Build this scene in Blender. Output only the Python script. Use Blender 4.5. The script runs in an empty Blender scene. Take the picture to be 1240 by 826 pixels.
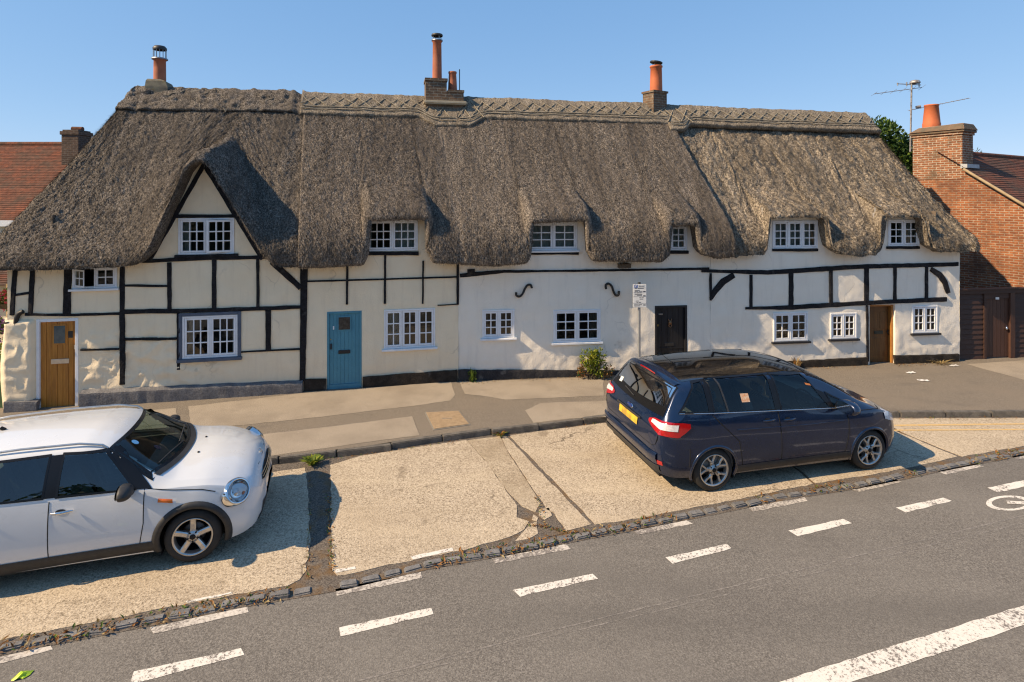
import bpy, bmesh, math, random
import numpy as np
from mathutils import Vector, Matrix
random.seed(7); np.random.seed(7)
R = math.radians
S = bpy.context.scene
COL = S.collection

# ------------------------------------------------------------------ camera numbers (metres, +Y is away from the camera)
F, CX, HY, CH = 700.0, 620.0, 240.0, 4.3
def at(x, y, Y):
    return Vector(((x-CX)/F*Y, Y, CH-(y-HY)/F*Y))
def G(x, y, z=0.0):
    Y = F*(CH-z)/(y-HY)
    return Vector(((x-CX)/F*Y, Y, z))

class Fr:
    """a wall line: u runs along it, d runs inwards (away from the street), z up"""
    def __init__(s, ox, oy, ang):
        s.o = (ox, oy); s.a = ang; s.c = math.cos(ang); s.s = math.sin(ang)
    def w(s, u, d, z):
        return Vector((s.o[0]+u*s.c-d*s.s, s.o[1]+u*s.s+d*s.c, z))
    def px(s, x, y, d=0.0):
        """point of the plane at depth d seen at picture position x, y -> (u, z)"""
        k = (x-CX)/F
        ox = s.o[0]-d*s.s; oy = s.o[1]+d*s.c
        u = (k*oy-ox)/(s.c-k*s.s)
        Y = oy+u*s.s
        return u, CH-(y-HY)/F*Y
AX, AY, BX, BY, C2X, C2Y = -10.29, 11.71, -1.265, 13.62, 11.83, 15.28
FL = Fr(AX, AY, math.atan2(BY-AY, BX-AX))
FRt = Fr(BX, BY, math.atan2(C2Y-BY, C2X-BX))
LAB = math.hypot(BX-AX, BY-AY); LBC = math.hypot(C2X-BX, C2Y-BY)

# ------------------------------------------------------------------ noise
def _hash(ix, iy, iz, seed):
    h = (ix*374761393 + iy*668265263 + iz*1274126177 + seed*974634221) & 0xFFFFFFFF
    h = ((h ^ (h >> 13))*1274126177) & 0xFFFFFFFF
    h = ((h ^ (h >> 16))*2246822519) & 0xFFFFFFFF
    return ((h ^ (h >> 15)) & 0xFFFF)/65535.0
def vnoise(p, scale=1.0, seed=1):
    q = np.asarray(p, dtype=np.float64)*scale
    i = np.floor(q).astype(np.int64); f = q-i
    f = f*f*(3-2*f)
    r = 0
    for dx in (0, 1):
        for dy in (0, 1):
            for dz in (0, 1):
                wgt = (f[..., 0] if dx else 1-f[..., 0])*(f[..., 1] if dy else 1-f[..., 1])*(f[..., 2] if dz else 1-f[..., 2])
                r = r+wgt*_hash(i[..., 0]+dx, i[..., 1]+dy, i[..., 2]+dz, seed)
    return r*2-1
def fbm(p, scale, oct=3, seed=1):
    a, r = 1.0, 0
    for k in range(oct):
        r = r+a*vnoise(p, scale*2**k, seed+k); a *= .5
    return r

# ------------------------------------------------------------------ mesh collecting
class MB:
    def __init__(s):
        s.v = []; s.f = []; s.m = []; s.sm = []; s.mats = []
    def mi(s, m):
        if m not in s.mats: s.mats.append(m)
        return s.mats.index(m)
    def add(s, vs, fs, m, smooth=False):
        b = len(s.v); k = s.mi(m)
        s.v.extend([tuple(p) for p in vs])
        for f in fs:
            s.f.append(tuple(b+i for i in f)); s.m.append(k); s.sm.append(smooth)
        return s
    def quad(s, a, b, c, d, m): return s.add([a, b, c, d], [(0, 1, 2, 3)], m)
    def hexa(s, p, m):
        return s.add(p, [(0, 3, 2, 1), (4, 5, 6, 7), (0, 1, 5, 4), (1, 2, 6, 5), (2, 3, 7, 6), (3, 0, 4, 7)], m)
    def box(s, fr, u0, u1, d0, d1, z0, z1, m):
        w = fr.w
        return s.hexa([w(u0, d0, z0), w(u1, d0, z0), w(u1, d1, z0), w(u0, d1, z0),
                       w(u0, d0, z1), w(u1, d0, z1), w(u1, d1, z1), w(u0, d1, z1)], m)
    def wbox(s, x0, x1, y0, y1, z0, z1, m, rot=0, piv=(0, 0)):
        c, n = math.cos(rot), math.sin(rot)
        t = lambda x, y, z: (piv[0]+x*c-y*n, piv[1]+x*n+y*c, z)
        return s.hexa([t(x0, y0, z0), t(x1, y0, z0), t(x1, y1, z0), t(x0, y1, z0), t(x0, y0, z1), t(x1, y0, z1), t(x1, y1, z1), t(x0, y1, z1)], m)
    def grid(s, arr, m, smooth=True, closed_u=False, flip=False, mask=None):
        """arr (n, k, 3)"""
        arr = np.asarray(arr, dtype=np.float64); n, k = arr.shape[:2]
        b = len(s.v)
        s.v.extend(map(tuple, arr.reshape(-1, 3).tolist()))
        i = np.arange(n if closed_u else n-1)[:, None]; j = np.arange(k-1)[None, :]
        i2 = (i+1) % n
        a = i*k+j; q = np.stack([a, i2*k+j, i2*k+j+1, a+1+0*i2], -1).reshape(-1, 4)
        if mask is not None: q = q[np.asarray(mask).reshape(-1)]
        if flip: q = q[:, ::-1]
        q = (q+b).tolist()
        mi = s.mi(m)
        s.f.extend(map(tuple, q)); s.m.extend([mi]*len(q)); s.sm.extend([smooth]*len(q))
        return s
    def tube(s, pts, r, m, n=8, caps=True, smooth=True):
        pts = [Vector(p) for p in pts]; rings = []
        rr = r if isinstance(r, (list, tuple)) else [r]*len(pts)
        up = None
        for i, p in enumerate(pts):
            t = (pts[min(i+1, len(pts)-1)]-pts[max(i-1, 0)])
            if t.length < 1e-9: t = Vector((0, 0, 1))
            t.normalize()
            if up is None: up = Vector((0, 0, 1)) if abs(t.z) < .9 else Vector((1, 0, 0))
            a = t.cross(up)
            if a.length < 1e-6: a = t.cross(Vector((1, 0, 0)))
            a.normalize(); b = a.cross(t); up = b
            rings.append([p+rr[i]*(math.cos(2*math.pi*k/n)*a+math.sin(2*math.pi*k/n)*b) for k in range(n)])
        vs = [v for g in rings for v in g]; fs = []
        for i in range(len(pts)-1):
            for k in range(n):
                fs.append((i*n+k, i*n+(k+1) % n, (i+1)*n+(k+1) % n, (i+1)*n+k))
        s.add(vs, fs, m, smooth)
        if caps:
            s.add(rings[0], [tuple(range(n))[::-1]], m); s.add(rings[-1], [tuple(range(n))], m)
        return s
    def lathe(s, c, prof, m, n=20, axis='z', ang=0.0, smooth=True):
        """prof: list of (radius, height); axis z up, or 'y' = horizontal axis turned by ang"""
        vs = []; fs = []
        for (r, h) in prof:
            for k in range(n):
                a = 2*math.pi*k/n
                vs.append((c[0]+r*math.cos(a), c[1]+r*math.sin(a), c[2]+h))
        for i in range(len(prof)-1):
            for k in range(n):
                fs.append((i*n+k, i*n+(k+1) % n, (i+1)*n+(k+1) % n, (i+1)*n+k))
        return s.add(vs, fs, m, smooth)
    def prism(s, poly, z0, z1, m, bottom=False):
        n = len(poly)
        vs = [(p[0], p[1], z0) for p in poly]+[(p[0], p[1], z1) for p in poly]
        fs = [tuple(range(n, 2*n))]+[(i, (i+1) % n, n+(i+1) % n, n+i) for i in range(n)]
        if bottom: fs.append(tuple(range(n))[::-1])
        return s.add(vs, fs, m)
    def build(s, name, parent=None, bevel=0, recalc=False, sharp=None, seg=1):
        me = bpy.data.meshes.new(name)
        if parent is not None:
            im = np.array(parent['_inv']).reshape(4, 4)
            v = np.array(s.v, dtype=np.float64); v = v@im[:3, :3].T+im[:3, 3]
        else: v = np.array(s.v, dtype=np.float64)
        me.from_pydata(v.tolist(), [], s.f)
        for m in s.mats: me.materials.append(m)
        me.polygons.foreach_set('material_index', s.m)
        me.polygons.foreach_set('use_smooth', s.sm)
        if bevel or recalc:
            bm = bmesh.new(); bm.from_mesh(me)
            bmesh.ops.remove_doubles(bm, verts=bm.verts, dist=1e-5)
            if recalc: bmesh.ops.recalc_face_normals(bm, faces=bm.faces)
            if bevel:
                es = [e for e in bm.edges if len(e.link_faces) == 2 and e.calc_face_angle(0) > .5]
                bmesh.ops.bevel(bm, geom=es, offset=bevel, segments=seg, affect='EDGES', clamp_overlap=True)
            bm.to_mesh(me); bm.free()
        me.update()
        if sharp is not None: me.set_sharp_from_angle(angle=sharp)
        o = bpy.data.objects.new(name, me); COL.objects.link(o)
        if parent is not None: 
            o.parent = parent
            if '_inv' in parent: o['_inv'] = parent['_inv']
        return o

def thing(name, label, cat, loc=(0, 0, 0), rz=0.0, group=None):
    o = bpy.data.objects.new(name, None); COL.objects.link(o)
    o.empty_display_size = .3
    o.location = loc; o.rotation_euler = (0, 0, rz)
    M = Matrix.Translation(Vector(loc)) @ Matrix.Rotation(rz, 4, 'Z')
    o['_inv'] = [x for row in M.inverted() for x in row]
    o['label'] = label; o['category'] = cat
    if group: o['group'] = group
    return o
def tag(o, label, cat, group=None, kind=None):
    o['label'] = label; o['category'] = cat
    if group: o['group'] = group
    if kind: o['kind'] = kind
    return o
def struct(o, kind='structure', label=None, cat=None):
    o['kind'] = kind
    if label: o['label'] = label
    if cat: o['category'] = cat
    return o

# ------------------------------------------------------------------ materials
def _n(nt, t, **kw):
    n = nt.nodes.new(t)
    for k, v in kw.items():
        if k in n.inputs: n.inputs[k].default_value = v
        else: setattr(n, k, v)
    return n
def c4(c): return (c[0], c[1], c[2], 1)
def newmat(name):
    m = bpy.data.materials.new(name); m.use_nodes = True
    nt = m.node_tree
    return m, nt, nt.nodes['Principled BSDF']
def coords(nt, coord='pos', stretch=(1, 1, 1), rot=0):
    if coord == 'pos': v = _n(nt, 'ShaderNodeNewGeometry').outputs['Position']
    else: v = _n(nt, 'ShaderNodeTexCoord').outputs['Object']
    mp = _n(nt, 'ShaderNodeMapping'); mp.inputs['Scale'].default_value = stretch; mp.inputs['Rotation'].default_value = (0, 0, rot)
    nt.links.new(v, mp.inputs['Vector'])
    return mp.outputs['Vector']
def noise(nt, v, scale, detail=3, rough=.55, dist=0):
    n = _n(nt, 'ShaderNodeTexNoise'); n.inputs['Scale'].default_value = scale
    n.inputs['Detail'].default_value = detail; n.inputs['Roughness'].default_value = rough; n.inputs['Distortion'].default_value = dist
    nt.links.new(v, n.inputs['Vector']); return n.outputs['Fac']
def ramp(nt, fac, stops, interp='LINEAR'):
    r = _n(nt, 'ShaderNodeValToRGB'); r.color_ramp.interpolation = interp
    e = r.color_ramp.elements
    while len(e) < len(stops): e.new(.5)
    for i, (p, c) in enumerate(stops):
        e[i].position = p; e[i].color = c4(c) if hasattr(c, '__len__') else (c, c, c, 1)
    nt.links.new(fac, r.inputs['Fac']); return r.outputs['Color']
def mixc(nt, fac, a, b, mode='MIX'):
    m = _n(nt, 'ShaderNodeMix', data_type='RGBA', blend_type=mode)
    for sock, val in ((m.inputs[0], fac), (m.inputs[6], a), (m.inputs[7], b)):
        if hasattr(val, 'is_output'): nt.links.new(val, sock)
        elif hasattr(val, '__len__'): sock.default_value = c4(val)
        else: sock.default_value = val
    return m.outputs[2]
def bump(nt, b, height, strength=.5, dist=.02):
    n = _n(nt, 'ShaderNodeBump'); n.inputs['Strength'].default_value = strength; n.inputs['Distance'].default_value = dist
    nt.links.new(height, n.inputs['Height']); nt.links.new(n.outputs['Normal'], b.inputs['Normal']); return n
def mat(name, c1, c2=None, scale=8, rough=.7, bmp=None, coord='pos', stretch=(1, 1, 1), big=None, spec=.5, metal=0, lo=.35, hi=.65, coat=0, fine=None):
    """two-tone noise, an optional larger blotch layer and an optional fine grain"""
    m, nt, b = newmat(name)
    b.inputs['Roughness'].default_value = rough; b.inputs['Metallic'].default_value = metal
    b.inputs['Specular IOR Level'].default_value = spec
    if coat: b.inputs['Coat Weight'].default_value = coat; b.inputs['Coat Roughness'].default_value = .03
    v = coords(nt, coord, stretch)
    if c2 is None: c2 = tuple(x*.85 for x in c1)
    col = ramp(nt, noise(nt, v, scale, 4), [(lo, c1), (hi, c2)])
    if big:
        sc, c, lo2, hi2, amt = big
        f = ramp(nt, noise(nt, v, sc, 4), [(lo2, 0), (hi2, amt)])
        col = mixc(nt, f, col, c)
    if fine:
        sc, dark, light = fine
        f = ramp(nt, noise(nt, v, sc, 2), [(.3, dark), (.7, light)])
        col = mixc(nt, 1.0, col, f, 'MULTIPLY')
    nt.links.new(col, b.inputs['Base Color'])
    if bmp: bump(nt, b, noise(nt, v, bmp[0], 4), bmp[1], bmp[2])
    return m
# ------------------------------------------------------------------ light, camera
SKY_S = (.455, .86, 1.56)
SUN_AZ, SUN_EL = R(18.6), R(39)
W = bpy.data.worlds.new('World'); S.world = W; W.use_nodes = True
wn = W.node_tree; bg = wn.nodes['Background']
sky = wn.nodes.new('ShaderNodeTexSky'); sky.sky_type = 'NISHITA'; sky.sun_disc = False
sky.sun_elevation = SUN_EL; sky.sun_rotation = math.atan2(-math.cos(SUN_AZ), -math.sin(SUN_AZ))
sky.air_density = .7; sky.dust_density = 0.0; sky.ozone_density = 3.0; sky.altitude = 400
se_ = wn.nodes.new('ShaderNodeSeparateColor'); co_ = wn.nodes.new('ShaderNodeCombineColor'); wn.links.new(sky.outputs['Color'], se_.inputs[0])
for k_, (pw_, sc_) in enumerate(((.6, SKY_S[0]), (.4, SKY_S[1]), (.28, SKY_S[2]))):
    p_ = wn.nodes.new('ShaderNodeMath'); p_.operation = 'POWER'; p_.inputs[1].default_value = pw_; wn.links.new(se_.outputs[k_], p_.inputs[0])
    q_ = wn.nodes.new('ShaderNodeMath'); q_.operation = 'MULTIPLY'; q_.inputs[1].default_value = sc_; wn.links.new(p_.outputs[0], q_.inputs[0]); wn.links.new(q_.outputs[0], co_.inputs[k_])
wn.links.new(co_.outputs[0], bg.inputs['Color']); bg.inputs['Strength'].default_value = .15
ld = bpy.data.lights.new('sun', 'SUN'); ld.energy = 2.6; ld.angle = R(.5); ld.color = (1, .86, .66)
lo = bpy.data.objects.new('sun', ld); COL.objects.link(lo)
t = Vector((math.cos(SUN_AZ)*math.cos(SUN_EL), math.sin(SUN_AZ)*math.cos(SUN_EL), -math.sin(SUN_EL)))
lo.rotation_euler = t.to_track_quat('-Z', 'Y').to_euler()
cd = bpy.data.cameras.new('camera'); cam = bpy.data.objects.new('camera', cd); COL.objects.link(cam)
cam.location = (0, 0, CH); cam.rotation_euler = (R(90), 0, 0)
cd.sensor_width = 36; cd.lens = 36*F/1240; cd.shift_y = -(413-HY)/1240; cd.clip_start = .1; cd.clip_end = 3000
S.camera = cam
S.view_settings.view_transform = 'Standard'; S.view_settings.look = 'None'; S.view_settings.exposure = 1.42; S.view_settings.gamma = 1
S.view_settings.use_curve_mapping = False
S.view_settings.use_white_balance = True; S.view_settings.white_balance_temperature = 7900; S.view_settings.white_balance_tint = 13
S.render.engine = 'CYCLES'
S.cycles.use_denoising = True; S.cycles.filter_width = 1.2
S.cycles.max_bounces = 8; S.cycles.transparent_max_bounces = 16

# ------------------------------------------------------------------ ground materials
def speckle(name, dark, mid, light, sc, big=None, rough=.9, bm=(80, .5, .01), cracks=0):
    m, nt, b = newmat(name); b.inputs['Roughness'].default_value = rough; b.inputs['Specular IOR Level'].default_value = .3
    v = coords(nt)
    g = noise(nt, v, sc, 2, .7)
    col = ramp(nt, g, [(.3, dark), (.5, mid), (.72, light)])
    if big:
        for (s2, c, l2, h2, amt, st) in big:
            v2 = coords(nt, 'pos', st, -R(20))
            f = ramp(nt, noise(nt, v2, s2, 5, .6), [(l2, 0), (h2, amt)])
            col = mixc(nt, f, col, c)
    if cracks:
        vo = _n(nt, 'ShaderNodeTexVoronoi', feature='DISTANCE_TO_EDGE'); vo.inputs['Scale'].default_value = cracks
        wn_ = _n(nt, 'ShaderNodeTexNoise'); wn_.inputs['Scale'].default_value = 4; wn_.inputs['Detail'].default_value = 4; nt.links.new(v, wn_.inputs['Vector'])
        nt.links.new(mixc(nt, .3, v, wn_.outputs['Color']), vo.inputs['Vector'])
        cm_ = _n(nt, 'ShaderNodeMath', operation='MULTIPLY'); nt.links.new(ramp(nt, vo.outputs['Distance'], [(0, 1), (.009, 0)]), cm_.inputs[0]); nt.links.new(ramp(nt, noise(nt, v, .55, 2), [(.5, 0), (.58, .75)]), cm_.inputs[1])
        col = mixc(nt, cm_.outputs[0], col, tuple(x*.6 for x in dark))
        col = mixc(nt, ramp(nt, noise(nt, v, 2.6, 2, .4), [(.68, 0), (.74, .5)]), col, tuple(x*1.3 for x in dark))
    nt.links.new(col, b.inputs['Base Color'])
    bump(nt, b, noise(nt, v, bm[0], 2), bm[1], bm[2])
    return m
M_road = speckle('road_asphalt', (.085, .077, .069), (.157, .144, .129), (.27, .25, .222), 60,
                 [(.5, (.20, .185, .165), .4, .7, .5, (1, 1, 1)), (1.6, (.12, .11, .10), .52, .75, .45, (.25, 1, 1)), (14, (.2, .18, .16), .6, .8, .3, (1, 1, 1)), (.35, (.105, .097, .088), .5, .72, .6, (.3, 1.6, 1)), (.9, (.09, .083, .075), .66, .76, .7, (1, 1, 1))])
M_slab = speckle('exposed_concrete', (.13, .098, .066), (.43, .352, .262), (.62, .53, .405), 44,
                 [(.7, (.34, .27, .19), .45, .72, .6, (1, 1, 1)), (1.7, (.56, .46, .33), .45, .75, .5, (.3, 1, 1)), (2.3, (.24, .18, .11), .58, .8, .5, (.2, 1.2, 1))], bm=(50, .6, .012), cracks=.45)
M_slab_old = speckle('stained_concrete', (.15, .115, .08), (.40, .325, .235), (.56, .47, .355), 44, [(1.5, (.25, .19, .125), .42, .66, .7, (1, 1, 1)), (.9, (.42, .345, .25), .5, .7, .7, (1, 1, 1))], bm=(50, .6, .012))
M_dirt = speckle('old_tarmac', (.04, .035, .03), (.12, .1, .085), (.22, .19, .15), 50, [(3, (.16, .09, .035), .52, .66, .7, (1, 1, 1))])
M_pav = speckle('pavement_tarmac', (.08, .068, .055), (.175, .148, .118), (.30, .255, .205), 60,
                [(.8, (.20, .165, .128), .4, .7, .7, (1, 1, 1)), (2.2, (.12, .105, .09), .55, .75, .6, (.5, 1, 1))], bm=(90, .3, .006))
M_pavc = speckle('pavement_concrete', (.19, .158, .122), (.315, .265, .208), (.43, .37, .295), 60,
                 [(1.1, (.23, .192, .15), .42, .68, .8, (1, 1, 1)), (3.5, (.21, .175, .138), .55, .75, .6, (1, 1, 1)), (7, (.46, .4, .32), .62, .8, .5, (1, 1, 1))], bm=(90, .2, .005))
M_kerb = mat('kerb_stone', (.16, .145, .125), (.085, .078, .07), 6, .9, (60, .5, .01), fine=(60, .7, 1.2))
M_sett = mat('granite_sett', (.20, .195, .19), (.12, .118, .118), 9, .8, (40, .5, .01), fine=(80, .7, 1.25))
M_earth = speckle('earth', (.05, .045, .03), (.1, .09, .06), (.16, .14, .1), 20, [(.3, (.06, .08, .03), .4, .6, .8, (1, 1, 1))])

m, nt, b = newmat('road_paint'); M_paint = m
v = coords(nt); b.inputs['Roughness'].default_value = .8
f1 = noise(nt, v, 34, 4, .75); f2 = noise(nt, v, 3.5, 3)
mx = _n(nt, 'ShaderNodeMath', operation='MULTIPLY_ADD'); nt.links.new(f2, mx.inputs[0]); mx.inputs[1].default_value = .55; nt.links.new(f1, mx.inputs[2])
col = ramp(nt, mx.outputs[0], [(.72, (.70, .66, .60)), (.84, (.62, .58, .52)), (.90, (.17, .15, .135))])
nt.links.new(col, b.inputs['Base Color']); bump(nt, b, f1, .3, .006)
m, nt, b = newmat('worn_road_paint'); M_edge = m
v = coords(nt); b.inputs['Roughness'].default_value = .8
f1 = noise(nt, v, 30, 4, .75); f2 = noise(nt, v, 2.2, 3)
mx = _n(nt, 'ShaderNodeMath', operation='MULTIPLY_ADD'); nt.links.new(f2, mx.inputs[0]); mx.inputs[1].default_value = .8; nt.links.new(f1, mx.inputs[2])
nt.links.new(ramp(nt, mx.outputs[0], [(.70, (.60, .56, .50)), (.86, (.46, .42, .37)), (.98, (.18, .16, .145))]), b.inputs['Base Color'])
m, nt, b = newmat('faded_paint'); M_fade = m
v = coords(nt); b.inputs['Roughness'].default_value = .8
col = ramp(nt, noise(nt, v, 26, 5, .75), [(.42, (.5, .45, .38)), (.58, (.17, .15, .13))])
nt.links.new(col, b.inputs['Base Color'])
m, nt, b = newmat('scuff_line'); M_scuff = m
v = coords(nt); b.inputs['Roughness'].default_value = .8
col = ramp(nt, noise(nt, v, 30, 4, .75), [(.4, (.26, .235, .21)), (.6, (.125, .115, .105))])
nt.links.new(col, b.inputs['Base Color'])
m, nt, b = newmat('faded_yellow'); M_yel = m
v = coords(nt); b.inputs['Roughness'].default_value = .85
col = ramp(nt, noise(nt, v, 22, 5, .75), [(.4, (.58, .36, .12)), (.66, (.5, .4, .27))])
nt.links.new(col, b.inputs['Base Color'])

# ------------------------------------------------------------------ ground sheets
ZR, ZL = -.11, -.10
gm = MB(); gm.quad((-900, -300, -.2), (900, -300, -.2), (900, 1500, -.2), (-900, 1500, -.2), M_earth)
struct(gm.build('ground'))
def lerp(a, b, k): return a+(b-a)*k
sett_px = [(0, 782), (157, 752), (300, 724), (418, 704), (514, 681), (560, 673), (633, 660), (693, 648), (778, 632), (860, 616), (940, 600), (1030, 586), (1097, 573), (1124, 567), (1240, 545)]
sett_w = [G(x, y, ZL) for x, y in sett_px]
def extend(ps, k0, k1):
    a = ps[0]+(ps[0]-ps[2]).normalized()*k0; c = ps[-1]+(ps[-1]-ps[-3]).normalized()*k1
    return [a]+list(ps)+[c]
sett_w = extend(sett_w, 12, 30)
kerb_px = [(322, 564), (437, 550.5), (503, 540), (558, 532), (640, 523), (729, 511.5), (820, 509), (940, 507), (1066, 505.5), (1240, 505)]
kerb_w = [G(x, y, ZL) for x, y in kerb_px]
kerb_w = extend(kerb_w, 9, 26)
# road sheet: everything on the camera's side of the setts
rm = MB()
near = [Vector((p.x+6, -30, ZR)) for p in sett_w]
vs = [(p.x, p.y, ZR) for p in sett_w]+[tuple(p) for p in near]
n = len(sett_w)
rm.add(vs, [(n+i, n+i+1, i+1, i) for i in range(n-1)], M_road)
struct(rm.build('road'))
# dirt bed under the parking bay slabs
bm_ = MB()
kk = [kerb_w[0]]+kerb_w[1:]
def polyline_at(ps, x):
    for a, c in zip(ps, ps[1:]):
        if a.x <= x <= c.x: return lerp(a, c, (x-a.x)/(c.x-a.x))
    return ps[0] if x < ps[0].x else ps[-1]
xs = np.linspace(-14, 30, 120)
vs = []; 
for x in xs:
    a = polyline_at(sett_w, x); c = polyline_at(kerb_w, x)
    vs += [(x, a.y-.02, ZL-.007), (x, max(c.y, a.y+.1)+.05, ZL-.007)]
bm_.add(vs, [(2*i, 2*i+2, 2*i+3, 2*i+1) for i in range(len(xs)-1)], M_dirt)
struct(bm_.build('parking_bay_bed'))

def wob(ps, step=.12, amp=.012, rnd=random):
    """subdivide a closed outline and roughen it"""
    out = []
    for a, c in zip(ps, ps[1:]+ps[:1]):
        k = max(1, int((c-a).length/step)); d = (c-a).normalized(); nn = Vector((-d.y, d.x, 0))
        for i in range(k):
            p = lerp(a, c, i/k)+nn*rnd.uniform(-amp, amp); out.append(p)
    return out
slabs = MB()
def slab(px, m=M_slab, amp=.012, z=ZL, extra=None):
    ps = [G(x, y, ZL) for x, y in px]
    if extra: ps = extra(ps)
    slabs.prism([(p.x, p.y) for p in wob(ps, .12, amp)], ZL-.03, z, m)
def left_ext(ps):
    d = (ps[-1]-ps[0]); return ps
l0 = [G(370, 566, ZL), G(374, 600, ZL), G(375, 660, ZL), G(370, 690, ZL), G(363, 702, ZL), G(348, 710, ZL)]
l1 = [G(x, y-7, ZL) for x, y in ((300, 724), (157, 752), (0, 782))]
l2 = [Vector((-14, sett_w[0].y-.5, ZL)), Vector((-14, kerb_w[0].y-.6, ZL))]
slabs.prism([(p.x, p.y) for p in wob(l0+l1+l2, .12, .015)], ZL-.03, ZL, M_slab)
slab([(400, 563), (437, 552), (503, 541.5), (565, 533), (589, 560), (613, 594), (627, 612), (626, 626), (640, 631), (634, 641), (618, 650), (560, 666), (470, 684), (420, 696), (408, 697), (402, 690)])
slab([(566, 533), (606, 528), (614, 546), (641, 587), (655, 609), (648, 620), (632, 613), (614, 594), (590, 560)], M_slab_old, .006, ZL-.0015)
slab([(607, 528), (613, 528), (716, 635), (694, 640), (686, 643), (671, 621), (662, 617), (656, 607), (642, 587), (615, 546)], amp=.012)
slab([(649, 632), (652, 646), (640, 652), (623, 655), (634, 644), (643, 634)])
slab([(653, 616), (664, 615), (668, 624), (660, 629), (653, 624)])
slab([(646, 623), (652, 627), (650, 631), (644, 629)], amp=.004)
slab([(672, 626), (684, 645), (664, 650), (655, 640), (660, 632)], M_dirt, .01)
slab([(617, 527), (729, 512.5), (830, 510), (905, 509), (935, 545), (985, 586), (940, 595), (860, 611), (778, 627), (722, 635)])
slab([(908, 509), (1060, 507), (1085, 522), (1160, 553), (1124, 561), (1097, 567), (1060, 574), (988, 585), (938, 545)])
e1 = [G(x, y, ZL) for x, y in ((1064, 507), (1240, 506), (1400, 506))]; e2 = [G(x, y, ZL) for x, y in ((1400, 512), (1240, 540), (1165, 553), (1090, 522))]
slabs.prism([(p.x, p.y) for p in wob(e1+e2, .15, .012)], ZL-.03, ZL, M_slab)
struct(slabs.build('parking_bay'))

# kerb stones
kb = MB(); 
def along(ps, step):
    out = []; rest = 0
    for a, c in zip(ps, ps[1:]):
        L = (c-a).length; d = (c-a)/L; s_ = rest
        while s_ < L: out.append((a+d*s_, d)); s_ += step
        rest = s_-L
    return out
for p, d in along(kerb_w, .92):
    if p.x < -9 or p.x > 34: continue
    nn = Vector((-d.y, d.x, 0)); q = p+d*.905; dz = random.uniform(-.006, .004)
    a0, a1 = p, q
    kb.hexa([(a0.x, a0.y, -.2), (a1.x, a1.y, -.2), (a1.x+nn.x*.13, a1.y+nn.y*.13, -.2), (a0.x+nn.x*.13, a0.y+nn.y*.13, -.2),
             (a0.x+nn.x*.015, a0.y+nn.y*.015, dz), (a1.x+nn.x*.015, a1.y+nn.y*.015, dz), (a1.x+nn.x*.13, a1.y+nn.y*.13, dz), (a0.x+nn.x*.13, a0.y+nn.y*.13, dz)], M_kerb)
struct(kb.build('kerb', bevel=.012, seg=2))
# setts
sb = MB(); rs = random.Random(5)
for p, d in along(sett_w, .245):
    if p.x < -9 or p.x > 14: continue
    sx = CX+F*p.x/p.y
    if 372 < sx < 398 or 1086 < sx < 1096 or rs.random() < .02: continue
    nn = Vector((-d.y, d.x, 0)); L = .225*rs.uniform(.85, 1.03); wd = rs.uniform(.105, .125); tilt = rs.uniform(-.06, .06)
    c = p+d*.11+nn*rs.uniform(-.012, .012)-nn*.05; dd = (d+nn*tilt).normalized(); n2 = Vector((-dd.y, dd.x, 0)); zt = ZL+rs.uniform(.012, .034)
    cor = [c-dd*L/2-n2*wd/2, c+dd*L/2-n2*wd/2, c+dd*L/2+n2*wd/2, c-dd*L/2+n2*wd/2]
    j = lambda q: (q.x+rs.uniform(-.012, .012), q.y+rs.uniform(-.012, .012))
    bot = [j(q) for q in cor]
    sb.hexa([(x, y, ZR-.05) for x, y in bot]+[(lerp(x, c.x, .06), lerp(y, c.y, .06), zt+rs.uniform(-.006, .006)) for x, y in bot], M_sett)
struct(sb.build('sett_edging', bevel=.014, seg=2))
# strip of dirt under the setts
db = MB(); ps = [p for p in sett_w]
vs = []
for i, p in enumerate(ps):
    d = (ps[min(i+1, len(ps)-1)]-ps[max(i-1, 0)]).normalized(); nn = Vector((-d.y, d.x, 0))
    vs += [tuple(p-nn*.14)[:2]+(ZR+.004,), tuple(p+nn*.1)[:2]+(ZR+.004,)]
db.add(vs, [(2*i, 2*i+2, 2*i+3, 2*i+1) for i in range(len(ps)-1)], M_dirt)
struct(db.build('sett_bed'))

# pavement
pv = MB()
back = [Vector((-16, 18, 0)), Vector((40, 34, 0))]
kin = [p+Vector((0, .1, 0)) for p in kerb_w]
n = len(kin)
vs = [(p.x, p.y, -.004) for p in kin]+[(p.x-1, 34, -.004) for p in kin]
pv.add(vs, [(i, i+1, n+i+1, n+i) for i in range(n-1)], M_pav)
struct(pv.build('pavement'))
pc = MB()
def patch(px, m=M_pavc, amp=.011):
    ps = wob([G(x, y, 0) for x, y in px], .15, amp)
    pc.add([(p.x, p.y, .0) for p in ps], [tuple(range(len(ps)))[::-1]], m)
patch([(228, 492), (300, 484), (367, 476), (470, 468), (546, 462), (551, 478), (545, 485), (505, 491), (400, 503.5), (300, 514), (232, 519)])
patch([(-100, 520), (190, 496), (213, 494), (216, 522), (190, 525), (-100, 560)])
patch([(225, 536), (310, 527), (420, 514), (499, 504), (508, 527), (440, 536), (322, 553), (230, 565)])
patch([(556, 462), (640, 460), (731, 456), (731, 479), (660, 482), (612, 484), (590, 480), (563, 477)])
patch([(636, 497), (655, 488), (735, 485), (735, 505), (690, 507), (646, 512)])
patch([(1170, 441), (1245, 436), (1300, 450), (1300, 470), (1240, 460)])
struct(pc.build('pavement_concrete_strips'))
mc = MB(); M_cover = mat('rusty_cover', (.36, .255, .155), (.28, .195, .115), 12, .8, (50, .4, .01), fine=(60, .8, 1.15))
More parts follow.
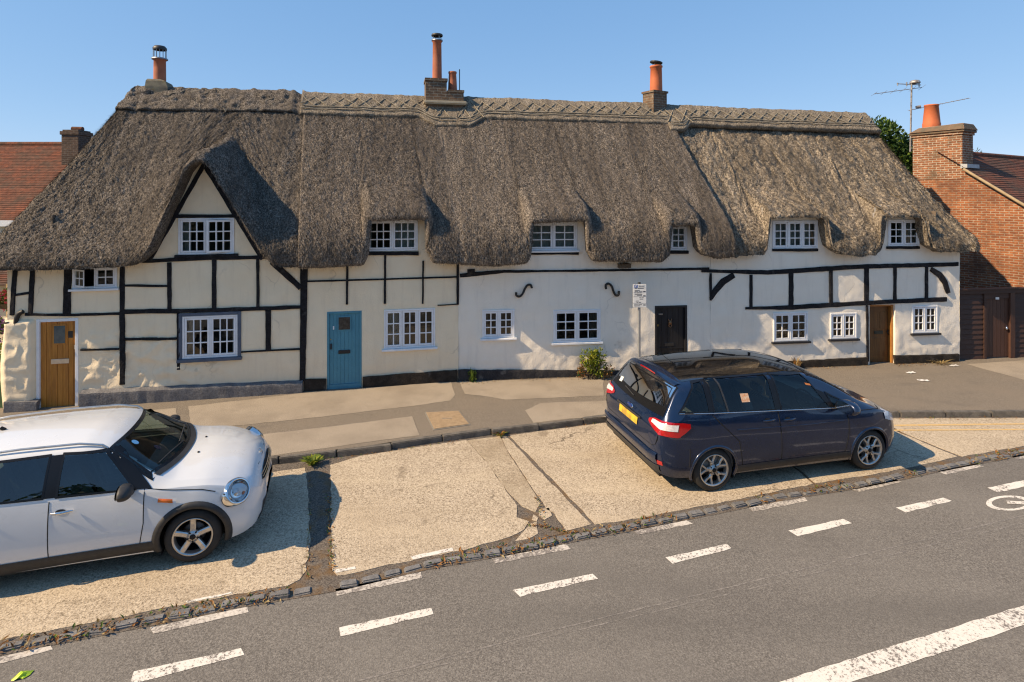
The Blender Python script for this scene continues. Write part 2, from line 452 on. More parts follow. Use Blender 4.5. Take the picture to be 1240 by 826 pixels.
ps = [G(x, y, 0) for x, y in ((516, 500), (555, 498), (568, 514), (526, 520))]
M_covf = mat('cover_surround', (.22, .2, .17), None, 20, .9)
fr_ = [p+(p-sum(ps, Vector())/4)*.08 for p in ps]
mc.prism([(p.x, p.y) for p in fr_][::-1], -.05, .004, M_covf)
mc.prism([(p.x, p.y) for p in ps][::-1], .003, .012, M_cover)
hc = sum(ps, Vector())/4
mc.prism([(hc.x-.1, hc.y-.012), (hc.x+.1, hc.y+.01), (hc.x+.1, hc.y+.04), (hc.x-.1, hc.y+.02)], .008, .016, M_pavc)
o = mc.build('manhole_cover'); tag(o, 'square rusty tan manhole cover set in the pavement near the kerb', 'manhole cover')

# ------------------------------------------------------------------ road markings
mk = MB(); mf = MB()
def mark(px, m=M_paint, z=ZR+.004, mb=None):
    ps = wob([G(x, y, ZR) for x, y in px], .1, .006)
    (mb or mk).add([(p.x, p.y, z) for p in ps], [tuple(range(len(ps)))[::-1]], m)
for q in (((162, 814), (292, 785), (296, 793), (156, 830)), ((410.5, 760.6), (522, 736.5), (525, 744), (412.4, 771)), ((621, 715), (718, 695), (724, 701), (630, 723)),
          ((806, 675.5), (880, 659), (886, 664.5), (815, 683)), ((955, 643), (1021, 628.5), (1032, 634), (966, 649.5)), ((1085, 615), (1142, 603), (1153, 607), (1097, 621)),
          ((1196, 591), (1262, 577), (1275, 581), (1209, 597)), ((1300, 569), (1355, 558), (1368, 562), (1313, 575))):
    mark(q[:1]+q[1:])
for q in (((-60, 812), (61, 781), (64, 787), (-60, 821)), ((181, 761), (300, 734.5), (301, 742), (186, 768)), ((406, 713.5), (510, 693), (511, 700), (408, 722)),
          ((595, 675.5), (685, 658.6), (691, 665), (600, 683)), ((766, 642.5), (831, 630), (839, 634.5), (773, 648)), ((905, 614), (974, 602.5), (978, 607), (912, 620)),
          ((1135, 571), (1184.5, 561), (1191, 565), (1146, 575)), ((1225, 553), (1290, 541), (1296, 545), (1232, 557))):
    mark(q, M_edge)
mark(((1030, 593), (1085, 580.5), (1092, 584), (1040, 596)), M_fade)
# solid white line
a, c = G(1240, 733, ZR), G(1240, 757, ZR); a2, c2 = G(943, 826, ZR), G(1033, 826, ZR)
da = (a-a2).normalized(); dc = (c-c2).normalized()
L0 = wob([a2-da*9, c2-da*9, c2, c+da*9, a+da*9, a2], .1, .006)
mk.add([(p.x, p.y, ZR+.004) for p in L0], [tuple(range(len(L0)))], M_paint)
# cycle symbol: two wheels and a frame lying on the road
def ring(cx, cy, rx, ry, wx, wy):
    n = 40; vs = []
    for k in range(n):
        t_ = 2*math.pi*k/n; p = G(cx+rx*math.cos(t_), cy+ry*math.sin(t_), ZR); q = G(cx+(rx-wx)*math.cos(t_), cy+(ry-wy)*math.sin(t_), ZR)
        vs += [(p.x, p.y, ZR+.004), (q.x, q.y, ZR+.004)]
    mk.add(vs, [(2*k, 2*k+1, (2*k+3) % (2*n), (2*k+2) % (2*n)) for k in range(n)], M_paint)
ring(1222, 609.5, 28, 9.2, 7, 2.4); ring(1300, 604, 28, 9, 7, 2.4)
mark(((1219, 607), (1262, 609), (1262, 613), (1220, 610.5)), z=ZR+.008)
mark(((1258, 598), (1264, 598), (1300, 606), (1294, 607)), z=ZR+.008)
struct(mk.build('road_markings'))
sc = MB()
mark(((432, 824), (640, 769.5), (1240, 623.5), (1240, 625), (640, 771), (432, 826)), M_scuff, ZR+.002, sc)
mark(((455, 826), (640, 777), (1240, 633), (1240, 634), (640, 778), (455, 827)), M_scuff, ZR+.002, sc)
struct(sc.build('road_scuff_lines'))
ym = MB()
for q in (((1072, 514.5), (1300, 512), (1300, 513.5), (1072, 516.5)), ((1082, 520.5), (1300, 519), (1300, 520.5), (1082, 522))):
    ps = wob([G(x, y, ZL) for x, y in q], .1, .004); ym.add([(p.x, p.y, ZL+.004) for p in ps], [tuple(range(len(ps)))[::-1]], M_yel)
for q in (((497, 674), (548, 663.5), (549, 667), (500, 678)), ((405, 690.5), (430, 686), (431, 689.5), (407, 694)), ((225, 728), (280, 717), (281, 719), (226, 731))):
    ps = wob([G(x, y, ZL) for x, y in q], .05, .008); ym.add([(p.x, p.y, ZL+.004) for p in ps], [tuple(range(len(ps)))[::-1]], M_paint)
struct(ym.build('bay_markings'))
# ------------------------------------------------------------------ cottage materials
def plaster(name, c1, c2, stain, rough=.9):
    m, nt, b = newmat(name); b.inputs['Roughness'].default_value = rough; b.inputs['Specular IOR Level'].default_value = .25
    v = coords(nt, 'obj')
    col = ramp(nt, noise(nt, v, 2.2, 5), [(.35, c1), (.65, c2)])
    vs = coords(nt, 'obj', (3, 1, .35))
    f = ramp(nt, noise(nt, vs, 2.5, 5, .6), [(.52, 0), (.78, .55)])
    col = mixc(nt, f, col, stain)
    f = ramp(nt, noise(nt, v, 18, 4, .7), [(.62, 0), (.75, .35)])
    col = mixc(nt, f, col, stain)
    # splash staining near the ground
    sep = _n(nt, 'ShaderNodeSeparateXYZ'); nt.links.new(v, sep.inputs[0])
    mr = _n(nt, 'ShaderNodeMapRange'); nt.links.new(sep.outputs['Z'], mr.inputs[0]); mr.inputs[1].default_value = .2; mr.inputs[2].default_value = .9; mr.inputs[3].default_value = .5; mr.inputs[4].default_value = 0
    ml = _n(nt, 'ShaderNodeMath', operation='MULTIPLY'); nt.links.new(mr.outputs[0], ml.inputs[0]); nt.links.new(noise(nt, v, 5, 5, .7), ml.inputs[1])
    col = mixc(nt, ml.outputs[0], col, tuple(x*.8 for x in stain))
    vo = _n(nt, 'ShaderNodeTexVoronoi', feature='DISTANCE_TO_EDGE'); vo.inputs['Scale'].default_value = .75
    vw = coords(nt, 'obj'); wn_ = _n(nt, 'ShaderNodeTexNoise'); wn_.inputs['Scale'].default_value = 3; nt.links.new(vw, wn_.inputs['Vector'])
    vd = mixc(nt, .22, vw, wn_.outputs['Color']); nt.links.new(vd, vo.inputs['Vector'])
    cr_ = ramp(nt, vo.outputs['Distance'], [(.0, 1), (.006, 0)]); ck = ramp(nt, noise(nt, v, .9, 2), [(.54, 0), (.62, .4)])
    cm_ = _n(nt, 'ShaderNodeMath', operation='MULTIPLY'); nt.links.new(cr_, cm_.inputs[0]); nt.links.new(ck, cm_.inputs[1])
    col = mixc(nt, cm_.outputs[0], col, tuple(x*.5 for x in stain))
    nt.links.new(col, b.inputs['Base Color'])
    bump(nt, b, noise(nt, v, 30, 4, .6), .4, .014)
    return m
M_wallA = plaster('cream_render', (.90, .76, .555), (.86, .72, .52), (.72, .59, .43))
M_wallC = plaster('white_render', (.89, .82, .71), (.86, .785, .67), (.72, .66, .575))
M_timber = mat('black_timber', (.010, .010, .012), (.02, .02, .024), 9, .7, (26, .9, .02), coord='obj', fine=(45, .6, 1.5), spec=.15, big=(5, (.07, .066, .06), .60, .74, .6))
M_timberg = mat('slate_blue_timber', (.06, .085, .13), (.09, .12, .165), 7, .6, (22, .3, .01), coord='obj')
M_plinA = mat('grey_plinth', (.10, .10, .11), (.17, .168, .172), 5, .75, (25, .5, .015), coord='obj', fine=(40, .7, 1.2))
M_plinB = mat('black_plinth', (.022, .018, .015), (.045, .037, .03), 6, .85, spec=.2, bmp=(25, .6, .02), coord='obj', fine=(40, .7, 1.25), big=(3, (.14, .125, .11), .62, .72, .6))
M_plinC = mat('slate_black_plinth', (.03, .03, .034), (.055, .052, .052), 6, .85, (25, .6, .02), coord='obj', fine=(40, .7, 1.25), spec=.2, big=(3, (.16, .15, .14), .64, .72, .6))
M_white = mat('white_gloss_paint', (.80, .82, .84), (.74, .76, .78), 6, .4, coord='obj')
M_blackp = mat('black_paint', (.015, .015, .018), None, 9, .45)
M_room = mat('dim_room', (.16, .12, .09), None, 3, .9)
M_curt = mat('net_curtain', (.55, .54, .5), (.45, .44, .41), 3, .95)
M_curtb = mat('beige_curtain', (.30, .25, .19), (.2, .165, .125), 6, .95)
m, nt, b = newmat('window_glass'); M_glass = m
nt.nodes.remove(b); out = nt.nodes['Material Output']
tr = _n(nt, 'ShaderNodeBsdfTransparent'); tr.inputs[0].default_value = (.72, .78, .77, 1)
gl = _n(nt, 'ShaderNodeBsdfGlossy'); gl.inputs['Roughness'].default_value = .015
fz = _n(nt, 'ShaderNodeFresnel'); fz.inputs['IOR'].default_value = 1.7
nz = _n(nt, 'ShaderNodeBump'); nz.inputs['Strength'].default_value = .06; nz.inputs['Distance'].default_value = .05
nt.links.new(noise(nt, coords(nt, 'obj'), 5, 2), nz.inputs['Height']); nt.links.new(nz.outputs['Normal'], gl.inputs['Normal'])
mxs = _n(nt, 'ShaderNodeMixShader'); nt.links.new(fz.outputs[0], mxs.inputs[0]); nt.links.new(tr.outputs[0], mxs.inputs[1]); nt.links.new(gl.outputs[0], mxs.inputs[2])
nt.links.new(mxs.outputs[0], out.inputs['Surface'])

def thatch_mat(name, dark, mid, light, big, sc=1.0):
    m, nt, b = newmat(name); b.inputs['Roughness'].default_value = .95; b.inputs['Specular IOR Level'].default_value = .15
    v = coords(nt, 'obj', (1, .6, .6))
    g = noise(nt, v, 40*sc, 2, .7, .4)
    col = ramp(nt, g, [(.31, dark), (.48, mid), (.68, light)])
    f = ramp(nt, noise(nt, coords(nt, 'obj', (1.2, .4, .4)), 1.1, 5, .65), [(.42, 0), (.68, .75)])
    col = mixc(nt, f, col, big)
    f = ramp(nt, noise(nt, coords(nt, 'obj', (3, .35, .35)), 2.4, 4, .6), [(.3, .72), (.7, 1.22)])
    col = mixc(nt, 1.0, col, f, 'MULTIPLY')
    nt.links.new(col, b.inputs['Base Color'])
    bump(nt, b, noise(nt, v, 42*sc, 3, .75), 1.0, .05)
    return m
M_thA = thatch_mat('dark_weathered_thatch', (.022, .019, .017), (.127, .108, .091), (.36, .315, .268), (.102, .087, .074))
M_thB = thatch_mat('grey_brown_thatch', (.028, .023, .02), (.152, .128, .107), (.42, .36, .30), (.127, .106, .089))
M_thD = thatch_mat('shaggy_pale_thatch', (.035, .028, .021), (.23, .188, .145), (.58, .49, .38), (.165, .136, .105), .85)
M_ridge = thatch_mat('ridge_thatch', (.05, .042, .033), (.22, .185, .145), (.48, .41, .32), (.18, .15, .12))
M_lig = mat('hazel_rod', (.33, .285, .215), (.2, .17, .125), 8, .8)

# ------------------------------------------------------------------ small builders
def rng(fr, x0, y0, x1, y1, d=0.0):
    ua, za = fr.px(x0, y0, d); ub, zb = fr.px(x1, y1, d)
    uc, zc = fr.px(x0, y1, d); ud, zd = fr.px(x1, y0, d)
    return ua, ub, (zb+zc)/2, (za+zd)/2

def ladder(vals, res):
    vals = sorted(vals); out = [vals[0]]
    for a in vals[1:]:
        if a-out[-1] < .004: continue
        k = max(1, int(round((a-out[-1])/res))); b0 = out[-1]
        out += [b0+(a-b0)*(i+1)/k for i in range(k)]
    return np.array(out)
def sstep(x, a, b):
    t_ = np.clip((x-a)/(b-a), 0, 1); return t_*t_*(3-2*t_)

def wall(mb, fr, u0, u1, zb, top, holes, mt, amp=.012, rough=None, depth=.16, res=.05, ztop=6.0, seed=3):
    us = ladder([u0, u1]+[h[0] for h in holes if u0 < h[0] < u1]+[h[1] for h in holes if u0 < h[1] < u1], res)
    zs = ladder([zb, ztop]+[h[2] for h in holes if h[2] > zb]+[h[3] for h in holes], res)
    U, Z = np.meshgrid(us, zs, indexing='ij')
    P = np.stack([U, Z, 0*U], -1)
    D = amp*vnoise(P, 1.3, seed)+amp*.6*vnoise(P, 3.7, seed+1)+.0035*vnoise(P, 11, seed+2)
    if rough is not None:
        rg = np.clip(rough(U, Z), 0, 1)
        n1 = 1-np.abs(vnoise(P+np.stack([.12*vnoise(P, 4, 31), .12*vnoise(P, 4, 37), 0*U], -1), 5.2, seed+7))
        n2 = 1-np.abs(vnoise(P, 11, seed+9))
        D = D+rg*(.042*(n1**3-.35)+.017*(n2**2-.4))
    edge = np.ones_like(U)
    for h in holes:
        dx = np.maximum(np.maximum(h[0]-U, U-h[1]), 0); dz = np.maximum(np.maximum(h[2]-Z, Z-h[3]), 0)
        edge = np.minimum(edge, sstep(np.hypot(dx, dz), 0, .07))
    D = D*edge
    X = fr.o[0]+U*fr.c+D*fr.s; Y = fr.o[1]+U*fr.s-D*fr.c
    uc = (us[:-1]+us[1:])/2; zc = (zs[:-1]+zs[1:])/2
    UC, ZC = np.meshgrid(uc, zc, indexing='ij')
    mk_ = ZC < top(UC)
    for h in holes:
        mk_ &= ~((UC > h[0]) & (UC < h[1]) & (ZC > h[2]) & (ZC < h[3]))
    mb.grid(np.stack([X, Y, Z], -1), mt, True, mask=mk_)
    for (a, b_, c, e) in [h[:4] for h in holes]:
        w = fr.w
        for q in (((a, 0, c), (a, depth, c), (a, depth, e), (a, 0, e)), ((b_, 0, c), (b_, 0, e), (b_, depth, e), (b_, depth, c)),
                  ((a, 0, e), (a, depth, e), (b_, depth, e), (b_, 0, e)), ((a, 0, c), (b_, 0, c), (b_, depth, c), (a, depth, c))):
            mb.quad(*[w(*p) for p in q], mt)

def beam(fr, parent, pts, wpx, m=None, name='timber_beam', out=.034, seed=[0], wob_=.006):
    """a timber on the wall face: picture points along its centre line"""
    seed[0] += 1; r = random.Random(seed[0])
    m = m or M_timber
    q = [Vector(fr.px(x, y, -out)+(0,)) for x, y in pts]
    ws = wpx if isinstance(wpx, (list, tuple)) else [wpx]*len(pts)
    L = []
    for i, (a, b_) in enumerate(zip(q, q[1:])):
        k = max(2, int((b_-a).length/.16))
        for j in range(k): L.append((a.lerp(b_, j/k), lerp(ws[i], ws[i+1], j/k)))
    L.append((q[-1], ws[-1]))
    Yd = fr.w(q[0].x, 0, 0).y
    top = []; bot = []
    for i, (p, wd) in enumerate(L):
        d = (L[min(i+1, len(L)-1)][0]-L[max(i-1, 0)][0]).normalized(); nn = Vector((-d.y, d.x, 0)); h = wd/F*Yd/2
        top.append(p+nn*(h+r.uniform(-wob_, wob_))); bot.append(p-nn*(h+r.uniform(-wob_, wob_)))
    mb = MB(); vs = []
    o2 = out+r.uniform(-.003, .004)
    for a, b_ in zip(top, bot):
        j = r.uniform(-.003, .003)
        vs += [fr.w(a.x, -o2+.008, a.y), fr.w(lerp(a.x, b_.x, .12), -o2+j, lerp(a.y, b_.y, .12)), fr.w(lerp(a.x, b_.x, .88), -o2-j, lerp(a.y, b_.y, .88)), fr.w(b_.x, -o2+.008, b_.y), fr.w(b_.x, .05, b_.y), fr.w(a.x, .05, a.y)]
    n = len(L); fs = []
    for i in range(n-1):
        for k in range(6): fs.append((6*i+k, 6*i+(k+1) % 6, 6*i+6+(k+1) % 6, 6*i+6+k))
    fs += [tuple(range(6))[::-1], tuple(range(6*n-6, 6*n))]
    mb.add(vs, fs, m)
    return mb.build(name, parent)

def rot_map(fr, u_h, d_h, ang):
    """casement plane hinged at u_h, turned outwards by ang: (s, t, z) -> world"""
    c, s_ = math.cos(ang), math.sin(ang)
    return lambda s, t_, z: fr.w(u_h+s*c+t_*s_*-1*0+t_*0-0*s_, d_h, z) if False else fr.w(u_h+s*c-t_*s_, d_h-s*s_*1.0+t_*c, z)
def bx(mb, f, s0, s1, t0, t1, z0, z1, m):
    mb.hexa([f(s0, t0, z0), f(s1, t0, z0), f(s1, t1, z0), f(s0, t1, z0), f(s0, t0, z1), f(s1, t0, z1), f(s1, t1, z1), f(s0, t1, z1)], m)

def window(fr, parent, box, cas, cols, rows, label=None, sill=True, sillm=None, surround=None, curtain=None, opens={}, rec=.0, fw=.04, cw=.042, bar=.026, hole=True):
    """box = u0, u1, z0, z1 of the outer white frame; opens {casement index: (hinge 'l'/'r', angle)}"""
    u0, u1, z0, z1 = box
    fr_mb = MB(); d0, d1 = -.022+rec, .07+rec
    fr_mb.box(fr, u0, u0+fw, d0, d1, z0, z1, M_white); fr_mb.box(fr, u1-fw, u1, d0, d1, z0, z1, M_white)
    fr_mb.box(fr, u0+fw, u1-fw, d0+.001, d1, z1-fw, z1, M_white); fr_mb.box(fr, u0+fw, u1-fw, d0+.001, d1, z0, z0+fw, M_white)
    cwid = (u1-u0-2*fw)/cas
    for i in range(1, cas): fr_mb.box(fr, u0+fw+i*cwid-.015, u0+fw+i*cwid+.015, d0+.002, d1, z0+fw, z1-fw, M_white)
    o = fr_mb.build('window', parent, bevel=.004)
    if label: o['label'] = label
    for i in range(cas):
        a0 = u0+fw+i*cwid+(.015 if i else .0); a1 = u0+fw+(i+1)*cwid-(.015 if i < cas-1 else 0)
        wd = a1-a0-.006; hh0, hh1 = z0+fw+.003, z1-fw-.003
        if i in opens:
            side, ang = opens[i]
            if side == 'l': f = rot_map(fr, a0+.003, d0+.004, ang)
            else:
                g_ = rot_map(fr, a1-.003, d0+.004, -ang); f = lambda s, t_, z, g_=g_, wd=wd: g_(s-wd, t_, z)
        else:
            f = lambda s, t_, z, a0=a0: fr.w(a0+.003+s, d0+.008+t_, z)
        cm = MB()
        bx(cm, f, 0, cw, 0, .04, hh0, hh1, M_white); bx(cm, f, wd-cw, wd, 0, .04, hh0, hh1, M_white)
        bx(cm, f, cw, wd-cw, .001, .04, hh1-cw, hh1, M_white); bx(cm, f, cw, wd-cw, .001, .04, hh0, hh0+cw, M_white)
        for k in range(1, cols):
            s_ = cw+(wd-2*cw)*k/cols; bx(cm, f, s_-bar/2, s_+bar/2, .006, .03, hh0+cw, hh1-cw, M_white)
        for k in range(1, rows):
            z_ = hh0+cw+(hh1-hh0-2*cw)*k/rows; bx(cm, f, cw, wd-cw, .007, .029, z_-bar/2, z_+bar/2, M_white)
        cm.build('casement', o, bevel=.003)
        pm = MB(); pm.quad(f(cw-.005, .02, hh0+cw-.005), f(wd-cw+.005, .02, hh0+cw-.005), f(wd-cw+.005, .02, hh1-cw+.005), f(cw-.005, .02, hh1-cw+.005), M_glass)
        pm.build('pane', o)
    if sill:
        sm = MB(); sm.box(fr, u0-.05, u1+.05, d0-.06, d1, z0-.05, z0-.003, sillm or M_white); sm.build('sill', o, bevel=.006)
    if surround:
        q = MB(); t_ = .07
        q.box(fr, u0-t_, u0-.003, d0-.012, .06, z0-t_*.9, z1+t_, surround); q.box(fr, u1+.003, u1+t_, d0-.012, .06, z0-t_*.9, z1+t_, surround)
        q.box(fr, u0-.003, u1+.003, d0-.014, .06, z1+.003, z1+t_, surround); q.box(fr, u0-t_-.03, u1+t_+.02, d0-.05, .06, z0-t_, z0-.004, surround)
        q.build('surround', o, bevel=.006)
    if curtain:
        for (s0, s1, mt_) in curtain:
            n = 30; us = np.linspace(lerp(u0, u1, s0), lerp(u0, u1, s1), n); g_ = []
            for k, u in enumerate(us):
                g_.append([fr.w(u, .17+.018*math.sin(k*1.35), z0), fr.w(u, .17+.014*math.sin(k*1.35+.3), z1)])
            cm = MB(); cm.grid(g_, mt_); cm.build('curtain', o)
    return (u0+.02, u1-.02, z0+.02, z1-.02)

def planks(mb, fr, u0, u1, d, z0, z1, m, n, th=.04, gap=.007):
    w = (u1-u0)/n
    for i in range(n):
        mb.box(fr, u0+i*w+(gap/2 if i else 0), u0+(i+1)*w-(gap/2 if i < n-1 else 0), d, d+th, z0, z1, m)
    mb.box(fr, u0, u1, d+.012, d+th+.005, z0+.001, z1-.001, m)

# ------------------------------------------------------------------ the wall path shared by the three roofs
def path(w):
    return (FL, w) if w < LAB else (FRt, w-LAB)
def wpx(x, y=300, d=0.0):
    u, z = FL.px(x, y, d)
    if u < LAB: return u, z
    u, z = FRt.px(x, y, d); return max(u, 0)+LAB, z
def wpoint(w, d):
    """point at wall position w, depth d, with the normals of the bend blended"""
    fr, u = path(w)
    k = sstep(np.array(w-LAB), -1.0, 1.0)
    a = FL.a+(FRt.a-FL.a)*float(k)+math.pi/2
    p = fr.w(u, 0, 0)
    return p.x+d*math.cos(a), p.y+d*math.sin(a), math.cos(a), math.sin(a)
DR = 2.9
E_TAB = [(-80, 326, .5), (60, 326, .5), (140, 323, .5), (160, 321, .52), (172, 316, .56), (182, 306, .6), (226, 210, .62), (234, 200, .6), (241, 196, .58), (248, 197, .56), (256, 206, .52),
         (318, 309, .5), (330, 320, .5), (340, 323, .46), (370, 324, .42), (438, 321, .42), (441, 312, .42), (444, 288, .42), (446, 267, .40), (508, 265, .39), (518, 266, .40), (519.5, 275, .42), (521, 306, .42),
         (526, 318, .42), (600, 322, .42), (636, 319, .42), (638.5, 311, .42), (640.5, 288, .42), (642, 270, .40), (699, 267, .39), (711, 268, .40), (712.5, 277, .42), (714, 306, .42), (719, 316, .42),
         (800, 317, .42), (806, 312, .42), (808, 292, .42), (810, 274, .40), (834, 273, .39), (844, 274, .40), (845.5, 283, .42), (848, 302, .42), (853, 309, .42), (870, 312, .42), (890, 310, .42),
         (927, 308, .41), (931, 301, .40), (933, 282, .40), (934.5, 265, .38), (992, 263, .37), (1003, 265, .38), (1005, 283, .40), (1009, 300, .40), (1020, 308, .40), (1045, 311, .40), (1063, 308, .40), (1070, 299, .40),
         (1072.5, 280, .39), (1074, 264, .38), (1114, 262, .37), (1123, 264, .38), (1125.5, 284, .40), (1130, 298, .40), (1140, 305, .40), (1165, 305, .40), (1195, 303, .40)]
_w = []; _z = []; _v = []
for x, y, v0 in E_TAB:
    a, z = wpx(x, y, -.42); _w.append(a); _z.append(z); _v.append(v0)
def e_of(w): return np.interp(w, _w, _z)
def v_of(w): return np.interp(w, _w, _v)
RW, RZ = [], []
for x, y in ((168, 106.5), (358, 111.5), (372, 118), (560, 123), (800, 131), (900, 136), (1045, 141)):
    a, z = wpx(x, y, DR); RW.append(a); RZ.append(z-.07)
W_END = LAB+LBC
UL_RIDGE = RW[0]-.05; UR_RIDGE = RW[-1]
_ez = [(-2, 2.9, .5), (wpx(150)[0], 2.9, .5), (wpx(190)[0], 3.3, .44), (wpx(360)[0], 3.45, .42), (wpx(880)[0], 3.45, .42), (wpx(900)[0], 3.3, .42), (wpx(1120)[0], 3.25, .42), (wpx(1160)[0], 2.92, .5), (40, 2.92, .5)]
def ez(w): return float(np.interp(w, [q[0] for q in _ez], [q[1] for q in _ez])), float(np.interp(w, [q[0] for q in _ez], [q[2] for q in _ez]))
def column(kind, w, tw=None):
    """returns wall point (x, y), inward normal, eave z, overhang, ridge point, foot of the main slope (z, overhang)"""
    if kind == 'f':
        x, y, nx, ny = wpoint(w, 0); e = float(e_of(w)); v0 = float(v_of(w))
        t_ = min(max(w if tw is None else tw, UL_RIDGE), UR_RIDGE)
        tx, ty, _, _ = wpoint(t_, DR); return (x, y, nx, ny, e, v0, tx, ty, float(np.interp(t_, RW, RZ)))+ez(w)
    if kind == 'la':        # left corner, angle 0 (front) .. 1 (side)
        p = FL.w(0, 0, 0); a = FL.a+math.pi/2-w*math.pi/2; tx, ty, _, _ = wpoint(UL_RIDGE, DR)
        return (p.x, p.y, math.cos(a), math.sin(a), float(e_of(0)), .5, tx, ty, RZ[0], 2.9, .5)
    if kind == 'ls':
        p = FL.w(0, w, 0); tx, ty, _, _ = wpoint(UL_RIDGE, DR)
        return (p.x, p.y, FL.c, FL.s, float(e_of(0)), .5, tx, ty, RZ[0], 2.9, .5)
    if kind == 'ra':
        p = FRt.w(LBC, 0, 0); a = FRt.a+math.pi/2+w*math.pi/2; tx, ty, _, _ = wpoint(UR_RIDGE, DR)
        return (p.x, p.y, math.cos(a), math.sin(a), float(e_of(W_END)), .45, tx, ty, RZ[-1], 2.92, .5)
    if kind == 'rs':
        p = FRt.w(LBC, w, 0); tx, ty, _, _ = wpoint(UR_RIDGE, DR)
        return (p.x, p.y, -FRt.c, -FRt.s, float(e_of(W_END)), .45, tx, ty, RZ[-1], 2.92, .5)

def thatch(name, cols, parent, m, off=0.0, skirt=(False, False), seed=11, clump=(.03, .03, .013), blades=0, bm_m=None):
    A = np.array(cols); x, y, nx, ny, e, v0, tx, ty, tz, Z0, EO = A.T
    n = len(A)
    B = np.stack([x, y, 0*x], -1); N = np.stack([nx, ny, 0*x], -1); T = np.stack([tx, ty, tz], -1); UPv = np.array([0, 0, 1.0])
    E = B-N*EO[:, None]; E[:, 2] = Z0
    M = lambda g: E+(T-E)*np.asarray(g)[:, None]
    zJ = np.minimum(np.maximum(e+.85, Z0+.42), tz-1.0)
    zJ = np.maximum(zJ, e+.7)
    gJ = (zJ-Z0)/(tz-Z0)
    J = M(gJ); P0 = B-N*v0[:, None]; P0[:, 2] = e
    sl = (T-E)/np.linalg.norm(T-E, axis=1)[:, None]
    h = (zJ-e)
    C1 = P0+UPv*(h*.42)[:, None]-N*(.05*h)[:, None]; C2 = J-sl*(h*.62)[:, None]
    rows = []
    for d, dz in ((.06, .05), (-.1, .02)): 
        q = B+N*d; q[:, 2] = e+dz; rows.append(q)
    for k in (.45, .75, .92):
        q = B-N*(v0*k)[:, None]; q[:, 2] = e-.012*math.sin(k*3); rows.append(q)
    nb, ns = 66, 120
    for t_ in np.linspace(0, 1, nb)**1.0:
        q = (1-t_)**3*P0+3*(1-t_)**2*t_*C1+3*(1-t_)*t_*t_*C2+t_**3*J
        if t_ < .06: q = q+N*(.05*(1-t_/.06)**2)
        rows.append(q)
    for t_ in np.linspace(0, 1, ns)[1:]:
        g = gJ+(1-gJ)*t_; q = M(g); rows.append(q)
    P = np.stack(rows, 1)
    gx = np.gradient(P, axis=0); gy = np.gradient(P, axis=1)
    NN = np.cross(gx, gy); NN /= np.maximum(np.linalg.norm(NN, axis=2), 1e-9)[..., None]
    outw = -N[:, None, :]+UPv*.3
    NN[(NN*outw).sum(-1) < 0] *= -1
    # the soffit and the lower face: keep the computed direction
    along_w = np.concatenate([[0], np.cumsum(np.hypot(np.diff(x-nx*.5), np.diff(y-ny*.5)))])
    SL = np.concatenate([np.zeros((n, 1)), np.cumsum(np.linalg.norm(np.diff(P, axis=1), axis=2), axis=1)], 1)
    Q = np.stack([np.repeat(along_w[:, None], P.shape[1], 1), SL, SL*0+seed], -1)
    D = off*sstep(np.arange(P.shape[1])[None, :]+0*SL, 3, 9)
    st = np.array([1, .6, 1.0])
    D = D+clump[0]*1.6*vnoise(Q, .55, seed)+clump[0]*.7*fbm(Q*st, 2.2, 2, seed+1)+clump[1]*.8*fbm(Q*st, 7, 2, seed+4)+clump[2]*vnoise(Q*np.array([1, .7, 1]), 21, seed+5)+clump[2]*.9*vnoise(Q, 33, seed+6)
    # run-off grooves down the slope
    D = D-clump[0]*.8*np.maximum(0, vnoise(Q*np.array([1, .12, 1]), 1.7, seed+8)-.45)*2
    D = D*np.minimum(1, (np.arange(P.shape[1])[None, :])/5.0)
    P = P+NN*D[..., None]
    sides = []
    def skirt_of(i):
        q = P[i]-NN[i]*.3; lo_ = P[i]+N[i]*.22+UPv*.06
        k = sstep(np.arange(P.shape[1]), 8, 40)[:, None]; return (lo_*(1-k)+q*k)[None]
    sk0, sk1 = skirt_of(0), skirt_of(-1)
    if skirt[0]: P = np.concatenate([sk0, P])
    if skirt[1]: P = np.concatenate([P, sk1])
    mb = MB(); mb.grid(P, m, True)
    # rear slope
    fsel = [i for i, c in enumerate(cols) if abs(tx[i]-x[i]-nx[i]*DR) < 1.5]
    if len(fsel) > 3:
        idx = fsel[::6]+[fsel[-1]]
        rw = []
        for i in idx:
            bk = B[i]+N[i]*(2*DR+.5); bk[2] = 2.85
            rw.append([T[i], (T[i]+bk)/2, bk])
        mb.grid(rw, m, True)
    # loose straw ends
    if blades:
        r = np.random.RandomState(seed)
        ii = r.randint(2, P.shape[0]-3, blades); jj = (7+(P.shape[1]-12)*r.rand(blades)**.8).astype(int)
        p = P[ii, jj]+(P[ii+1, jj]-P[ii, jj])*r.rand(blades)[:, None]
        dn = P[ii, jj-2]-P[ii, jj+1]; dn /= np.maximum(np.linalg.norm(dn, axis=1), 1e-9)[:, None]
        i0 = np.clip(ii-(1 if skirt[0] else 0), 0, n-1); no = NN[i0, jj]
        sd = np.cross(dn, no); L = r.uniform(.05, .16, blades)[:, None]
        dirv = dn+no*r.uniform(.05, .5, blades)[:, None]+sd*r.uniform(-.35, .35, blades)[:, None]
        wv = sd*r.uniform(.003, .008, blades)[:, None]
        V = np.stack([p-wv-no*.01, p+wv-no*.01, p+dirv*L], 1).reshape(-1, 3)
        b0 = len(mb.v); mb.v.extend(map(tuple, V.tolist())); mi = mb.mi(bm_m or m)
        fs = (np.arange(blades*3).reshape(-1, 3)+b0).tolist(); mb.f.extend(map(tuple, fs)); mb.m.extend([mi]*blades); mb.sm.extend([False]*blades)
    return mb.build(name, parent)

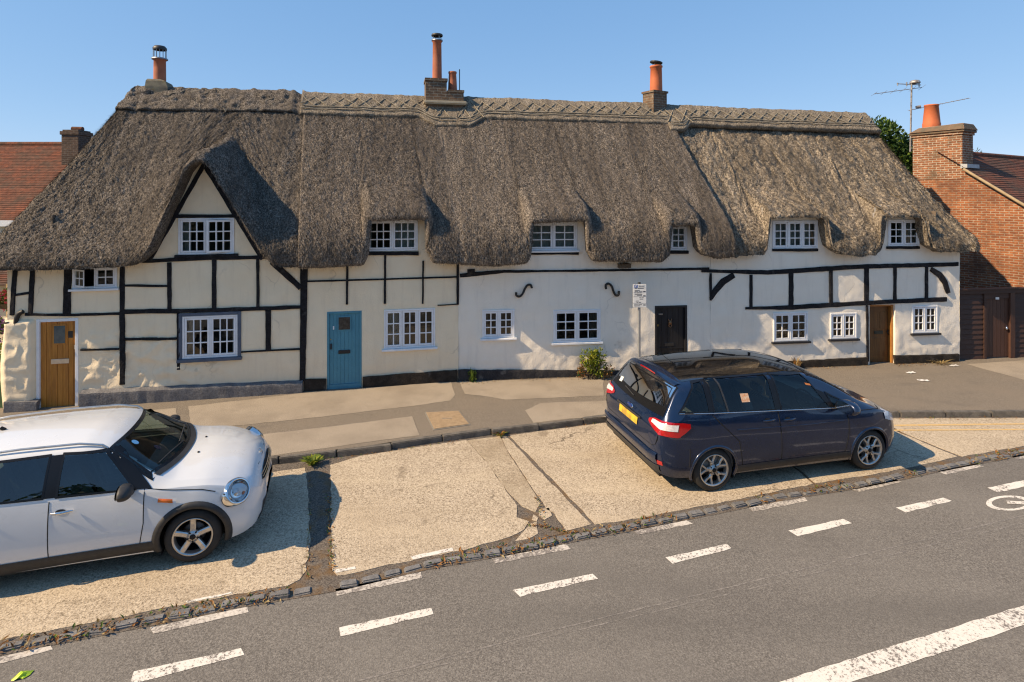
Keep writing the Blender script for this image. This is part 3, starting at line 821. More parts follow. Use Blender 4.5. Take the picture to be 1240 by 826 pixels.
def ridge(name, cols, parent, m, L, lig=True, thick=.10, seed=5, ragged=0.0, capends=(True, True), extra=None):
    A = np.array(cols); x, y, nx, ny, e, v0, tx, ty, tz, Z0, EO = A.T; n = len(A)
    B = np.stack([x, y, 0*x], -1); N = np.stack([nx, ny, 0*x], -1); T = np.stack([tx, ty, tz], -1)
    E = B-N*EO[:, None]; E[:, 2] = Z0
    Sd = (E-T)/np.linalg.norm(E-T, axis=1)[:, None]
    hz = Sd.copy(); hz[:, 2] = 0; hl = np.linalg.norm(hz, axis=1)[:, None]; hz /= np.maximum(hl, 1e-6)
    Nf = hz*(-Sd[:, 2:3])+np.array([0, 0, 1.0])*hl
    Sb = Sd*np.array([-1, -1, 1]); Nb = Nf*np.array([-1, -1, 1])
    L = np.asarray(L)
    rows = []; prm = []
    def front(s, o): rows.append(T+Sd*(s)[:, None]+Nf*o); prm.append(s)
    front(L-.05, -.02); front(L, .03); front(L, thick*.75); front(L-.03, thick)
    for k in np.linspace(.03, 1, 26): front((L-.03)*(1-k)+.10*k, thick+.02*k)
    rows.append(T+Nf*thick*.6+np.array([0, 0, thick*.75])); prm.append(0*L)
    rows.append(T+Nb*thick*.6+np.array([0, 0, thick*.75])); prm.append(0*L)
    for s in (.1, .4, .7): rows.append(T+Sb*s+Nb*thick); prm.append(0*L-s)
    rows.append(T+Sb*.72); prm.append(0*L-.72)
    P = np.stack(rows, 1)
    al = np.concatenate([[0], np.cumsum(np.linalg.norm(np.diff(T+Sd*.3, axis=0), axis=1))])
    Q = np.stack([np.repeat(al[:, None], P.shape[1], 1), np.stack(prm, 1), 0*np.stack(prm, 1)+seed], -1)
    dsp = .02*fbm(Q, 2.5, 2, seed)+(.012+ragged)*fbm(Q, 9, 2, seed+3)+.008*vnoise(Q, 25, seed+5)
    ND = np.stack([Nf]*30+[Nf, Nb]+[Nb]*4, 1)
    P = P+ND*dsp[..., None]
    if capends[0]: P = np.concatenate([(P[:1]-ND[:1]*.2), P])
    if capends[1]: P = np.concatenate([P, (P[-1:]-ND[-1:]*.2)])
    mb = MB(); mb.grid(P, m, True)
    if lig:
        def pt(a, s):
            i = int(np.clip(np.searchsorted(al, a), 1, n-1)); k = (a-al[i-1])/max(al[i]-al[i-1], 1e-6); k = min(max(k, 0), 1)
            f = lambda Z_: Z_[i-1]*(1-k)+Z_[i]*k
            ds = .02*float(fbm(np.array([[a, s, seed]]), 2.5, 2, seed)[0])
            return Vector(f(T)+f(Sd)*s+f(Nf)*(thick+.03+ds)), float(f(L))
        tot = al[-1]
        for frac in ((-.17), (-.27)):
            pts = []
            for a in np.arange(.05, tot, .2):
                Lx = pt(a, 0)[1]; pts.append(pt(a, Lx+frac)[0])
            if len(pts) > 1: mb.tube(pts, .014, M_lig, 5, False)
        step = .36
        for a in np.arange(0, tot-step, step):
            j = random.uniform(-.04, .04)
            La = pt(a, 0)[1]; lo_, hi_ = .10, La-.3
            for (a0, a1, s0, s1) in ((a+j, a+step+j, hi_, lo_), (a+j, a+step+j, lo_, hi_)):
                pts = [pt(min(max(lerp(a0, a1, k), 0), tot), lerp(s0, s1, k))[0] for k in (0, .33, .66, 1)]
                mb.tube(pts, .013, M_lig, 5, False)
    if extra: extra(mb)
    return mb.build(name, parent)

# ------------------------------------------------------------------ the three cottages
CA = thing('thatched_cottage', 'cream timber framed cottage with dark thatch, pointed gable and orange wooden door', 'cottage', FL.w(0, 0, 0), FL.a, 'thatched terrace')
WB0 = FL.px(367.5, 400)[0]
CB = thing('thatched_cottage', 'cream cottage with blue plank door between thin black timbers', 'cottage', FL.w(WB0, 0, 0), FL.a, 'thatched terrace')
CC = thing('thatched_cottage', 'white rendered cottage with black door and two iron S ties', 'cottage', FRt.w(0, 0, 0), FRt.a, 'thatched terrace')
UD0 = FRt.px(860, 400)[0]
CD = thing('thatched_cottage', 'white cottage under shaggy pale thatch with brown recessed door and thick black rails', 'cottage', FRt.w(UD0, 0, 0), FRt.a, 'thatched terrace')

# roofs
st_ = .03
wl = WB0-.02
tl = wpx(368, 118, DR)[0]
cols = [column('ls', d) for d in np.arange(2.9, .02, -.06)]+[column('la', a) for a in np.linspace(1, 0, 34)[:-1]]+[column('f', w) for w in np.arange(0, wl+.2, st_)]
roofA = thatch('roof', cols, CA, M_thA, 0, (False, True), 11, (.014, .017, .014), 46000, M_thA)
mid_b0, mid_b1 = wl-.02, wpx(891, 308, -.5)[0]
mid_t0, mid_t1 = tl, wpx(803, 131, DR)[0]
ms = np.arange(mid_b0, mid_b1, st_)
mcols = [column('f', w, lerp(mid_t0, mid_t1, (w-mid_b0)/(mid_b1-mid_b0))) for w in ms]
isp = int(np.argmin(np.abs(ms-LAB)))
roofB = thatch('roof', mcols[:isp+1], CB, M_thB, .10, (True, False), 23, (.010, .011, .012), 34000, M_thB)
roofC = thatch('roof', mcols[isp:], CC, M_thB, .10, (False, True), 23, (.010, .011, .012), 44000, M_thB)
rb0 = mid_b1-.5; rt0 = mid_t1-.3
rws = np.arange(rb0, W_END+.001, st_)
rcols = [column('f', w, lerp(rt0, W_END, (w-rb0)/(W_END-rb0))) for w in rws]+[column('ra', a) for a in np.linspace(0, 1, 34)[1:]]+[column('rs', d) for d in np.arange(.06, 2.9, .06)]
roofD = thatch('roof', rcols, CD, M_thD, -.05, (True, False), 41, (.026, .044, .018), 60000, M_thD)

# ridges
def lens(ws, base, bumps):
    L = np.full(len(ws), base)
    for (c, hw, ramp_, add) in bumps:
        dd = np.abs(np.asarray(ws)-c); L = np.maximum(L, base+add*np.clip((hw+ramp_-dd)/ramp_, 0, 1))
    return L
ra_cols = [column('ls', d) for d in np.arange(2.9, .02, -.15)]+[column('la', a) for a in np.linspace(1, 0, 20)[:-1]]+[column('f', w) for w in np.arange(0, tl+.1, .05)]
def stray_rods(q):
    rr_ = random.Random(31)
    for i in range(26):
        w_ = rr_.uniform(2.2, tl); c_ = column('f', w_); T_ = Vector((c_[6], c_[7], c_[8])); E_ = Vector((c_[0]-c_[2]*.5, c_[1]-c_[3]*.5, 2.9)); sd_ = (E_-T_).normalized(); al_ = Vector((c_[3], -c_[2], 0)); nr_ = sd_.cross(al_); nr_ = nr_ if nr_.z > 0 else -nr_
        a_ = T_+sd_*rr_.uniform(.08, .7)+nr_*.10; d_ = (al_*rr_.uniform(-1, 1)+sd_*rr_.uniform(-.6, .6)).normalized()*rr_.uniform(.15, .4)
        q.tube([a_, a_+d_*.5+nr_*.02, a_+d_], .008, M_lig, 4)
ridge('ridge', ra_cols, roofA, M_thA, np.full(len(ra_cols), .78), False, .09, 7, .02, extra=stray_rods)
rw = np.arange(mid_t0-.02, mid_t1, .05); ch_w = wpx(548, 150, 2.2)[0]; i_b = int(np.argmin(np.abs(rw-LAB-.1)))
mk_c = lambda w: column('f', w)
Lm = lens(rw, .78, [(ch_w, .42, .38, .36)])
ridge('ridge', [mk_c(w) for w in rw[:i_b+1]], roofB, M_ridge, Lm[:i_b+1], True, .17, 9, 0, (True, False))
ridge('ridge', [mk_c(w) for w in rw[i_b:]], roofC, M_ridge, Lm[i_b:], True, .17, 9, 0, (False, True))
rw2 = np.arange(mid_t1-.1, UR_RIDGE+.001, .05)
rd_cols = [mk_c(w) for w in rw2]+[column('f', w) for w in np.arange(UR_RIDGE+.05, W_END, .12)]+[column('ra', a) for a in np.linspace(0, 1, 16)[1:]]+[column('rs', d) for d in np.arange(.2, 2.9, .2)]
Ld = np.full(len(rd_cols), .74); Ld[:len(rw2)] = lens(rw2, .74, [(mid_t1+.1, .2, .3, .3)])
ridge('ridge', rd_cols, roofD, M_ridge, Ld, True, .16, 15, 0, (True, False))

# walls: openings first
def roofline(off):
    return lambda U: e_of(U+off)+.28
holesA, holesB, holesC, holesD = [], [], [], []
# --- cottage A
b_ = rng(FL, 88, 323, 142, 349); holesA.append(window(FL, CA, b_, 2, 2, 2, 'small upper window with its left casement standing open', opens={0: ('l', R(38))}, cw=.035, bar=.022))
b_ = rng(FL, 216, 264, 284, 308); holesA.append(window(FL, CA, b_, 2, 3, 3, 'gable window with its right casement ajar', sill=False, opens={1: ('r', R(16))}, curtain=[(.02, .18, M_curt)]))
b_ = rng(FL, 221, 382, 288, 433); holesA.append(window(FL, CA, b_, 2, 3, 3, 'large ground floor window in a slate blue surround', sill=False, surround=M_timberg, curtain=[(0, .14, M_curt), (.86, 1, M_curt)]))
dA = rng(FL, 44, 386, 95, 496); holesA.append(dA)
# --- cottage B
b_ = rng(FL, 444, 266, 506, 304); holesB.append(window(FL, CB, b_, 2, 3, 3, sill=False, curtain=[(.5, 1, M_curt), (0, .1, M_curt)]))
b_ = rng(FL, 465, 374, 527, 421); holesB.append(window(FL, CB, b_, 3, 2, 3, curtain=[(0, .3, M_curt)]))
dB = rng(FL, 396, 377, 438, 472); holesB.append(dB)
# --- cottage C
b_ = rng(FRt, 640, 269, 699, 303); holesC.append(window(FRt, CC, b_, 2, 2, 3, curtain=[(0, 1, M_curt)]))
b_ = rng(FRt, 584, 375, 623, 409); holesC.append(window(FRt, CC, b_, 2, 2, 3, curtain=[(0, .2, M_curtb)]))
b_ = rng(FRt, 670, 375, 727, 414); holesC.append(window(FRt, CC, b_, 2, 2, 3, curtain=[(0, .16, M_curtb), (.8, 1, M_curtb)]))
b_ = rng(FRt, 811, 273, 832, 303); holesC.append(window(FRt, CC, b_, 1, 2, 3, sill=False, curtain=[(0, 1, M_curt)]))
dC = rng(FRt, 793, 370, 832, 452); holesC.append(dC)
# --- cottage D
b_ = rng(FRt, 935, 267, 990, 301); holesD.append(window(FRt, CD, b_, 3, 2, 3, sill=False, curtain=[(0, 1, M_curt)]))
b_ = rng(FRt, 1075, 266, 1113, 298); holesD.append(window(FRt, CD, b_, 2, 2, 3, sill=False, curtain=[(.5, 1, M_curt)]))
b_ = rng(FRt, 936, 378, 978, 413); holesD.append(window(FRt, CD, b_, 2, 2, 3, sillm=M_blackp, curtain=[(.05, .5, M_curtb), (.75, 1, M_curtb)]))
b_ = rng(FRt, 1005, 379, 1037, 410); holesD.append(window(FRt, CD, b_, 2, 2, 3, sillm=M_blackp))
b_ = rng(FRt, 1104, 370, 1135, 403); holesD.append(window(FRt, CD, b_, 2, 2, 3, sillm=M_blackp))
dD = rng(FRt, 1053, 369, 1084, 444); holesD.append(dD)

u240 = FL.px(240, 450)[0]
def roughA(U, Z):
    a = sstep(Z, 1.75, 1.25)*sstep(U, u240+1.2, u240-.6)*.95
    return a+.12
def roughC(U, Z): return .07+.24*sstep(Z, 1.2, .3)
wm = MB(); wall(wm, FL, .06, WB0-.001, -.2, roofline(0), holesA, M_wallA, .012, roughA, ztop=5.6)
def shell(mb, fr, u0, u1, m, sides, zt=2.9):
    w = fr.w
    mb.quad(w(u0, 5.8, -.2), w(u1, 5.8, -.2), w(u1, 5.8, zt+.2), w(u0, 5.8, zt+.2), m)
    for s_ in sides: mb.quad(w(s_, .0, -.2), w(s_, 5.8, -.2), w(s_, 5.8, zt), w(s_, .0, zt), m)
shell(wm, FL, .06, WB0, M_wallA, [.06])
wm.build('wall', CA)
wm = MB(); wall(wm, FL, WB0+.001, LAB, -.2, roofline(0), holesB, M_wallA, .010, lambda U, Z: .06+.15*sstep(Z, 1, .4), ztop=4.4, seed=8); shell(wm, FL, WB0, LAB, M_wallA, []); wm.build('wall', CB)
wm = MB(); wall(wm, FRt, 0, UD0, -.2, roofline(LAB), holesC, M_wallC, .012, roughC, ztop=4.4, seed=13); shell(wm, FRt, 0, UD0, M_wallC, []); wm.build('wall', CC)
wm = MB(); wall(wm, FRt, UD0+.001, LBC, -.2, roofline(LAB), holesD, M_wallC, .013, roughC, ztop=4.4, seed=17); shell(wm, FRt, UD0, LBC, M_wallC, [LBC]); wm.build('wall', CD)
for fr, u0, u1, par in ((FL, .75, WB0, CA), (FL, WB0, LAB, CB), (FRt, 0, UD0, CC), (FRt, UD0, LBC-.5, CD)):
    q = MB(); w = fr.w; q.quad(w(u0, 1.3, -.1), w(u1, 1.3, -.1), w(u1, 1.3, 3.95), w(u0, 1.3, 3.95), M_room)
    for u in (u0+.01, u1-.01): q.quad(w(u, .2, -.1), w(u, 1.3, -.1), w(u, 1.3, 3.95), w(u, .2, 3.95), M_room)
    q.quad(w(u0, .17, -.02), w(u1, .17, -.02), w(u1, 1.3, -.02), w(u0, 1.3, -.02), M_room); q.quad(w(u0, .17, 2.25), w(u1, .17, 2.25), w(u1, 1.3, 2.25), w(u0, 1.3, 2.25), M_room)
    q.build('interior_wall', par)

# masonry pier at the left end of cottage A (rough render, leans out a little)
pm = MB(); n1, n2 = 22, 40; g_ = []
zt0 = FL.px(20, 388)[1]; ul0, ul1 = FL.px(6, 440)[0]-.02, FL.px(43, 440)[0]
for i in range(n1):
    a = i/(n1-1); row = []
    for j in range(n2):
        z = lerp(-.2, zt0, j/(n2-1)); ee = min(a, 1-a)*8; bul = .09*min(1, ee)**.5
        u = lerp(ul0, ul1, a); P_ = np.array([[u, z, 4.0]])
        dsp = .03*float(((1-abs(vnoise(P_, 5.5, 3)))**3)[0])+.02*float(vnoise(P_, 2, 5)[0])
        if j == n2-1: bul *= .3
        row.append(FL.w(u-(.05 if a < .05 else 0)*math.sin(z*2), -(bul+dsp*min(1, ee)), z))
    g_.append(row)
pm.grid(g_, M_wallA); pm.add([g_[i][-1] for i in range(n1)]+[FL.w(ul1, .02, zt0+.06), FL.w(ul0, .02, zt0+.06)], [tuple(range(n1+2))], M_wallA)
pm.add([g_[0][j] for j in range(n2)]+[FL.w(ul0, .1, zt0), FL.w(ul0, .1, -.2)], [tuple(range(n2+2))], M_wallA)
pm.build('pier', CA)

# plinths
def plinth(fr, parent, x0, yt0, yb, x1, yt1, m, out=.09, slope=.05, segs=None):
    u0, za = fr.px(x0, yt0, -out); u1, zb = fr.px(x1, yt1, -out)
    n = max(2, int((u1-u0)/.15)); rows = []
    r = random.Random(int(x0))
    for i in range(n+1):
        k = i/n; u = lerp(u0, u1, k); zt = lerp(za, zb, k)+r.uniform(-.008, .008); o2 = out+r.uniform(-.006, .006)
        rows.append([fr.w(u, .02, zt+slope), fr.w(u, -.02, zt+slope), fr.w(u, -o2, zt), fr.w(u, -o2-.005, zt-.04), fr.w(u, -o2-r.uniform(0, .01), (zt-.1)/2), fr.w(u, -o2, -.2)])
    mb = MB(); mb.grid(rows, m, False)
    mb.add(rows[0], [(0, 1, 2, 3, 4, 5)], m); mb.add(rows[-1], [(5, 4, 3, 2, 1, 0)], m)
    return mb.build('plinth', parent)
plinth(FL, CA, 96, 477, 492, 366, 465, M_plinA, .13, .05)
plinth(FL, CA, 4, 487, 502, 44, 487, M_plinA, .15, .02)
plinth(FL, CB, 368, 460, 473, 395, 459, M_plinB, .05, .0)
plinth(FL, CB, 439, 457, 471, 554, 448, M_plinB, .05, .0)
plinth(FRt, CC, 555, 448, 461, 792, 449, M_plinC, .05, .0)
plinth(FRt, CC, 832, 444, 450, 859, 443, M_plinB, .05, .0)
plinth(FRt, CD, 861, 443, 450, 1051, 433, M_plinB, .06, .0)
plinth(FRt, CD, 1084, 431, 442, 1162, 429, M_plinB, .06, .0)

# timbers
for pts, wd in ((((18, 322), (13.5, 382)), 5), (((39, 322), (36, 381)), 5), (((82, 320), (80, 381)), 8), (((147.5, 318), (147.5, 466)), 5.5),
                (((14, 358), (40, 354)), 2.5), (((30, 381), (90, 381.5), (145, 380)), 3), (((150, 346), (203, 346.5)), 3), (((150, 377.5), (217, 377)), 5.5),
                (((172, 316.5), (250, 313), (322, 311.5)), 4.5), (((215, 377), (300, 374.5), (364, 372)), 4.5), (((204.5, 318), (205, 376)), 4.5), (((259, 315), (259, 374)), 5),
                (((312, 313), (312, 372)), 3.5), (((216, 380), (216, 448)), 4), (((149, 411.5), (213, 410.5)), 3), (((97, 424), (143, 423)), 2.5),
                (((324.5, 376), (324.5, 424)), 6), (((292, 426.5), (363, 423)), 2), (((368, 318), (367.5, 380), (366, 462)), [8.5, 8, 6]), (((329, 317), (364, 349)), [7, 6]),
                (((247, 199), (181, 314)), 5), (((247, 199), (318, 314)), 5.5), (((213, 262), (283, 261.5)), 4)):
    beam(FL, CA, pts, wd)
beam(FL, CA, ((211, 311), (288, 309)), 3.5, M_timber, 'sill_beam', .06)
for pts, wd in ((((420.5, 318), (420, 369)), 2.6), (((466.5, 306), (466, 368)), 2.6), (((512.5, 316), (512, 368)), 2), (((554.5, 316), (554.5, 369)), 3), (((372, 341), (460, 338.5), (554, 335.5)), 2),
                (((530, 370), (555, 368.5)), 1.2)):
    beam(FL, CB, pts, wd, wob_=.003)
beam(FL, CB, ((444, 307), (507, 307)), 4.5, M_timber, 'sill_beam', .05)
beam(FRt, CC, ((557, 334), (575, 332), (610, 329), (660, 328.5), (735, 327.5), (859, 325.5)), [4.5, 5, 3.5, 2.6, 2.6, 3], wob_=.004)
beam(FRt, CC, ((566, 329), (575, 328.5)), 5)
beam(FRt, CC, ((643, 306.5), (701, 306.5)), 4, M_timber, 'sill_beam', .05)
beam(FRt, CC, ((810, 305.5), (834, 305.5)), 3.5, M_timber, 'sill_beam', .05)
for pts, wd in ((((850, 328), (930, 330), (1045, 323), (1161, 320)), [3, 5.5, 5.5, 5]), (((861, 331), (861, 364)), 2.6), (((889, 333), (876, 341), (866, 353), (861.5, 362)), [7, 8, 7, 4]), (((910, 333), (910, 373)), 4),
                (((958.5, 331), (958.5, 372)), 6), (((1007, 328), (1007, 368)), 4), (((1050, 325), (1050, 368)), 6), (((1051, 370), (1051.5, 438)), 2.6), (((1084.5, 324), (1084.5, 365)), 4),
                (((1123, 323), (1123, 363)), 4), (((1128, 326), (1139, 333), (1145, 342), (1149, 355)), [5, 7, 7, 5]), (((903, 373.5), (960, 372.5), (1000, 370), (1050, 367), (1147, 362.5)), [3, 5.5, 5.5, 5, 5.5])):
    beam(FRt, CD, pts, wd)
beam(FRt, CD, ((936, 303), (991, 303)), 3.2, M_timber, 'sill_beam', .05)
beam(FRt, CD, ((1075, 300), (1114, 300)), 3.2, M_timber, 'sill_beam', .05)

# ------------------------------------------------------------------ doors
M_oak = mat('orange_stained_wood', (.52, .205, .032), (.42, .155, .022), 5, .5, (30, .25, .006), coord='obj', stretch=(6, 1, .5), big=(2.5, (.26, .085, .015), .45, .75, .6))
M_blue = mat('blue_door_paint', (.05, .25, .34), (.042, .225, .31), 4, .5, coord='obj')
M_brown = mat('varnished_brown_wood', (.16, .07, .022), (.10, .042, .014), 4, .35, (30, .2, .006), coord='obj', stretch=(6, 1, .5))
M_steel = mat('brushed_steel', (.6, .6, .6), None, 20, .3, metal=1)
M_brass = mat('brass', (.7, .48, .18), None, 20, .3, metal=1)
def frame_of(fr, par, u0, u1, z0, z1, m, w=.06, d0=-.01, d1=.12):
    q = MB(); q.box(fr, u0, u0+w, d0, d1, z0, z1, m); q.box(fr, u1-w, u1, d0, d1, z0, z1, m); q.box(fr, u0+w, u1-w, d0+.001, d1, z1-w, z1, m); q.build('door_frame', par, bevel=.005)
u0, u1, z0, z1 = dA
frame_of(FL, CA, u0, u1, z0, z1, M_white, .06)
q = MB(); planks(q, FL, u0+.062, u1-.004, .04, z0+.05, z1-.062, M_oak, 7)
dr = q.build('door', CA); dr['label'] = 'orange varnished plank door'
wd = u1-u0
def sub(fr, name, par, u, z, w_, h_, d, m, th=.02, bevel=.004):
    q = MB(); q.box(fr, u-w_/2, u+w_/2, d-th, d, z-h_/2, z+h_/2, m); return q.build(name, par, bevel=bevel)
cu, cz = FL.px(72.5, 405, .04); q = MB()
q.box(FL, cu-.13, cu+.13, .028, .04, cz-.21, cz+.21, M_oak); q.box(FL, cu-.10, cu+.10, .024, .030, cz-.18, cz+.18, M_glass if False else mat('leaded_glass', (.02, .06, .08), (.06, .10, .11), 12, .08)); q.build('door_window', dr)
cu2, cz2 = FL.px(85.5, 405, .04); sub(FL, 'notice', dr, cu2, cz2, .09, .14, .04, M_blackp, .008)
cu2, cz2 = FL.px(73, 437.5, .04); lp = sub(FL, 'letter_plate', dr, cu2, cz2, .33, .1, .04, M_steel, .015)
cu2, cz2 = FL.px(92, 420, .04); sub(FL, 'lock', dr, cu2, cz2, .05, .09, .04, M_steel, .03)
q = MB(); q.box(FL, u0-.05, u1+.05, -.22, .06, -.2, z0+.045, M_oak); q.build('doorstep', CA, bevel=.01)
# blue door
u0, u1, z0, z1 = dB
frame_of(FL, CB, u0, u1, z0, z1, M_blue, .05)
q = MB(); planks(q, FL, u0+.052, u1-.052, .02, z0+.03, z1-.052, M_blue, 8, gap=.006); q.box(FL, u0+.052, u1-.052, -.005, .03, z0+.03, z0+.13, M_blue)
dr = q.build('door', CB); dr['label'] = 'blue plank door with a small square pane'
M_darkglass = mat('dark_obscured_glass', (.015, .014, .013), (.06, .055, .05), 14, .12)
cu, cz = FL.px(417, 391.5, .02); q = MB(); q.box(FL, cu-.15, cu+.15, .006, .02, cz-.165, cz+.165, M_blue); q.box(FL, cu-.125, cu+.125, .002, .01, cz-.14, cz+.14, M_darkglass); q.build('door_window', dr)
cu, cz = FL.px(417, 426, .02); sub(FL, 'letter_plate', dr, cu, cz, .26, .08, .02, M_blackp, .015)
cu, cz = FL.px(401, 419.5, .02); sub(FL, 'handle', dr, cu, cz, .035, .13, .02, M_blackp, .03)
cu, cz = FL.px(404, 397, .02); sub(FL, 'bell_push', dr, cu, cz, .03, .08, .02, M_white, .012)
cu, cz = FL.px(400.5, 411, .02); sub(FL, 'lock', dr, cu, cz, .025, .03, .02, M_brass, .012)
q = MB(); q.box(FL, u0+.02, u1-.02, -.05, .05, -.2, z0+.025, M_kerb); q.build('doorstep', CB, bevel=.008)
# black door
u0, u1, z0, z1 = dC
frame_of(FRt, CC, u0, u1, z0, z1, M_blackp, .055, -.012, .14)
M_blackd = mat('black_door_paint', (.012, .012, .014), (.02, .02, .023), 5, .35, (20, .2, .006), coord='obj', stretch=(5, 1, .5))
q = MB(); planks(q, FRt, u0+.057, u1-.057, .06, z0+.02, z1-.057, M_blackd, 5)
q.box(FRt, u0+.057, u1-.057, .045, .07, z0+.6, z0+.62, M_blackd)
dr = q.build('door', CC); dr['label'] = 'black door with a knocker'
cu, cz = FRt.px(811, 390, .06); q = MB(); M_bronze = mat('dull_bronze', (.32, .17, .09), None, 20, .45, metal=.8)
q.lathe(tuple(FRt.w(cu, .045, cz-.02)), [(0, -.05), (.03, -.035), (.045, 0), (.035, .035), (.02, .06), (0, .07)], M_bronze, 12)
for sg in (-1, 1): q.tube([FRt.w(cu+sg*.02, .045, cz+.03), FRt.w(cu+sg*.045, .04, cz+.085)], [.018, .004], M_bronze, 6)
q.tube([FRt.w(cu-.03, .03, cz-.03), FRt.w(cu-.035, .025, cz-.09), FRt.w(cu, .022, cz-.12), FRt.w(cu+.035, .025, cz-.09), FRt.w(cu+.03, .03, cz-.03)], .010, M_bronze, 6); q.build('knocker', dr)
cu, cz = FRt.px(800, 380.5, .06); sub(FRt, 'name_plate', dr, cu, cz, .11, .035, .06, M_steel, .008)
cu, cz = FRt.px(795.5, 394, .06); sub(FRt, 'lock', dr, cu+.02, cz, .04, .05, .06, M_brass, .015)
cu, cz = FRt.px(810.5, 417, .06); sub(FRt, 'letter_plate', dr, cu, cz, .24, .08, .06, mat('dull_pewter', (.12, .12, .12), None, 20, .4, metal=1), .012)
q = MB(); q.box(FRt, u0-.02, u1+.02, -.12, .05, -.2, z0+.015, M_kerb); q.build('doorstep', CC, bevel=.008)
# brown door
u0, u1, z0, z1 = dD
M_orangew = mat('orange_frame_wood', (.40, .17, .04), (.3, .12, .03), 6, .45, coord='obj')
frame_of(FRt, CD, u0, u1, z0, z1, M_orangew, .055, .06, .2)
q = MB(); q.box(FRt, u0+.057, u1-.057, .17, .21, z0+.03, z1-.057, M_brown)
for a, b2 in ((.12, .47), (.53, .88)): q.box(FRt, lerp(u0, u1, a+.06), lerp(u0, u1, b2+.0), .162, .17, z0+.95, z1-.22, M_brown)
q.box(FRt, lerp(u0, u1, .18), lerp(u0, u1, .82), .162, .17, z0+.15, z0+.72, M_brown)
dr = q.build('door', CD, bevel=.004); dr['label'] = 'brown varnished door set back in its opening'
cu, cz = FRt.px(1063.5, 402.5, .17); sub(FRt, 'letter_plate', dr, cu, cz, .25, .08, .165, mat('dark_letterbox', (.02, .03, .025), None, 20, .4), .015)
cu, cz = FRt.px(1076, 402, .17); q = MB(); q.tube([FRt.w(cu+.05*math.cos(t_), .145, cz+.06*math.sin(t_)) for t_ in np.linspace(0, 6.283, 12)], .014, M_blackp, 6, False); q.build('handle', dr)
q = MB(); q.box(FRt, u0-.06, u1+.06, -.12, .2, -.2, z0+.025, M_kerb); q.box(FRt, u0+.0, u1-.0, -.04, .2, z0+.02, z0+.06, M_orangew); q.build('doorstep', CD, bevel=.008)

# iron wall ties
M_iron = mat('black_iron', (.012, .012, .013), None, 14, .55)
def s_tie(fr, par, pts, name='wall_tie', r=.028):
    q = MB(); P_ = []
    for i in range(len(pts)-1):
        p0, p1, p2, p3 = [Vector(pts[min(max(i+k, 0), len(pts)-1)]+(0,)) for k in (-1, 0, 1, 2)]
        for t_ in (0, .25, .5, .75):
            P_.append(.5*((2*p1)+(-p0+p2)*t_+(2*p0-5*p1+4*p2-p3)*t_*t_+(-p0+3*p1-3*p2+p3)*t_**3))
    P_.append(Vector(pts[-1]+(0,)))
    q.tube([fr.w(*((lambda uz: (uz[0], -.05, uz[1]))(fr.px(p.x, p.y, -.05)))) for p in P_], r, M_iron, 8); return q.build(name, par)
s_tie(FRt, CC, [(625, 354), (625.5, 358), (629.5, 359), (633, 355.5), (635.5, 350), (638.5, 345.5), (642.5, 345), (644, 349)])
s_tie(FRt, CC, [(734, 350), (733.5, 345.5), (737, 343.5), (741, 347), (742.5, 352), (745.5, 357.5), (749, 357), (749.5, 352.5)])
s_tie(FL, CA, [(8, 390), (9, 394), (14, 396), (19, 392), (20, 386), (23, 380), (28, 377.5)], r=.045)
q = MB(); bx_u, bx_z = FRt.px(756.5, 322, -.1); q.box(FRt, bx_u-.15, bx_u+.15, -.14, .02, bx_z-.055, bx_z+.055, mat('brown_box', (.12, .085, .055), None, 9, .7)); q.box(FRt, bx_u-.02, bx_u+.02, -.1, .02, bx_z+.05, bx_z+.12, M_iron); q.build('bat_box', CC, bevel=.01)

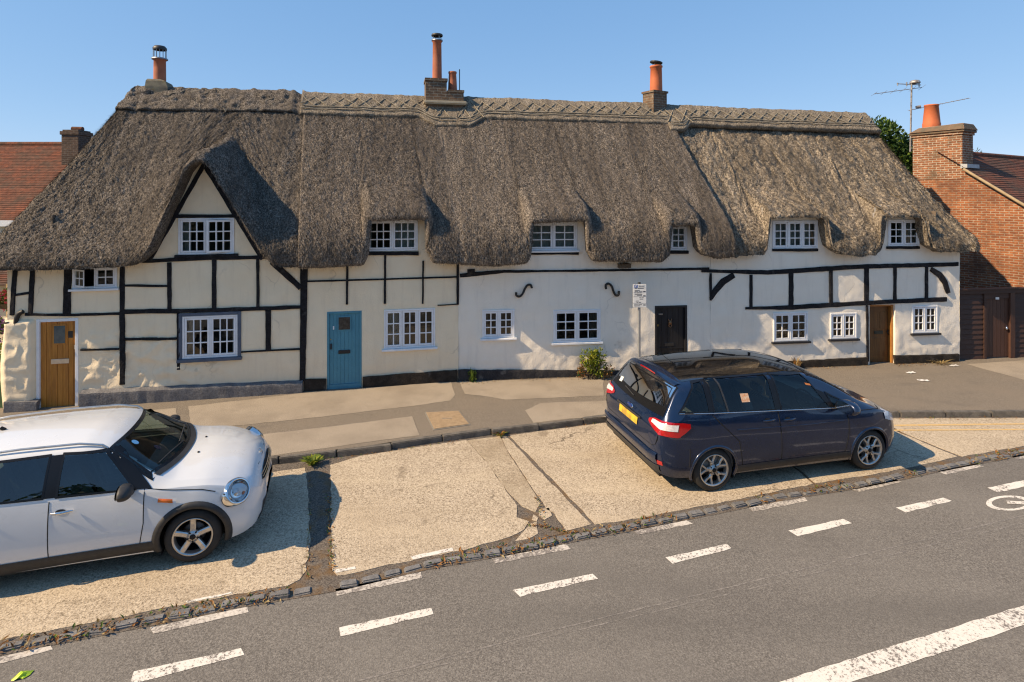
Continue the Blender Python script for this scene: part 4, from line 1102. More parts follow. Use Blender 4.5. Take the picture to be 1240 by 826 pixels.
# ------------------------------------------------------------------ chimneys
def brickmat(name, c1, c2, mortar, sc=1.0, rowh=.075, bw=.225, mort=.012, dark=None, coord='obj'):
    m, nt, b = newmat(name); b.inputs['Roughness'].default_value = .9; b.inputs['Specular IOR Level'].default_value = .2
    tc = _n(nt, 'ShaderNodeTexCoord'); sep = _n(nt, 'ShaderNodeSeparateXYZ'); nt.links.new(tc.outputs['Object'], sep.inputs[0])
    ad = _n(nt, 'ShaderNodeMath', operation='ADD'); nt.links.new(sep.outputs['X'], ad.inputs[0]); nt.links.new(sep.outputs['Y'], ad.inputs[1])
    nz_ = noise(nt, tc.outputs['Object'], 6, 3); ma = _n(nt, 'ShaderNodeMath', operation='MULTIPLY_ADD'); nt.links.new(nz_, ma.inputs[0]); ma.inputs[1].default_value = .035; nt.links.new(sep.outputs['Z'], ma.inputs[2])
    cb = _n(nt, 'ShaderNodeCombineXYZ'); nt.links.new(ad.outputs[0], cb.inputs[0]); nt.links.new(ma.outputs[0], cb.inputs[1])
    br = _n(nt, 'ShaderNodeTexBrick'); nt.links.new(cb.outputs[0], br.inputs['Vector'])
    br.inputs['Scale'].default_value = 1; br.inputs['Brick Width'].default_value = bw; br.inputs['Row Height'].default_value = rowh; br.inputs['Mortar Size'].default_value = mort; br.inputs['Mortar Smooth'].default_value = .3; br.inputs['Bias'].default_value = 0
    br.inputs['Color1'].default_value = c4(c1); br.inputs['Color2'].default_value = c4(c2); br.inputs['Mortar'].default_value = c4(mortar)
    col = br.outputs['Color']
    v = tc.outputs['Object']
    f = ramp(nt, noise(nt, v, 9, 4, .7), [(.3, .62), (.7, 1.25)]); col = mixc(nt, 1, col, f, 'MULTIPLY')
    if dark:
        for (s2, c, l2, h2, amt) in dark:
            f = ramp(nt, noise(nt, v, s2, 5, .65), [(l2, 0), (h2, amt)]); col = mixc(nt, f, col, c)
    nt.links.new(col, b.inputs['Base Color'])
    sb_ = _n(nt, 'ShaderNodeMath', operation='SUBTRACT'); sb_.inputs[0].default_value = 1; nt.links.new(br.outputs['Fac'], sb_.inputs[1])
    bump(nt, b, sb_.outputs[0], .6, .012)
    return m
M_brk = brickmat('old_chimney_brick', (.20, .12, .075), (.13, .085, .06), (.22, .19, .15), dark=[(4, (.07, .06, .05), .5, .7, .7), (7, (.30, .26, .15), .62, .75, .5)])
M_stone = mat('mossy_stone', (.20, .18, .13), (.11, .10, .08), 7, .95, (30, .6, .02), coord='obj', big=(5, (.22, .15, .05), .55, .7, .6))
M_pot = mat('terracotta_pot', (.42, .13, .065), (.34, .10, .05), 5, .75, (40, .2, .005), coord='obj', big=(3, (.2, .09, .06), .55, .75, .5))
M_pot2 = mat('bright_orange_pot', (.55, .14, .05), (.48, .12, .045), 5, .7, coord='obj', big=(5, (.25, .1, .07), .62, .75, .5))
M_cem = mat('cement_flaunching', (.5, .42, .3), None, 9, .9)
M_metal = mat('grey_cowl_metal', (.22, .22, .23), (.3, .3, .3), 9, .45, metal=.8)
def pot(parent, fr, x, ytop, ybot, wt, wb, d, m, rim=True, name='chimney_pot'):
    u, zt = fr.px(x, ytop, d); _, zb = fr.px(x, ybot, d); c = fr.w(u, d, 0); k = c.y/F
    q = MB(); rt, rb = wt*k/2, wb*k/2
    prof = [(rb, zb-.05), (rb, zb), (lerp(rb, rt, .5), lerp(zb, zt, .5)), (rt, zt-.06)]
    if rim: prof += [(rt*1.12, zt-.05), (rt*1.14, zt-.02), (rt*1.1, zt)]
    else: prof += [(rt, zt)]
    prof += [(rt*.85, zt), (rt*.82, zt-.2)]
    q.lathe((c.x, c.y, 0), prof, m, 22)
    return q.build(name, parent), c, zt, rt
# chimney A
dA_ = DR+.1
ch = MB(); u0, z1 = FL.px(181, 97, dA_); u1, z0 = FL.px(204, 108, dA_)
b0 = [(u0-.02, -.24), (u1+.06, -.24), (u1+.06, .3), (u0-.02, .3)]; t0_ = [(u0+.02, -.18), (u1-.12, -.18), (u1-.12, .22), (u0+.02, .22)]
zz = [z0-.4, z0+.02, z1-.05, z1]
W_ = lambda p, z: FL.w(p[0], dA_+p[1], z)
g_ = [[W_(b0[i], zz[0]), W_(b0[i], zz[1]), W_(tuple(lerp(b0[i][k], t0_[i][k], .35) for k in (0, 1)), zz[2]), W_(t0_[i], zz[3])] for i in (0, 1, 2, 3, 0)]
ch.grid(g_, M_stone, False); ch.add([W_(p, z1) for p in t0_], [(0, 1, 2, 3)], M_stone)
chA = ch.build('chimney', CA)
po, c, zt, rt = pot(chA, FL, 193.5, 71, 97, 13, 13.5, dA_, M_pot)
q = MB(); q.lathe((c.x, c.y, 0), [(rt*1.35, zt-.03), (rt*1.35, zt+.0), (rt*1.1, zt+.01)], M_metal, 20)
for k in range(12):
    a = 2*math.pi*k/12; q.tube([(c.x+rt*1.05*math.cos(a), c.y+rt*1.05*math.sin(a), zt), (c.x+rt*1.05*math.cos(a), c.y+rt*1.05*math.sin(a), zt+.24)], .008, M_metal, 4)
q.lathe((c.x, c.y, 0), [(rt*1.15, zt+.22), (rt*1.18, zt+.27), (rt*.9, zt+.32), (.0, zt+.34)], mat('black_cowl', (.03, .03, .03), None, 9, .5), 20); q.build('cowl', chA)
# chimney B
dB_ = DR-.15; ch = MB()
u0, z1 = FL.px(515.5, 95, dB_-.3); u1, zm = FL.px(541, 109, dB_-.3); u2, z0 = FL.px(561.5, 124, dB_-.3)
ch.box(FL, u0, u1, dB_-.3, dB_+.3, z0-.6, z1-.055, M_brk); ch.box(FL, u1+.002, u2, dB_-.297, dB_+.3, z0-.6, zm-.055, M_brk)
ch.box(FL, u0-.02, u1+.025, dB_-.325, dB_+.32, z1-.053, z1+.02, M_brk); ch.box(FL, u1+.027, u2+.015, dB_-.32, dB_+.32, zm-.053, zm+.01, M_brk)
chB = ch.build('chimney', CB)
q = MB(); q.box(FL, u0-.05, u2+.09, dB_-.42, dB_-.0, z0-.08, z0+.02, M_cem); q.build('flaunching', chB, bevel=.03, seg=2)
po, c, zt, rt = pot(chB, FL, 529.3, 49, 95, 10.5, 11.5, dB_, M_pot)
q = MB(); q.lathe((c.x, c.y, 0), [(rt*1.3, zt-.02), (rt*1.3, zt+.01), (rt, zt+.02)], M_metal, 18)
for k in range(4):
    a = .6+math.pi/2*k; q.tube([(c.x+rt*math.cos(a), c.y+rt*math.sin(a), zt), (c.x+rt*math.cos(a), c.y+rt*math.sin(a), zt+.13)], .012, M_metal, 4)
q.lathe((c.x, c.y, 0), [(rt*1.25, zt+.11), (rt*1.35, zt+.13), (rt*1.25, zt+.17), (rt*.4, zt+.2), (0, zt+.2)], mat('dark_cowl', (.03, .03, .03), None, 9, .5), 18); q.build('cowl', chB)
pot(chB, FL, 548, 87, 109, 9, 11, dB_, M_pot)
q = MB(); uu, zz_ = FL.px(556.5, 84, dB_); _, zz2 = FL.px(556.5, 109, dB_); q.tube([FL.w(uu, dB_, zz2-.05), FL.w(uu, dB_, zz_)], .014, M_iron, 6); q.build('vent_pipe', chB)
# chimney C
dC_ = DR-.05; ch = MB(); rotc = R(24)
uc, z1 = FRt.px(796, 111, dC_-.2); _, z0 = FRt.px(796, 133, dC_-.2)
cc = FRt.w(uc, dC_, 0); frC = Fr(cc.x, cc.y, FRt.a+rotc)
ch.box(frC, -.27, .27, -.22, .22, z0-.6, z1-.03, M_brk); ch.box(frC, -.30, .30, -.25, .25, z1-.028, z1+.03, M_brk)
chC = ch.build('chimney', CC)
po, c, zt, rt = pot(chC, FRt, 794.5, 80, 113, 13.5, 15, dC_, M_pot2)
q = MB(); tl_ = Matrix.Rotation(R(10), 3, 'Y')
for (r_, h_) in ((0, 0),):
    n = 18; vs = []
    for hh in (.0, .035):
        for k in range(n):
            a = 2*math.pi*k/n; p = tl_ @ Vector((rt*1.12*math.cos(a), rt*1.12*math.sin(a), hh)); vs.append((c.x+p.x*1, c.y+p.y, zt+.085+p.z))
    q.add(vs, [(k, (k+1) % n, n+(k+1) % n, n+k) for k in range(n)]+[tuple(range(n))[::-1], tuple(range(n, 2*n))], M_iron)
for k in range(3): a = k*2.1; q.tube([(c.x+rt*.8*math.cos(a), c.y+rt*.8*math.sin(a), zt-.05), (c.x+rt*.8*math.cos(a), c.y+rt*.8*math.sin(a), zt+.09)], .01, M_iron, 4)
q.build('cowl', chC)
# ------------------------------------------------------------------ cars
def paint(name, c, metal=.25, rough=.32, dirt=.28):
    m, nt, b = newmat(name)
    v = coords(nt, 'obj'); dust = noise(nt, v, 5, 5, .65)
    col = mixc(nt, ramp(nt, dust, [(.5, 0), (.85, dirt)]), c, (.32, .29, .25))
    nt.links.new(col, b.inputs['Base Color'])
    b.inputs['Metallic'].default_value = metal
    rg = ramp(nt, noise(nt, v, 3, 4), [(.3, rough*.85), (.8, rough*1.3)]); nt.links.new(rg, b.inputs['Roughness'])
    b.inputs['Coat Weight'].default_value = 1; b.inputs['Coat Roughness'].default_value = .04; b.inputs['Coat IOR'].default_value = 1.5
    return m
M_mini = paint('white_car_paint', (.68, .70, .71), .0, .3, .08)
M_cmax = paint('dark_blue_car_paint', (.003, .0155, .052), .35, .24, .05)
M_gloss = mat('gloss_black_trim', (.008, .008, .009), None, 9, .25, coord='obj', spec=.35)
M_plast = mat('black_plastic', (.022, .022, .023), (.034, .034, .034), 20, .55, coord='obj')
M_gap = mat('panel_gap', (.006, .006, .007), None, 9, .8)
M_rubber = mat('tyre_rubber', (.018, .018, .018), (.035, .033, .03), 6, .8, (60, .2, .004), coord='obj')
M_alloy = mat('alloy_wheel', (.62, .60, .57), (.5, .48, .45), 7, .3, metal=.85, coord='obj')
M_well = mat('wheel_well', (.008, .008, .008), None, 9, .9)
M_disc = mat('brake_disc', (.16, .14, .13), None, 20, .45, metal=.8)
M_chrome = mat('chrome', (.8, .8, .8), None, 20, .08, metal=1)
M_seat = mat('dark_seat_fabric', (.20, .19, .18), (.26, .25, .235), 9, .9, coord='obj')
M_lining = mat('grey_lining', (.36, .35, .33), None, 9, .9)
M_red = mat('red_lens', (.42, .008, .010), (.33, .006, .008), 25, .12, coord='obj', coat=1)
M_clear = mat('clear_lens', (.75, .74, .74), (.55, .52, .52), 22, .12, coord='obj', coat=1)
M_orange = mat('orange_lens', (.75, .16, .01), (.6, .11, .005), 25, .15, coord='obj', coat=1)
m, nt, b = newmat('yellow_plate'); M_plate = m; b.inputs['Roughness'].default_value = .45
ck_ = _n(nt, 'ShaderNodeTexVoronoi', distance='CHEBYCHEV'); ck_.inputs['Scale'].default_value = 11; ck_.inputs['Randomness'].default_value = 0; nt.links.new(coords(nt, 'obj'), ck_.inputs['Vector'])
nt.links.new(ramp(nt, ck_.outputs['Color'], [(.25, (.40, .25, .05)), (.5, (.58, .38, .05)), (.8, (.66, .44, .05))]), b.inputs['Base Color'])
M_sticker = mat('white_sticker', (.7, .72, .7), None, 9, .5)
def car_glass(name, tint, ior=1.6):
    m, nt, b = newmat(name); nt.nodes.remove(b); out = nt.nodes['Material Output']
    tr = _n(nt, 'ShaderNodeBsdfTransparent'); tr.inputs[0].default_value = c4(tint)
    gl = _n(nt, 'ShaderNodeBsdfGlossy'); gl.inputs['Roughness'].default_value = .01
    fz = _n(nt, 'ShaderNodeFresnel'); fz.inputs['IOR'].default_value = ior
    mx = _n(nt, 'ShaderNodeMixShader'); nt.links.new(fz.outputs[0], mx.inputs[0]); nt.links.new(tr.outputs[0], mx.inputs[1]); nt.links.new(gl.outputs[0], mx.inputs[2])
    nt.links.new(mx.outputs[0], out.inputs['Surface']); return m
M_cg = car_glass('tinted_car_glass', (.60, .70, .67)); M_cgd = car_glass('privacy_glass', (.45, .54, .53)); M_cgm = car_glass('green_tinted_car_glass', (.42, .54, .53), 2.0)

def pchip(tab):
    X = np.array([p[0] for p in tab], float); Y = np.array([p[1] for p in tab], float)
    h = np.diff(X); d = np.diff(Y)/h; m = np.zeros_like(X)
    m[0], m[-1] = d[0], d[-1]
    for i in range(1, len(X)-1):
        if d[i-1]*d[i] > 0:
            w1, w2 = 2*h[i]+h[i-1], h[i]+2*h[i-1]; m[i] = (w1+w2)/(w1/d[i-1]+w2/d[i])
    def f(x):
        x = np.clip(np.asarray(x, float), X[0], X[-1]); i = np.clip(np.searchsorted(X, x, 'right')-1, 0, len(X)-2)
        t_ = (x-X[i])/h[i]
        return (2*t_**3-3*t_**2+1)*Y[i]+(t_**3-2*t_**2+t_)*h[i]*m[i]+(-2*t_**3+3*t_**2)*Y[i+1]+(t_**3-t_**2)*h[i]*m[i+1]
    return f
def inpoly(px_, py_, poly):
    r = np.zeros(px_.shape, bool); n = len(poly)
    for i in range(n):
        x0, y0 = poly[i]; x1, y1 = poly[(i+1) % n]
        c = ((y0 > py_) != (y1 > py_)) & (px_ < (x1-x0)*(py_-y0)/((y1-y0) if y1 != y0 else 1e-9)+x0)
        r ^= c
    return r

class Car:
    def __init__(s, zt, zs, W, Wb_in, Wt, cr, zb, axle, rw, arch, origin, ang, zscale=1.0, tm=.5, sc=(1, 1, 1)):
        s.sc = sc
        s.f = dict(zt=pchip(zt), zs=pchip(zs), W=pchip(W), Wb=pchip(Wb_in), Wt=pchip(Wt), cr=pchip(cr), zb=pchip(zb))
        s.x0, s.x1 = W[0][0], W[-1][0]; s.axle = axle; s.rw = rw; s.arch = arch; s.o = origin; s.ang = ang; s.zs_ = zscale; s.tm = tm
        s.cache = {}
    def T(s, x, y, z):
        c, n = math.cos(s.ang), math.sin(s.ang); x, y, z = x*s.sc[0], y*s.sc[1], z*s.sc[2]
        return (s.o[0]+x*c-y*n, s.o[1]+x*n+y*c, s.o[2]+z)
    NL, NG, NC, NR = 20, 12, 10, 12
    def section(s, x):
        key = round(float(x), 4)
        if key in s.cache: return s.cache[key]
        s.cache[key] = r = s._section(key)
        return r
    def _section(s, x):
        f = s.f; zt, zs, W, Wt, cr, zb = (float(f[k](x)) for k in ('zt', 'zs', 'W', 'Wt', 'cr', 'zb')); Wb = W-float(f['Wb'](x))
        k = s.zs_
        y, z = [], []; tm = s.tm
        for t_ in np.linspace(0, 1, s.NL):
            w = W-.06*((tm-t_)/tm)**2.6 if t_ < tm else W-(W-Wb)*((t_-tm)/(1-tm))**2.2
            y.append(w); z.append(zb+(zs-zb)*t_)
        A = np.array([Wb, zs]); C = np.array([min(Wt, Wb-.01), zt-cr]); D = np.array([0, zt])
        K1 = A+(C-A)*.86; K2 = C+(np.array([C[0]*.55, zt-cr*.28])-C)*.55
        Cg = (A+K1)/2+np.array([.022, .0])*min(1.0, (K1[1]-A[1])/.3)
        for t_ in np.linspace(0, 1, s.NG)[1:]: p = (1-t_)**2*A+2*(1-t_)*t_*Cg+t_**2*K1; y.append(p[0]); z.append(p[1])
        for t_ in np.linspace(0, 1, s.NC)[1:]:
            p = (1-t_)**2*K1+2*(1-t_)*t_*C+t_**2*K2; y.append(p[0]); z.append(p[1])
        C3 = np.array([K2[0]*.45, zt])
        for t_ in np.linspace(0, 1, s.NR)[1:]:
            p = (1-t_)**2*K2+2*(1-t_)*t_*C3+t_**2*D; y.append(p[0]); z.append(p[1])
        return np.array(y), np.array(z)*k
    def side_y(s, x, z):
        y, zz = s.section(x); n = s.NL+s.NG+s.NC-4
        return float(np.interp(z, zz[:n], y[:n]))
    def top_z(s, x, yy):
        y, zz = s.section(x); n0 = s.NL
        return float(np.interp(abs(yy), y[n0:][::-1], zz[n0:][::-1]))
    def sp(s, x, z, off=.004, side=-1):
        y = s.side_y(x, z); e = .01
        dydx = (s.side_y(x+e, z)-s.side_y(x-e, z))/(2*e); dydz = (s.side_y(x, z+e)-s.side_y(x, z-e))/(2*e)
        n = np.array([-dydx, 1, -dydz]); n /= np.linalg.norm(n)
        return (x+n[0]*off, side*(y+n[1]*off), z+n[2]*off)
    def tp(s, x, y, off=.005):
        z = s.top_z(x, y); e = .012
        dzx = (s.top_z(x+e, y)-s.top_z(x-e, y))/(2*e); dzy = (s.top_z(x, y+e)-s.top_z(x, y-e))/(2*e)
        n = np.array([-dzx, -dzy, 1]); n /= np.linalg.norm(n)
        return (x+n[0]*off, y+n[1]*off, z+n[2]*off)

def quadgrid(q, n, m):
    bl, br, tr, tl = [np.array(p, float) for p in q]
    return [[(bl*(1-a)+br*a)*(1-b)+(tl*(1-a)+tr*a)*b for b in np.linspace(0, 1, m)] for a in np.linspace(0, 1, n)]
def scaleq(q, d):
    """offset a quad's corners outwards by d"""
    P_ = [np.array(p, float) for p in q]; out = []
    c = sum(P_)/4
    for i in range(4):
        a = P_[i]-P_[i-1]; b = P_[(i+1) % 4]-P_[i]
        na = np.array([a[1], -a[0]]); nb = np.array([b[1], -b[0]])
        la, lb = np.linalg.norm(na), np.linalg.norm(nb)
        na = na/la if la > 1e-6 else nb/lb; nb = nb/lb if lb > 1e-6 else na
        if np.dot(na, (P_[i]+P_[i-1])/2-c) < 0: na = -na
        if np.dot(nb, (P_[i]+P_[(i+1) % 4])/2-c) < 0: nb = -nb
        k = na+nb; den = max(.35, 1+np.dot(na, nb)); out.append(P_[i]+k/den*d)
    return out

def build_car(name, label, car, P, group=None):
    """P: parts description dict"""
    root = thing(name, label, 'car', (car.o[0], car.o[1], car.o[2]), car.ang, group)
    k = car.zs_
    # ---- body shell
    t_ = np.linspace(0, 1, 170); xs = car.x0+(car.x1-car.x0)*(.5-.5*np.cos(np.pi*(.12*t_+.88*t_)))*.35+(car.x1-car.x0)*t_*.65
    xs[0], xs[-1] = car.x0, car.x1
    sec = [car.section(x) for x in xs]; n = len(xs)
    Yh = np.array([a for a, b in sec]); Zh = np.array([b for a, b in sec]); m = Yh.shape[1]
    # denser strip near arches is given by the snapping below
    Y = np.concatenate([-Yh, Yh[:, -2::-1]], 1); Z = np.concatenate([Zh, Zh[:, -2::-1]], 1); X = np.repeat(xs[:, None], Y.shape[1], 1)
    Pm = np.stack([X, Y, Z], -1)
    gx = np.gradient(Pm, axis=0); gy = np.gradient(Pm, axis=1); NN = np.cross(gy, gx); NN /= np.maximum(np.linalg.norm(NN, axis=2), 1e-9)[..., None]
    ctr = np.array([0, 0, .6]); 
    if (NN[n//2, 5]*np.array([0, -1, 0])).sum() < 0: NN = -NN
    XC = (X[:-1, :-1]+X[1:, 1:])/2; YC = (Y[:-1, :-1]+Y[1:, 1:])/2; ZC = (Z[:-1, :-1]+Z[1:, 1:])/2
    keep = np.ones(XC.shape, bool)
    jj = np.arange(XC.shape[1])[None, :]+0*XC; half = XC.shape[1]//2
    jh = np.minimum(jj, XC.shape[1]-1-jj)
    sidef = jh < car.NL+car.NG+car.NC-4
    # wheel arches: drop faces inside, snap the rim of the hole to the circle
    for ax in car.axle:
        rr = np.hypot(X-ax, Z-car.rw); low = (np.minimum(np.arange(X.shape[1]), X.shape[1]-1-np.arange(X.shape[1]))[None, :] < car.NL-1)
        ins = (rr < car.arch) & low
        allin = ins[:-1, :-1] & ins[1:, :-1] & ins[:-1, 1:] & ins[1:, 1:]
        keep &= ~allin
        sc = np.where(ins & (rr > 1e-3), car.arch/np.maximum(rr, 1e-3), 1)
        nearrim = ins & (rr > car.arch-.075)
        X2 = np.where(nearrim, ax+(X-ax)*sc, X); Z2 = np.where(nearrim, car.rw+(Z-car.rw)*sc, Z)
        deep = ins & ~nearrim
        anyd = deep[:-1, :-1] | deep[1:, :-1] | deep[:-1, 1:] | deep[1:, 1:]
        keep &= ~anyd
        X, Z = X2, Z2
    Pm = np.stack([X, Y, Z], -1)
    win = np.zeros(XC.shape, bool)
    for w in P['side_windows']:
        win |= inpoly(XC, ZC, scaleq(w['q'], -.012)) & sidef
    for w in P['top_windows']:
        hw = np.interp(XC, w['xs'], w['hw']); xb = w['xb']-w['bow']*(YC/hw)**2; xt = w['xt']-w.get('bowt', w['bow']*.4)*(YC/hw)**2
        lo_, hi_ = np.minimum(xb, xt), np.maximum(xb, xt)
        win |= (~sidef | (jh > car.NL+car.NG)) & (np.abs(YC) < hw-.015) & (XC > lo_+.012) & (XC < hi_-.012)
    keep &= ~win
    lab = np.zeros(XC.shape, int); names = ['body']; mats_ = [P['paint']]
    for reg in P['regions']:
        i = len(names); names.append(reg['name']); mats_.append(reg.get('mat', P['paint']))
        if reg['where'] == 'side': sel = inpoly(XC, ZC, reg['poly']) & (jh < car.NL+car.NG+4) & ((YC < 0) if reg['side'] < 0 else (YC > 0))
        else: sel = inpoly(XC, YC, reg['poly']) & (ZC > reg.get('zmin', .6)) & (jh > car.NL-reg.get('dn', 2))
        lab[sel] = i
    bot = MB()
    parts = {}
    V = np.array([car.T(*p) for p in Pm.reshape(-1, 3)]); c_, s_ = math.cos(car.ang), math.sin(car.ang)
    Nw = NN.reshape(-1, 3)@np.array([[c_, s_, 0], [-s_, c_, 0], [0, 0, 1]])
    cols_ = Pm.shape[1]
    for i, nm in enumerate(names):
        mb = MB(); mb.grid(V.reshape(n, cols_, 3), mats_[i], True, mask=keep & (lab == i))
        if i == 0:
            for r_ in (0, n-1): mb.add([V.reshape(n, cols_, 3)[r_, j] for j in range(cols_)], [tuple(range(cols_))], mats_[0])
        o = mb.build(nm, root)
        # custom normals so that panels meet without a shading seam (then drop loose vertices)
        me = o.data
        nl = NN.reshape(-1, 3).tolist()
        if len(me.vertices) > len(nl): nl = nl+[(-1, 0, 0)]*cols_+[(1, 0, 0)]*cols_
        bmm = bmesh.new(); bmm.from_mesh(me); lay = bmm.verts.layers.int.new('src')
        for v_ in bmm.verts: v_[lay] = v_.index
        loose = [v_ for v_ in bmm.verts if not v_.link_faces]; bmesh.ops.delete(bmm, geom=loose, context='VERTS')
        bmm.verts.ensure_lookup_table(); src = [v_[lay] for v_ in bmm.verts]; bmm.to_mesh(me); bmm.free()
        me.normals_split_custom_set_from_vertices([nl[k2] for k2 in src])
        if 'src' in me.attributes: me.attributes.remove(me.attributes['src'])
        parts.setdefault(nm, []).append(o)
        if i > 0:
            parts[(nm, P['regions'][i-1].get('side', 0), P['regions'][i-1].get('key', ''))] = o
    # lining and floor
    ln = MB(); Li = Pm-NN*.03
    up = (jh >= car.NL-1)
    cab = (XC > P['cabin'][0]) & (XC < P['cabin'][1])
    ln.grid(np.array([car.T(*p) for p in Li.reshape(-1, 3)]).reshape(n, cols_, 3), M_lining, True, mask=keep & cab & up)
    T = car.T
    def lbox(mb, x0, x1, y0, y1, z0, z1, mm):
        mb.hexa([T(x0, y0, z0), T(x1, y0, z0), T(x1, y1, z0), T(x0, y1, z0), T(x0, y0, z1), T(x1, y0, z1), T(x1, y1, z1), T(x0, y1, z1)], mm)
    lbox(ln, car.x0+.12, car.x1-.15, -.66, .66, .20, .34, M_well)
    for sd in (-1, 1): lbox(ln, P['cabin'][0]+.1, P['cabin'][1]-.2, sd*.79-.015, sd*.79+.015, .3, .93*k, M_seat)
    lbox(ln, P['cabin'][1]-.42, P['cabin'][1]+.0, -.7, .7, .6, .97*k, M_seat)
    if P.get('parcel'): lbox(ln, car.x0+.25, P['parcel'], -.7, .7, .5, .93*k, M_seat)
    ln.build('interior', root)
    # seats
    for (sx, sy) in P['seats']:
        q = MB()
        lbox(q, sx-.25, sx+.27, sy-.25, sy+.25, .45, .62, M_seat)
        q.hexa([T(sx-.26, sy-.24, .58), T(sx-.12, sy-.24, .58), T(sx-.12, sy+.24, .58), T(sx-.26, sy+.24, .58), T(sx-.47, sy-.2, 1.16*k), T(sx-.36, sy-.2, 1.16*k), T(sx-.36, sy+.2, 1.16*k), T(sx-.47, sy+.2, 1.16*k)], M_seat)
        q.hexa([T(sx-.49, sy-.12, 1.19*k), T(sx-.39, sy-.12, 1.19*k), T(sx-.39, sy+.12, 1.19*k), T(sx-.49, sy+.12, 1.19*k), T(sx-.52, sy-.11, 1.36*k), T(sx-.44, sy-.11, 1.36*k), T(sx-.44, sy+.11, 1.36*k), T(sx-.52, sy+.11, 1.36*k)], M_seat)
        q.build('seat', root, bevel=.04, seg=2)
    sx, sy = P['wheelpos']; q = MB()
    q.tube([T(sx-.02*math.sin(a), sy+.18*math.cos(a), .98*k+.17*math.sin(a)) for a in np.linspace(0, 2*math.pi, 22)], .016, M_plast, 8, False)
    q.tube([T(sx, sy-.17, .97*k), T(sx+.03, sy, .95*k), T(sx, sy+.17, .97*k)], .02, M_plast, 6); q.tube([T(sx, sy, .95*k), T(sx+.3, sy, .86*k)], .03, M_plast, 6); q.build('steering_wheel', root)
    # ---- glazing
    def sidepatch(mb, q, mm, off, side, nn=12, mmn=8):
        g_ = quadgrid(q, nn, mmn); mb.grid([[T(*car.sp(p[0], p[1], off, side)) for p in row] for row in g_], mm, True)
    def sidering(mb, qo, qi, mm, off, side, nn=12):
        go, gi = quadgrid(qo, nn, nn), quadgrid(qi, nn, nn)
        loop = [(i, 0) for i in range(nn)]+[(nn-1, j) for j in range(1, nn)]+[(i, nn-1) for i in range(nn-2, -1, -1)]+[(0, j) for j in range(nn-2, 0, -1)]
        mb.grid([[T(*car.sp(go[i][j][0], go[i][j][1], off, side)), T(*car.sp(gi[i][j][0], gi[i][j][1], off+.001, side))] for i, j in loop], mm, False, closed_u=True)
    for w in P['side_windows']:
        for sd in (-1, 1):
            mb = MB(); sidepatch(mb, w['q'], w['glass'], .006, sd)
            o = mb.build('side_window', root)
            mb = MB(); sidering(mb, scaleq(w['q'], .014), scaleq(w['q'], -.010), M_gloss, .009, sd); mb.build('trim', o)
            if 'bar' in w:
                mb = MB(); a, b = w['bar']; mb.grid([[T(*car.sp(lerp(a[0], b[0], t2)-.016, lerp(a[1], b[1], t2), .010, sd)), T(*car.sp(lerp(a[0], b[0], t2)+.016, lerp(a[1], b[1], t2), .010, sd))] for t2 in np.linspace(0, 1, 8)], M_plast, False); mb.build('divider', o)
    for q in P['pillars']:
        for sd in (-1, 1):
            mb = MB(); sidepatch(mb, q, M_gloss, .0075, sd, 4, 8); mb.build('pillar', root)
    if P.get('chromeline'):
        for sd in (-1, 1):
            mb = MB(); mb.tube([T(*car.sp(x, z, .012, sd)) for x, z in P['chromeline']], .008, M_chrome, 6); mb.build('waist_trim', root)
    for w in P['top_windows']:
        def topgrid(grow, off, nn=25, mmn=13):
            rows = []
            for s1 in np.linspace(-1, 1, nn):
                row = []
                for r1 in np.linspace(-grow/abs(w['xt']-w['xb']), 1+grow/abs(w['xt']-w['xb']), mmn):
                    xc = lerp(w['xb'], w['xt'], r1); hw = float(np.interp(xc, w['xs'], w['hw']))+grow
                    yy = s1*hw; xx = lerp(w['xb']-w['bow']*s1*s1, w['xt']-w.get('bowt', w['bow']*.4)*s1*s1, r1)
                    row.append(T(*car.tp(xx, yy, off)))
                rows.append(row)
            return np.array(rows)
        mb = MB(); mb.grid(topgrid(.0, .007), w['glass'], True); o = mb.build(w['name'], root)
        go, gi = topgrid(.022, .006), topgrid(-w.get('frit', .03), .0085); nn, mm2 = go.shape[:2]
        loop = [(i, 0) for i in range(nn)]+[(nn-1, j) for j in range(1, mm2)]+[(i, mm2-1) for i in range(nn-2, -1, -1)]+[(0, j) for j in range(mm2-2, 0, -1)]
        mb = MB(); mb.grid([[go[i, j], gi[i, j]] for i, j in loop], M_gloss, True, closed_u=True); mb.build('trim', o)
        if w.get('wipers'):
            for (y0, x0_, y1, x1_) in w['wipers']:
                mb = MB(); mb.tube([T(*car.tp(lerp(x0_, x1_, t2), lerp(y0, y1, t2), .02)) for t2 in np.linspace(0, 1, 9)], .009, M_plast, 5); mb.build('wiper', o)
        w['obj'] = o
    # ---- panel gaps
    for gname, pts in P['gaps']:
        for sd in (-1, 1):
            mb = MB()
            for (a, b) in zip(pts, pts[1:]):
                mb.tube([T(*car.sp(lerp(a[0], b[0], t2), lerp(a[1], b[1], t2), -.0012, sd)) for t2 in np.linspace(0, 1, 9)], P.get('gap_r', .0065), M_gap, 5, False)
            mb.build('panel_gap', root)
    for pts in P.get('topgaps', []):
        mb = MB(); mb.tube([T(*car.tp(x, y, -.001)) for x, y in pts], .0045, M_gap, 5, False); mb.build('panel_gap', root)
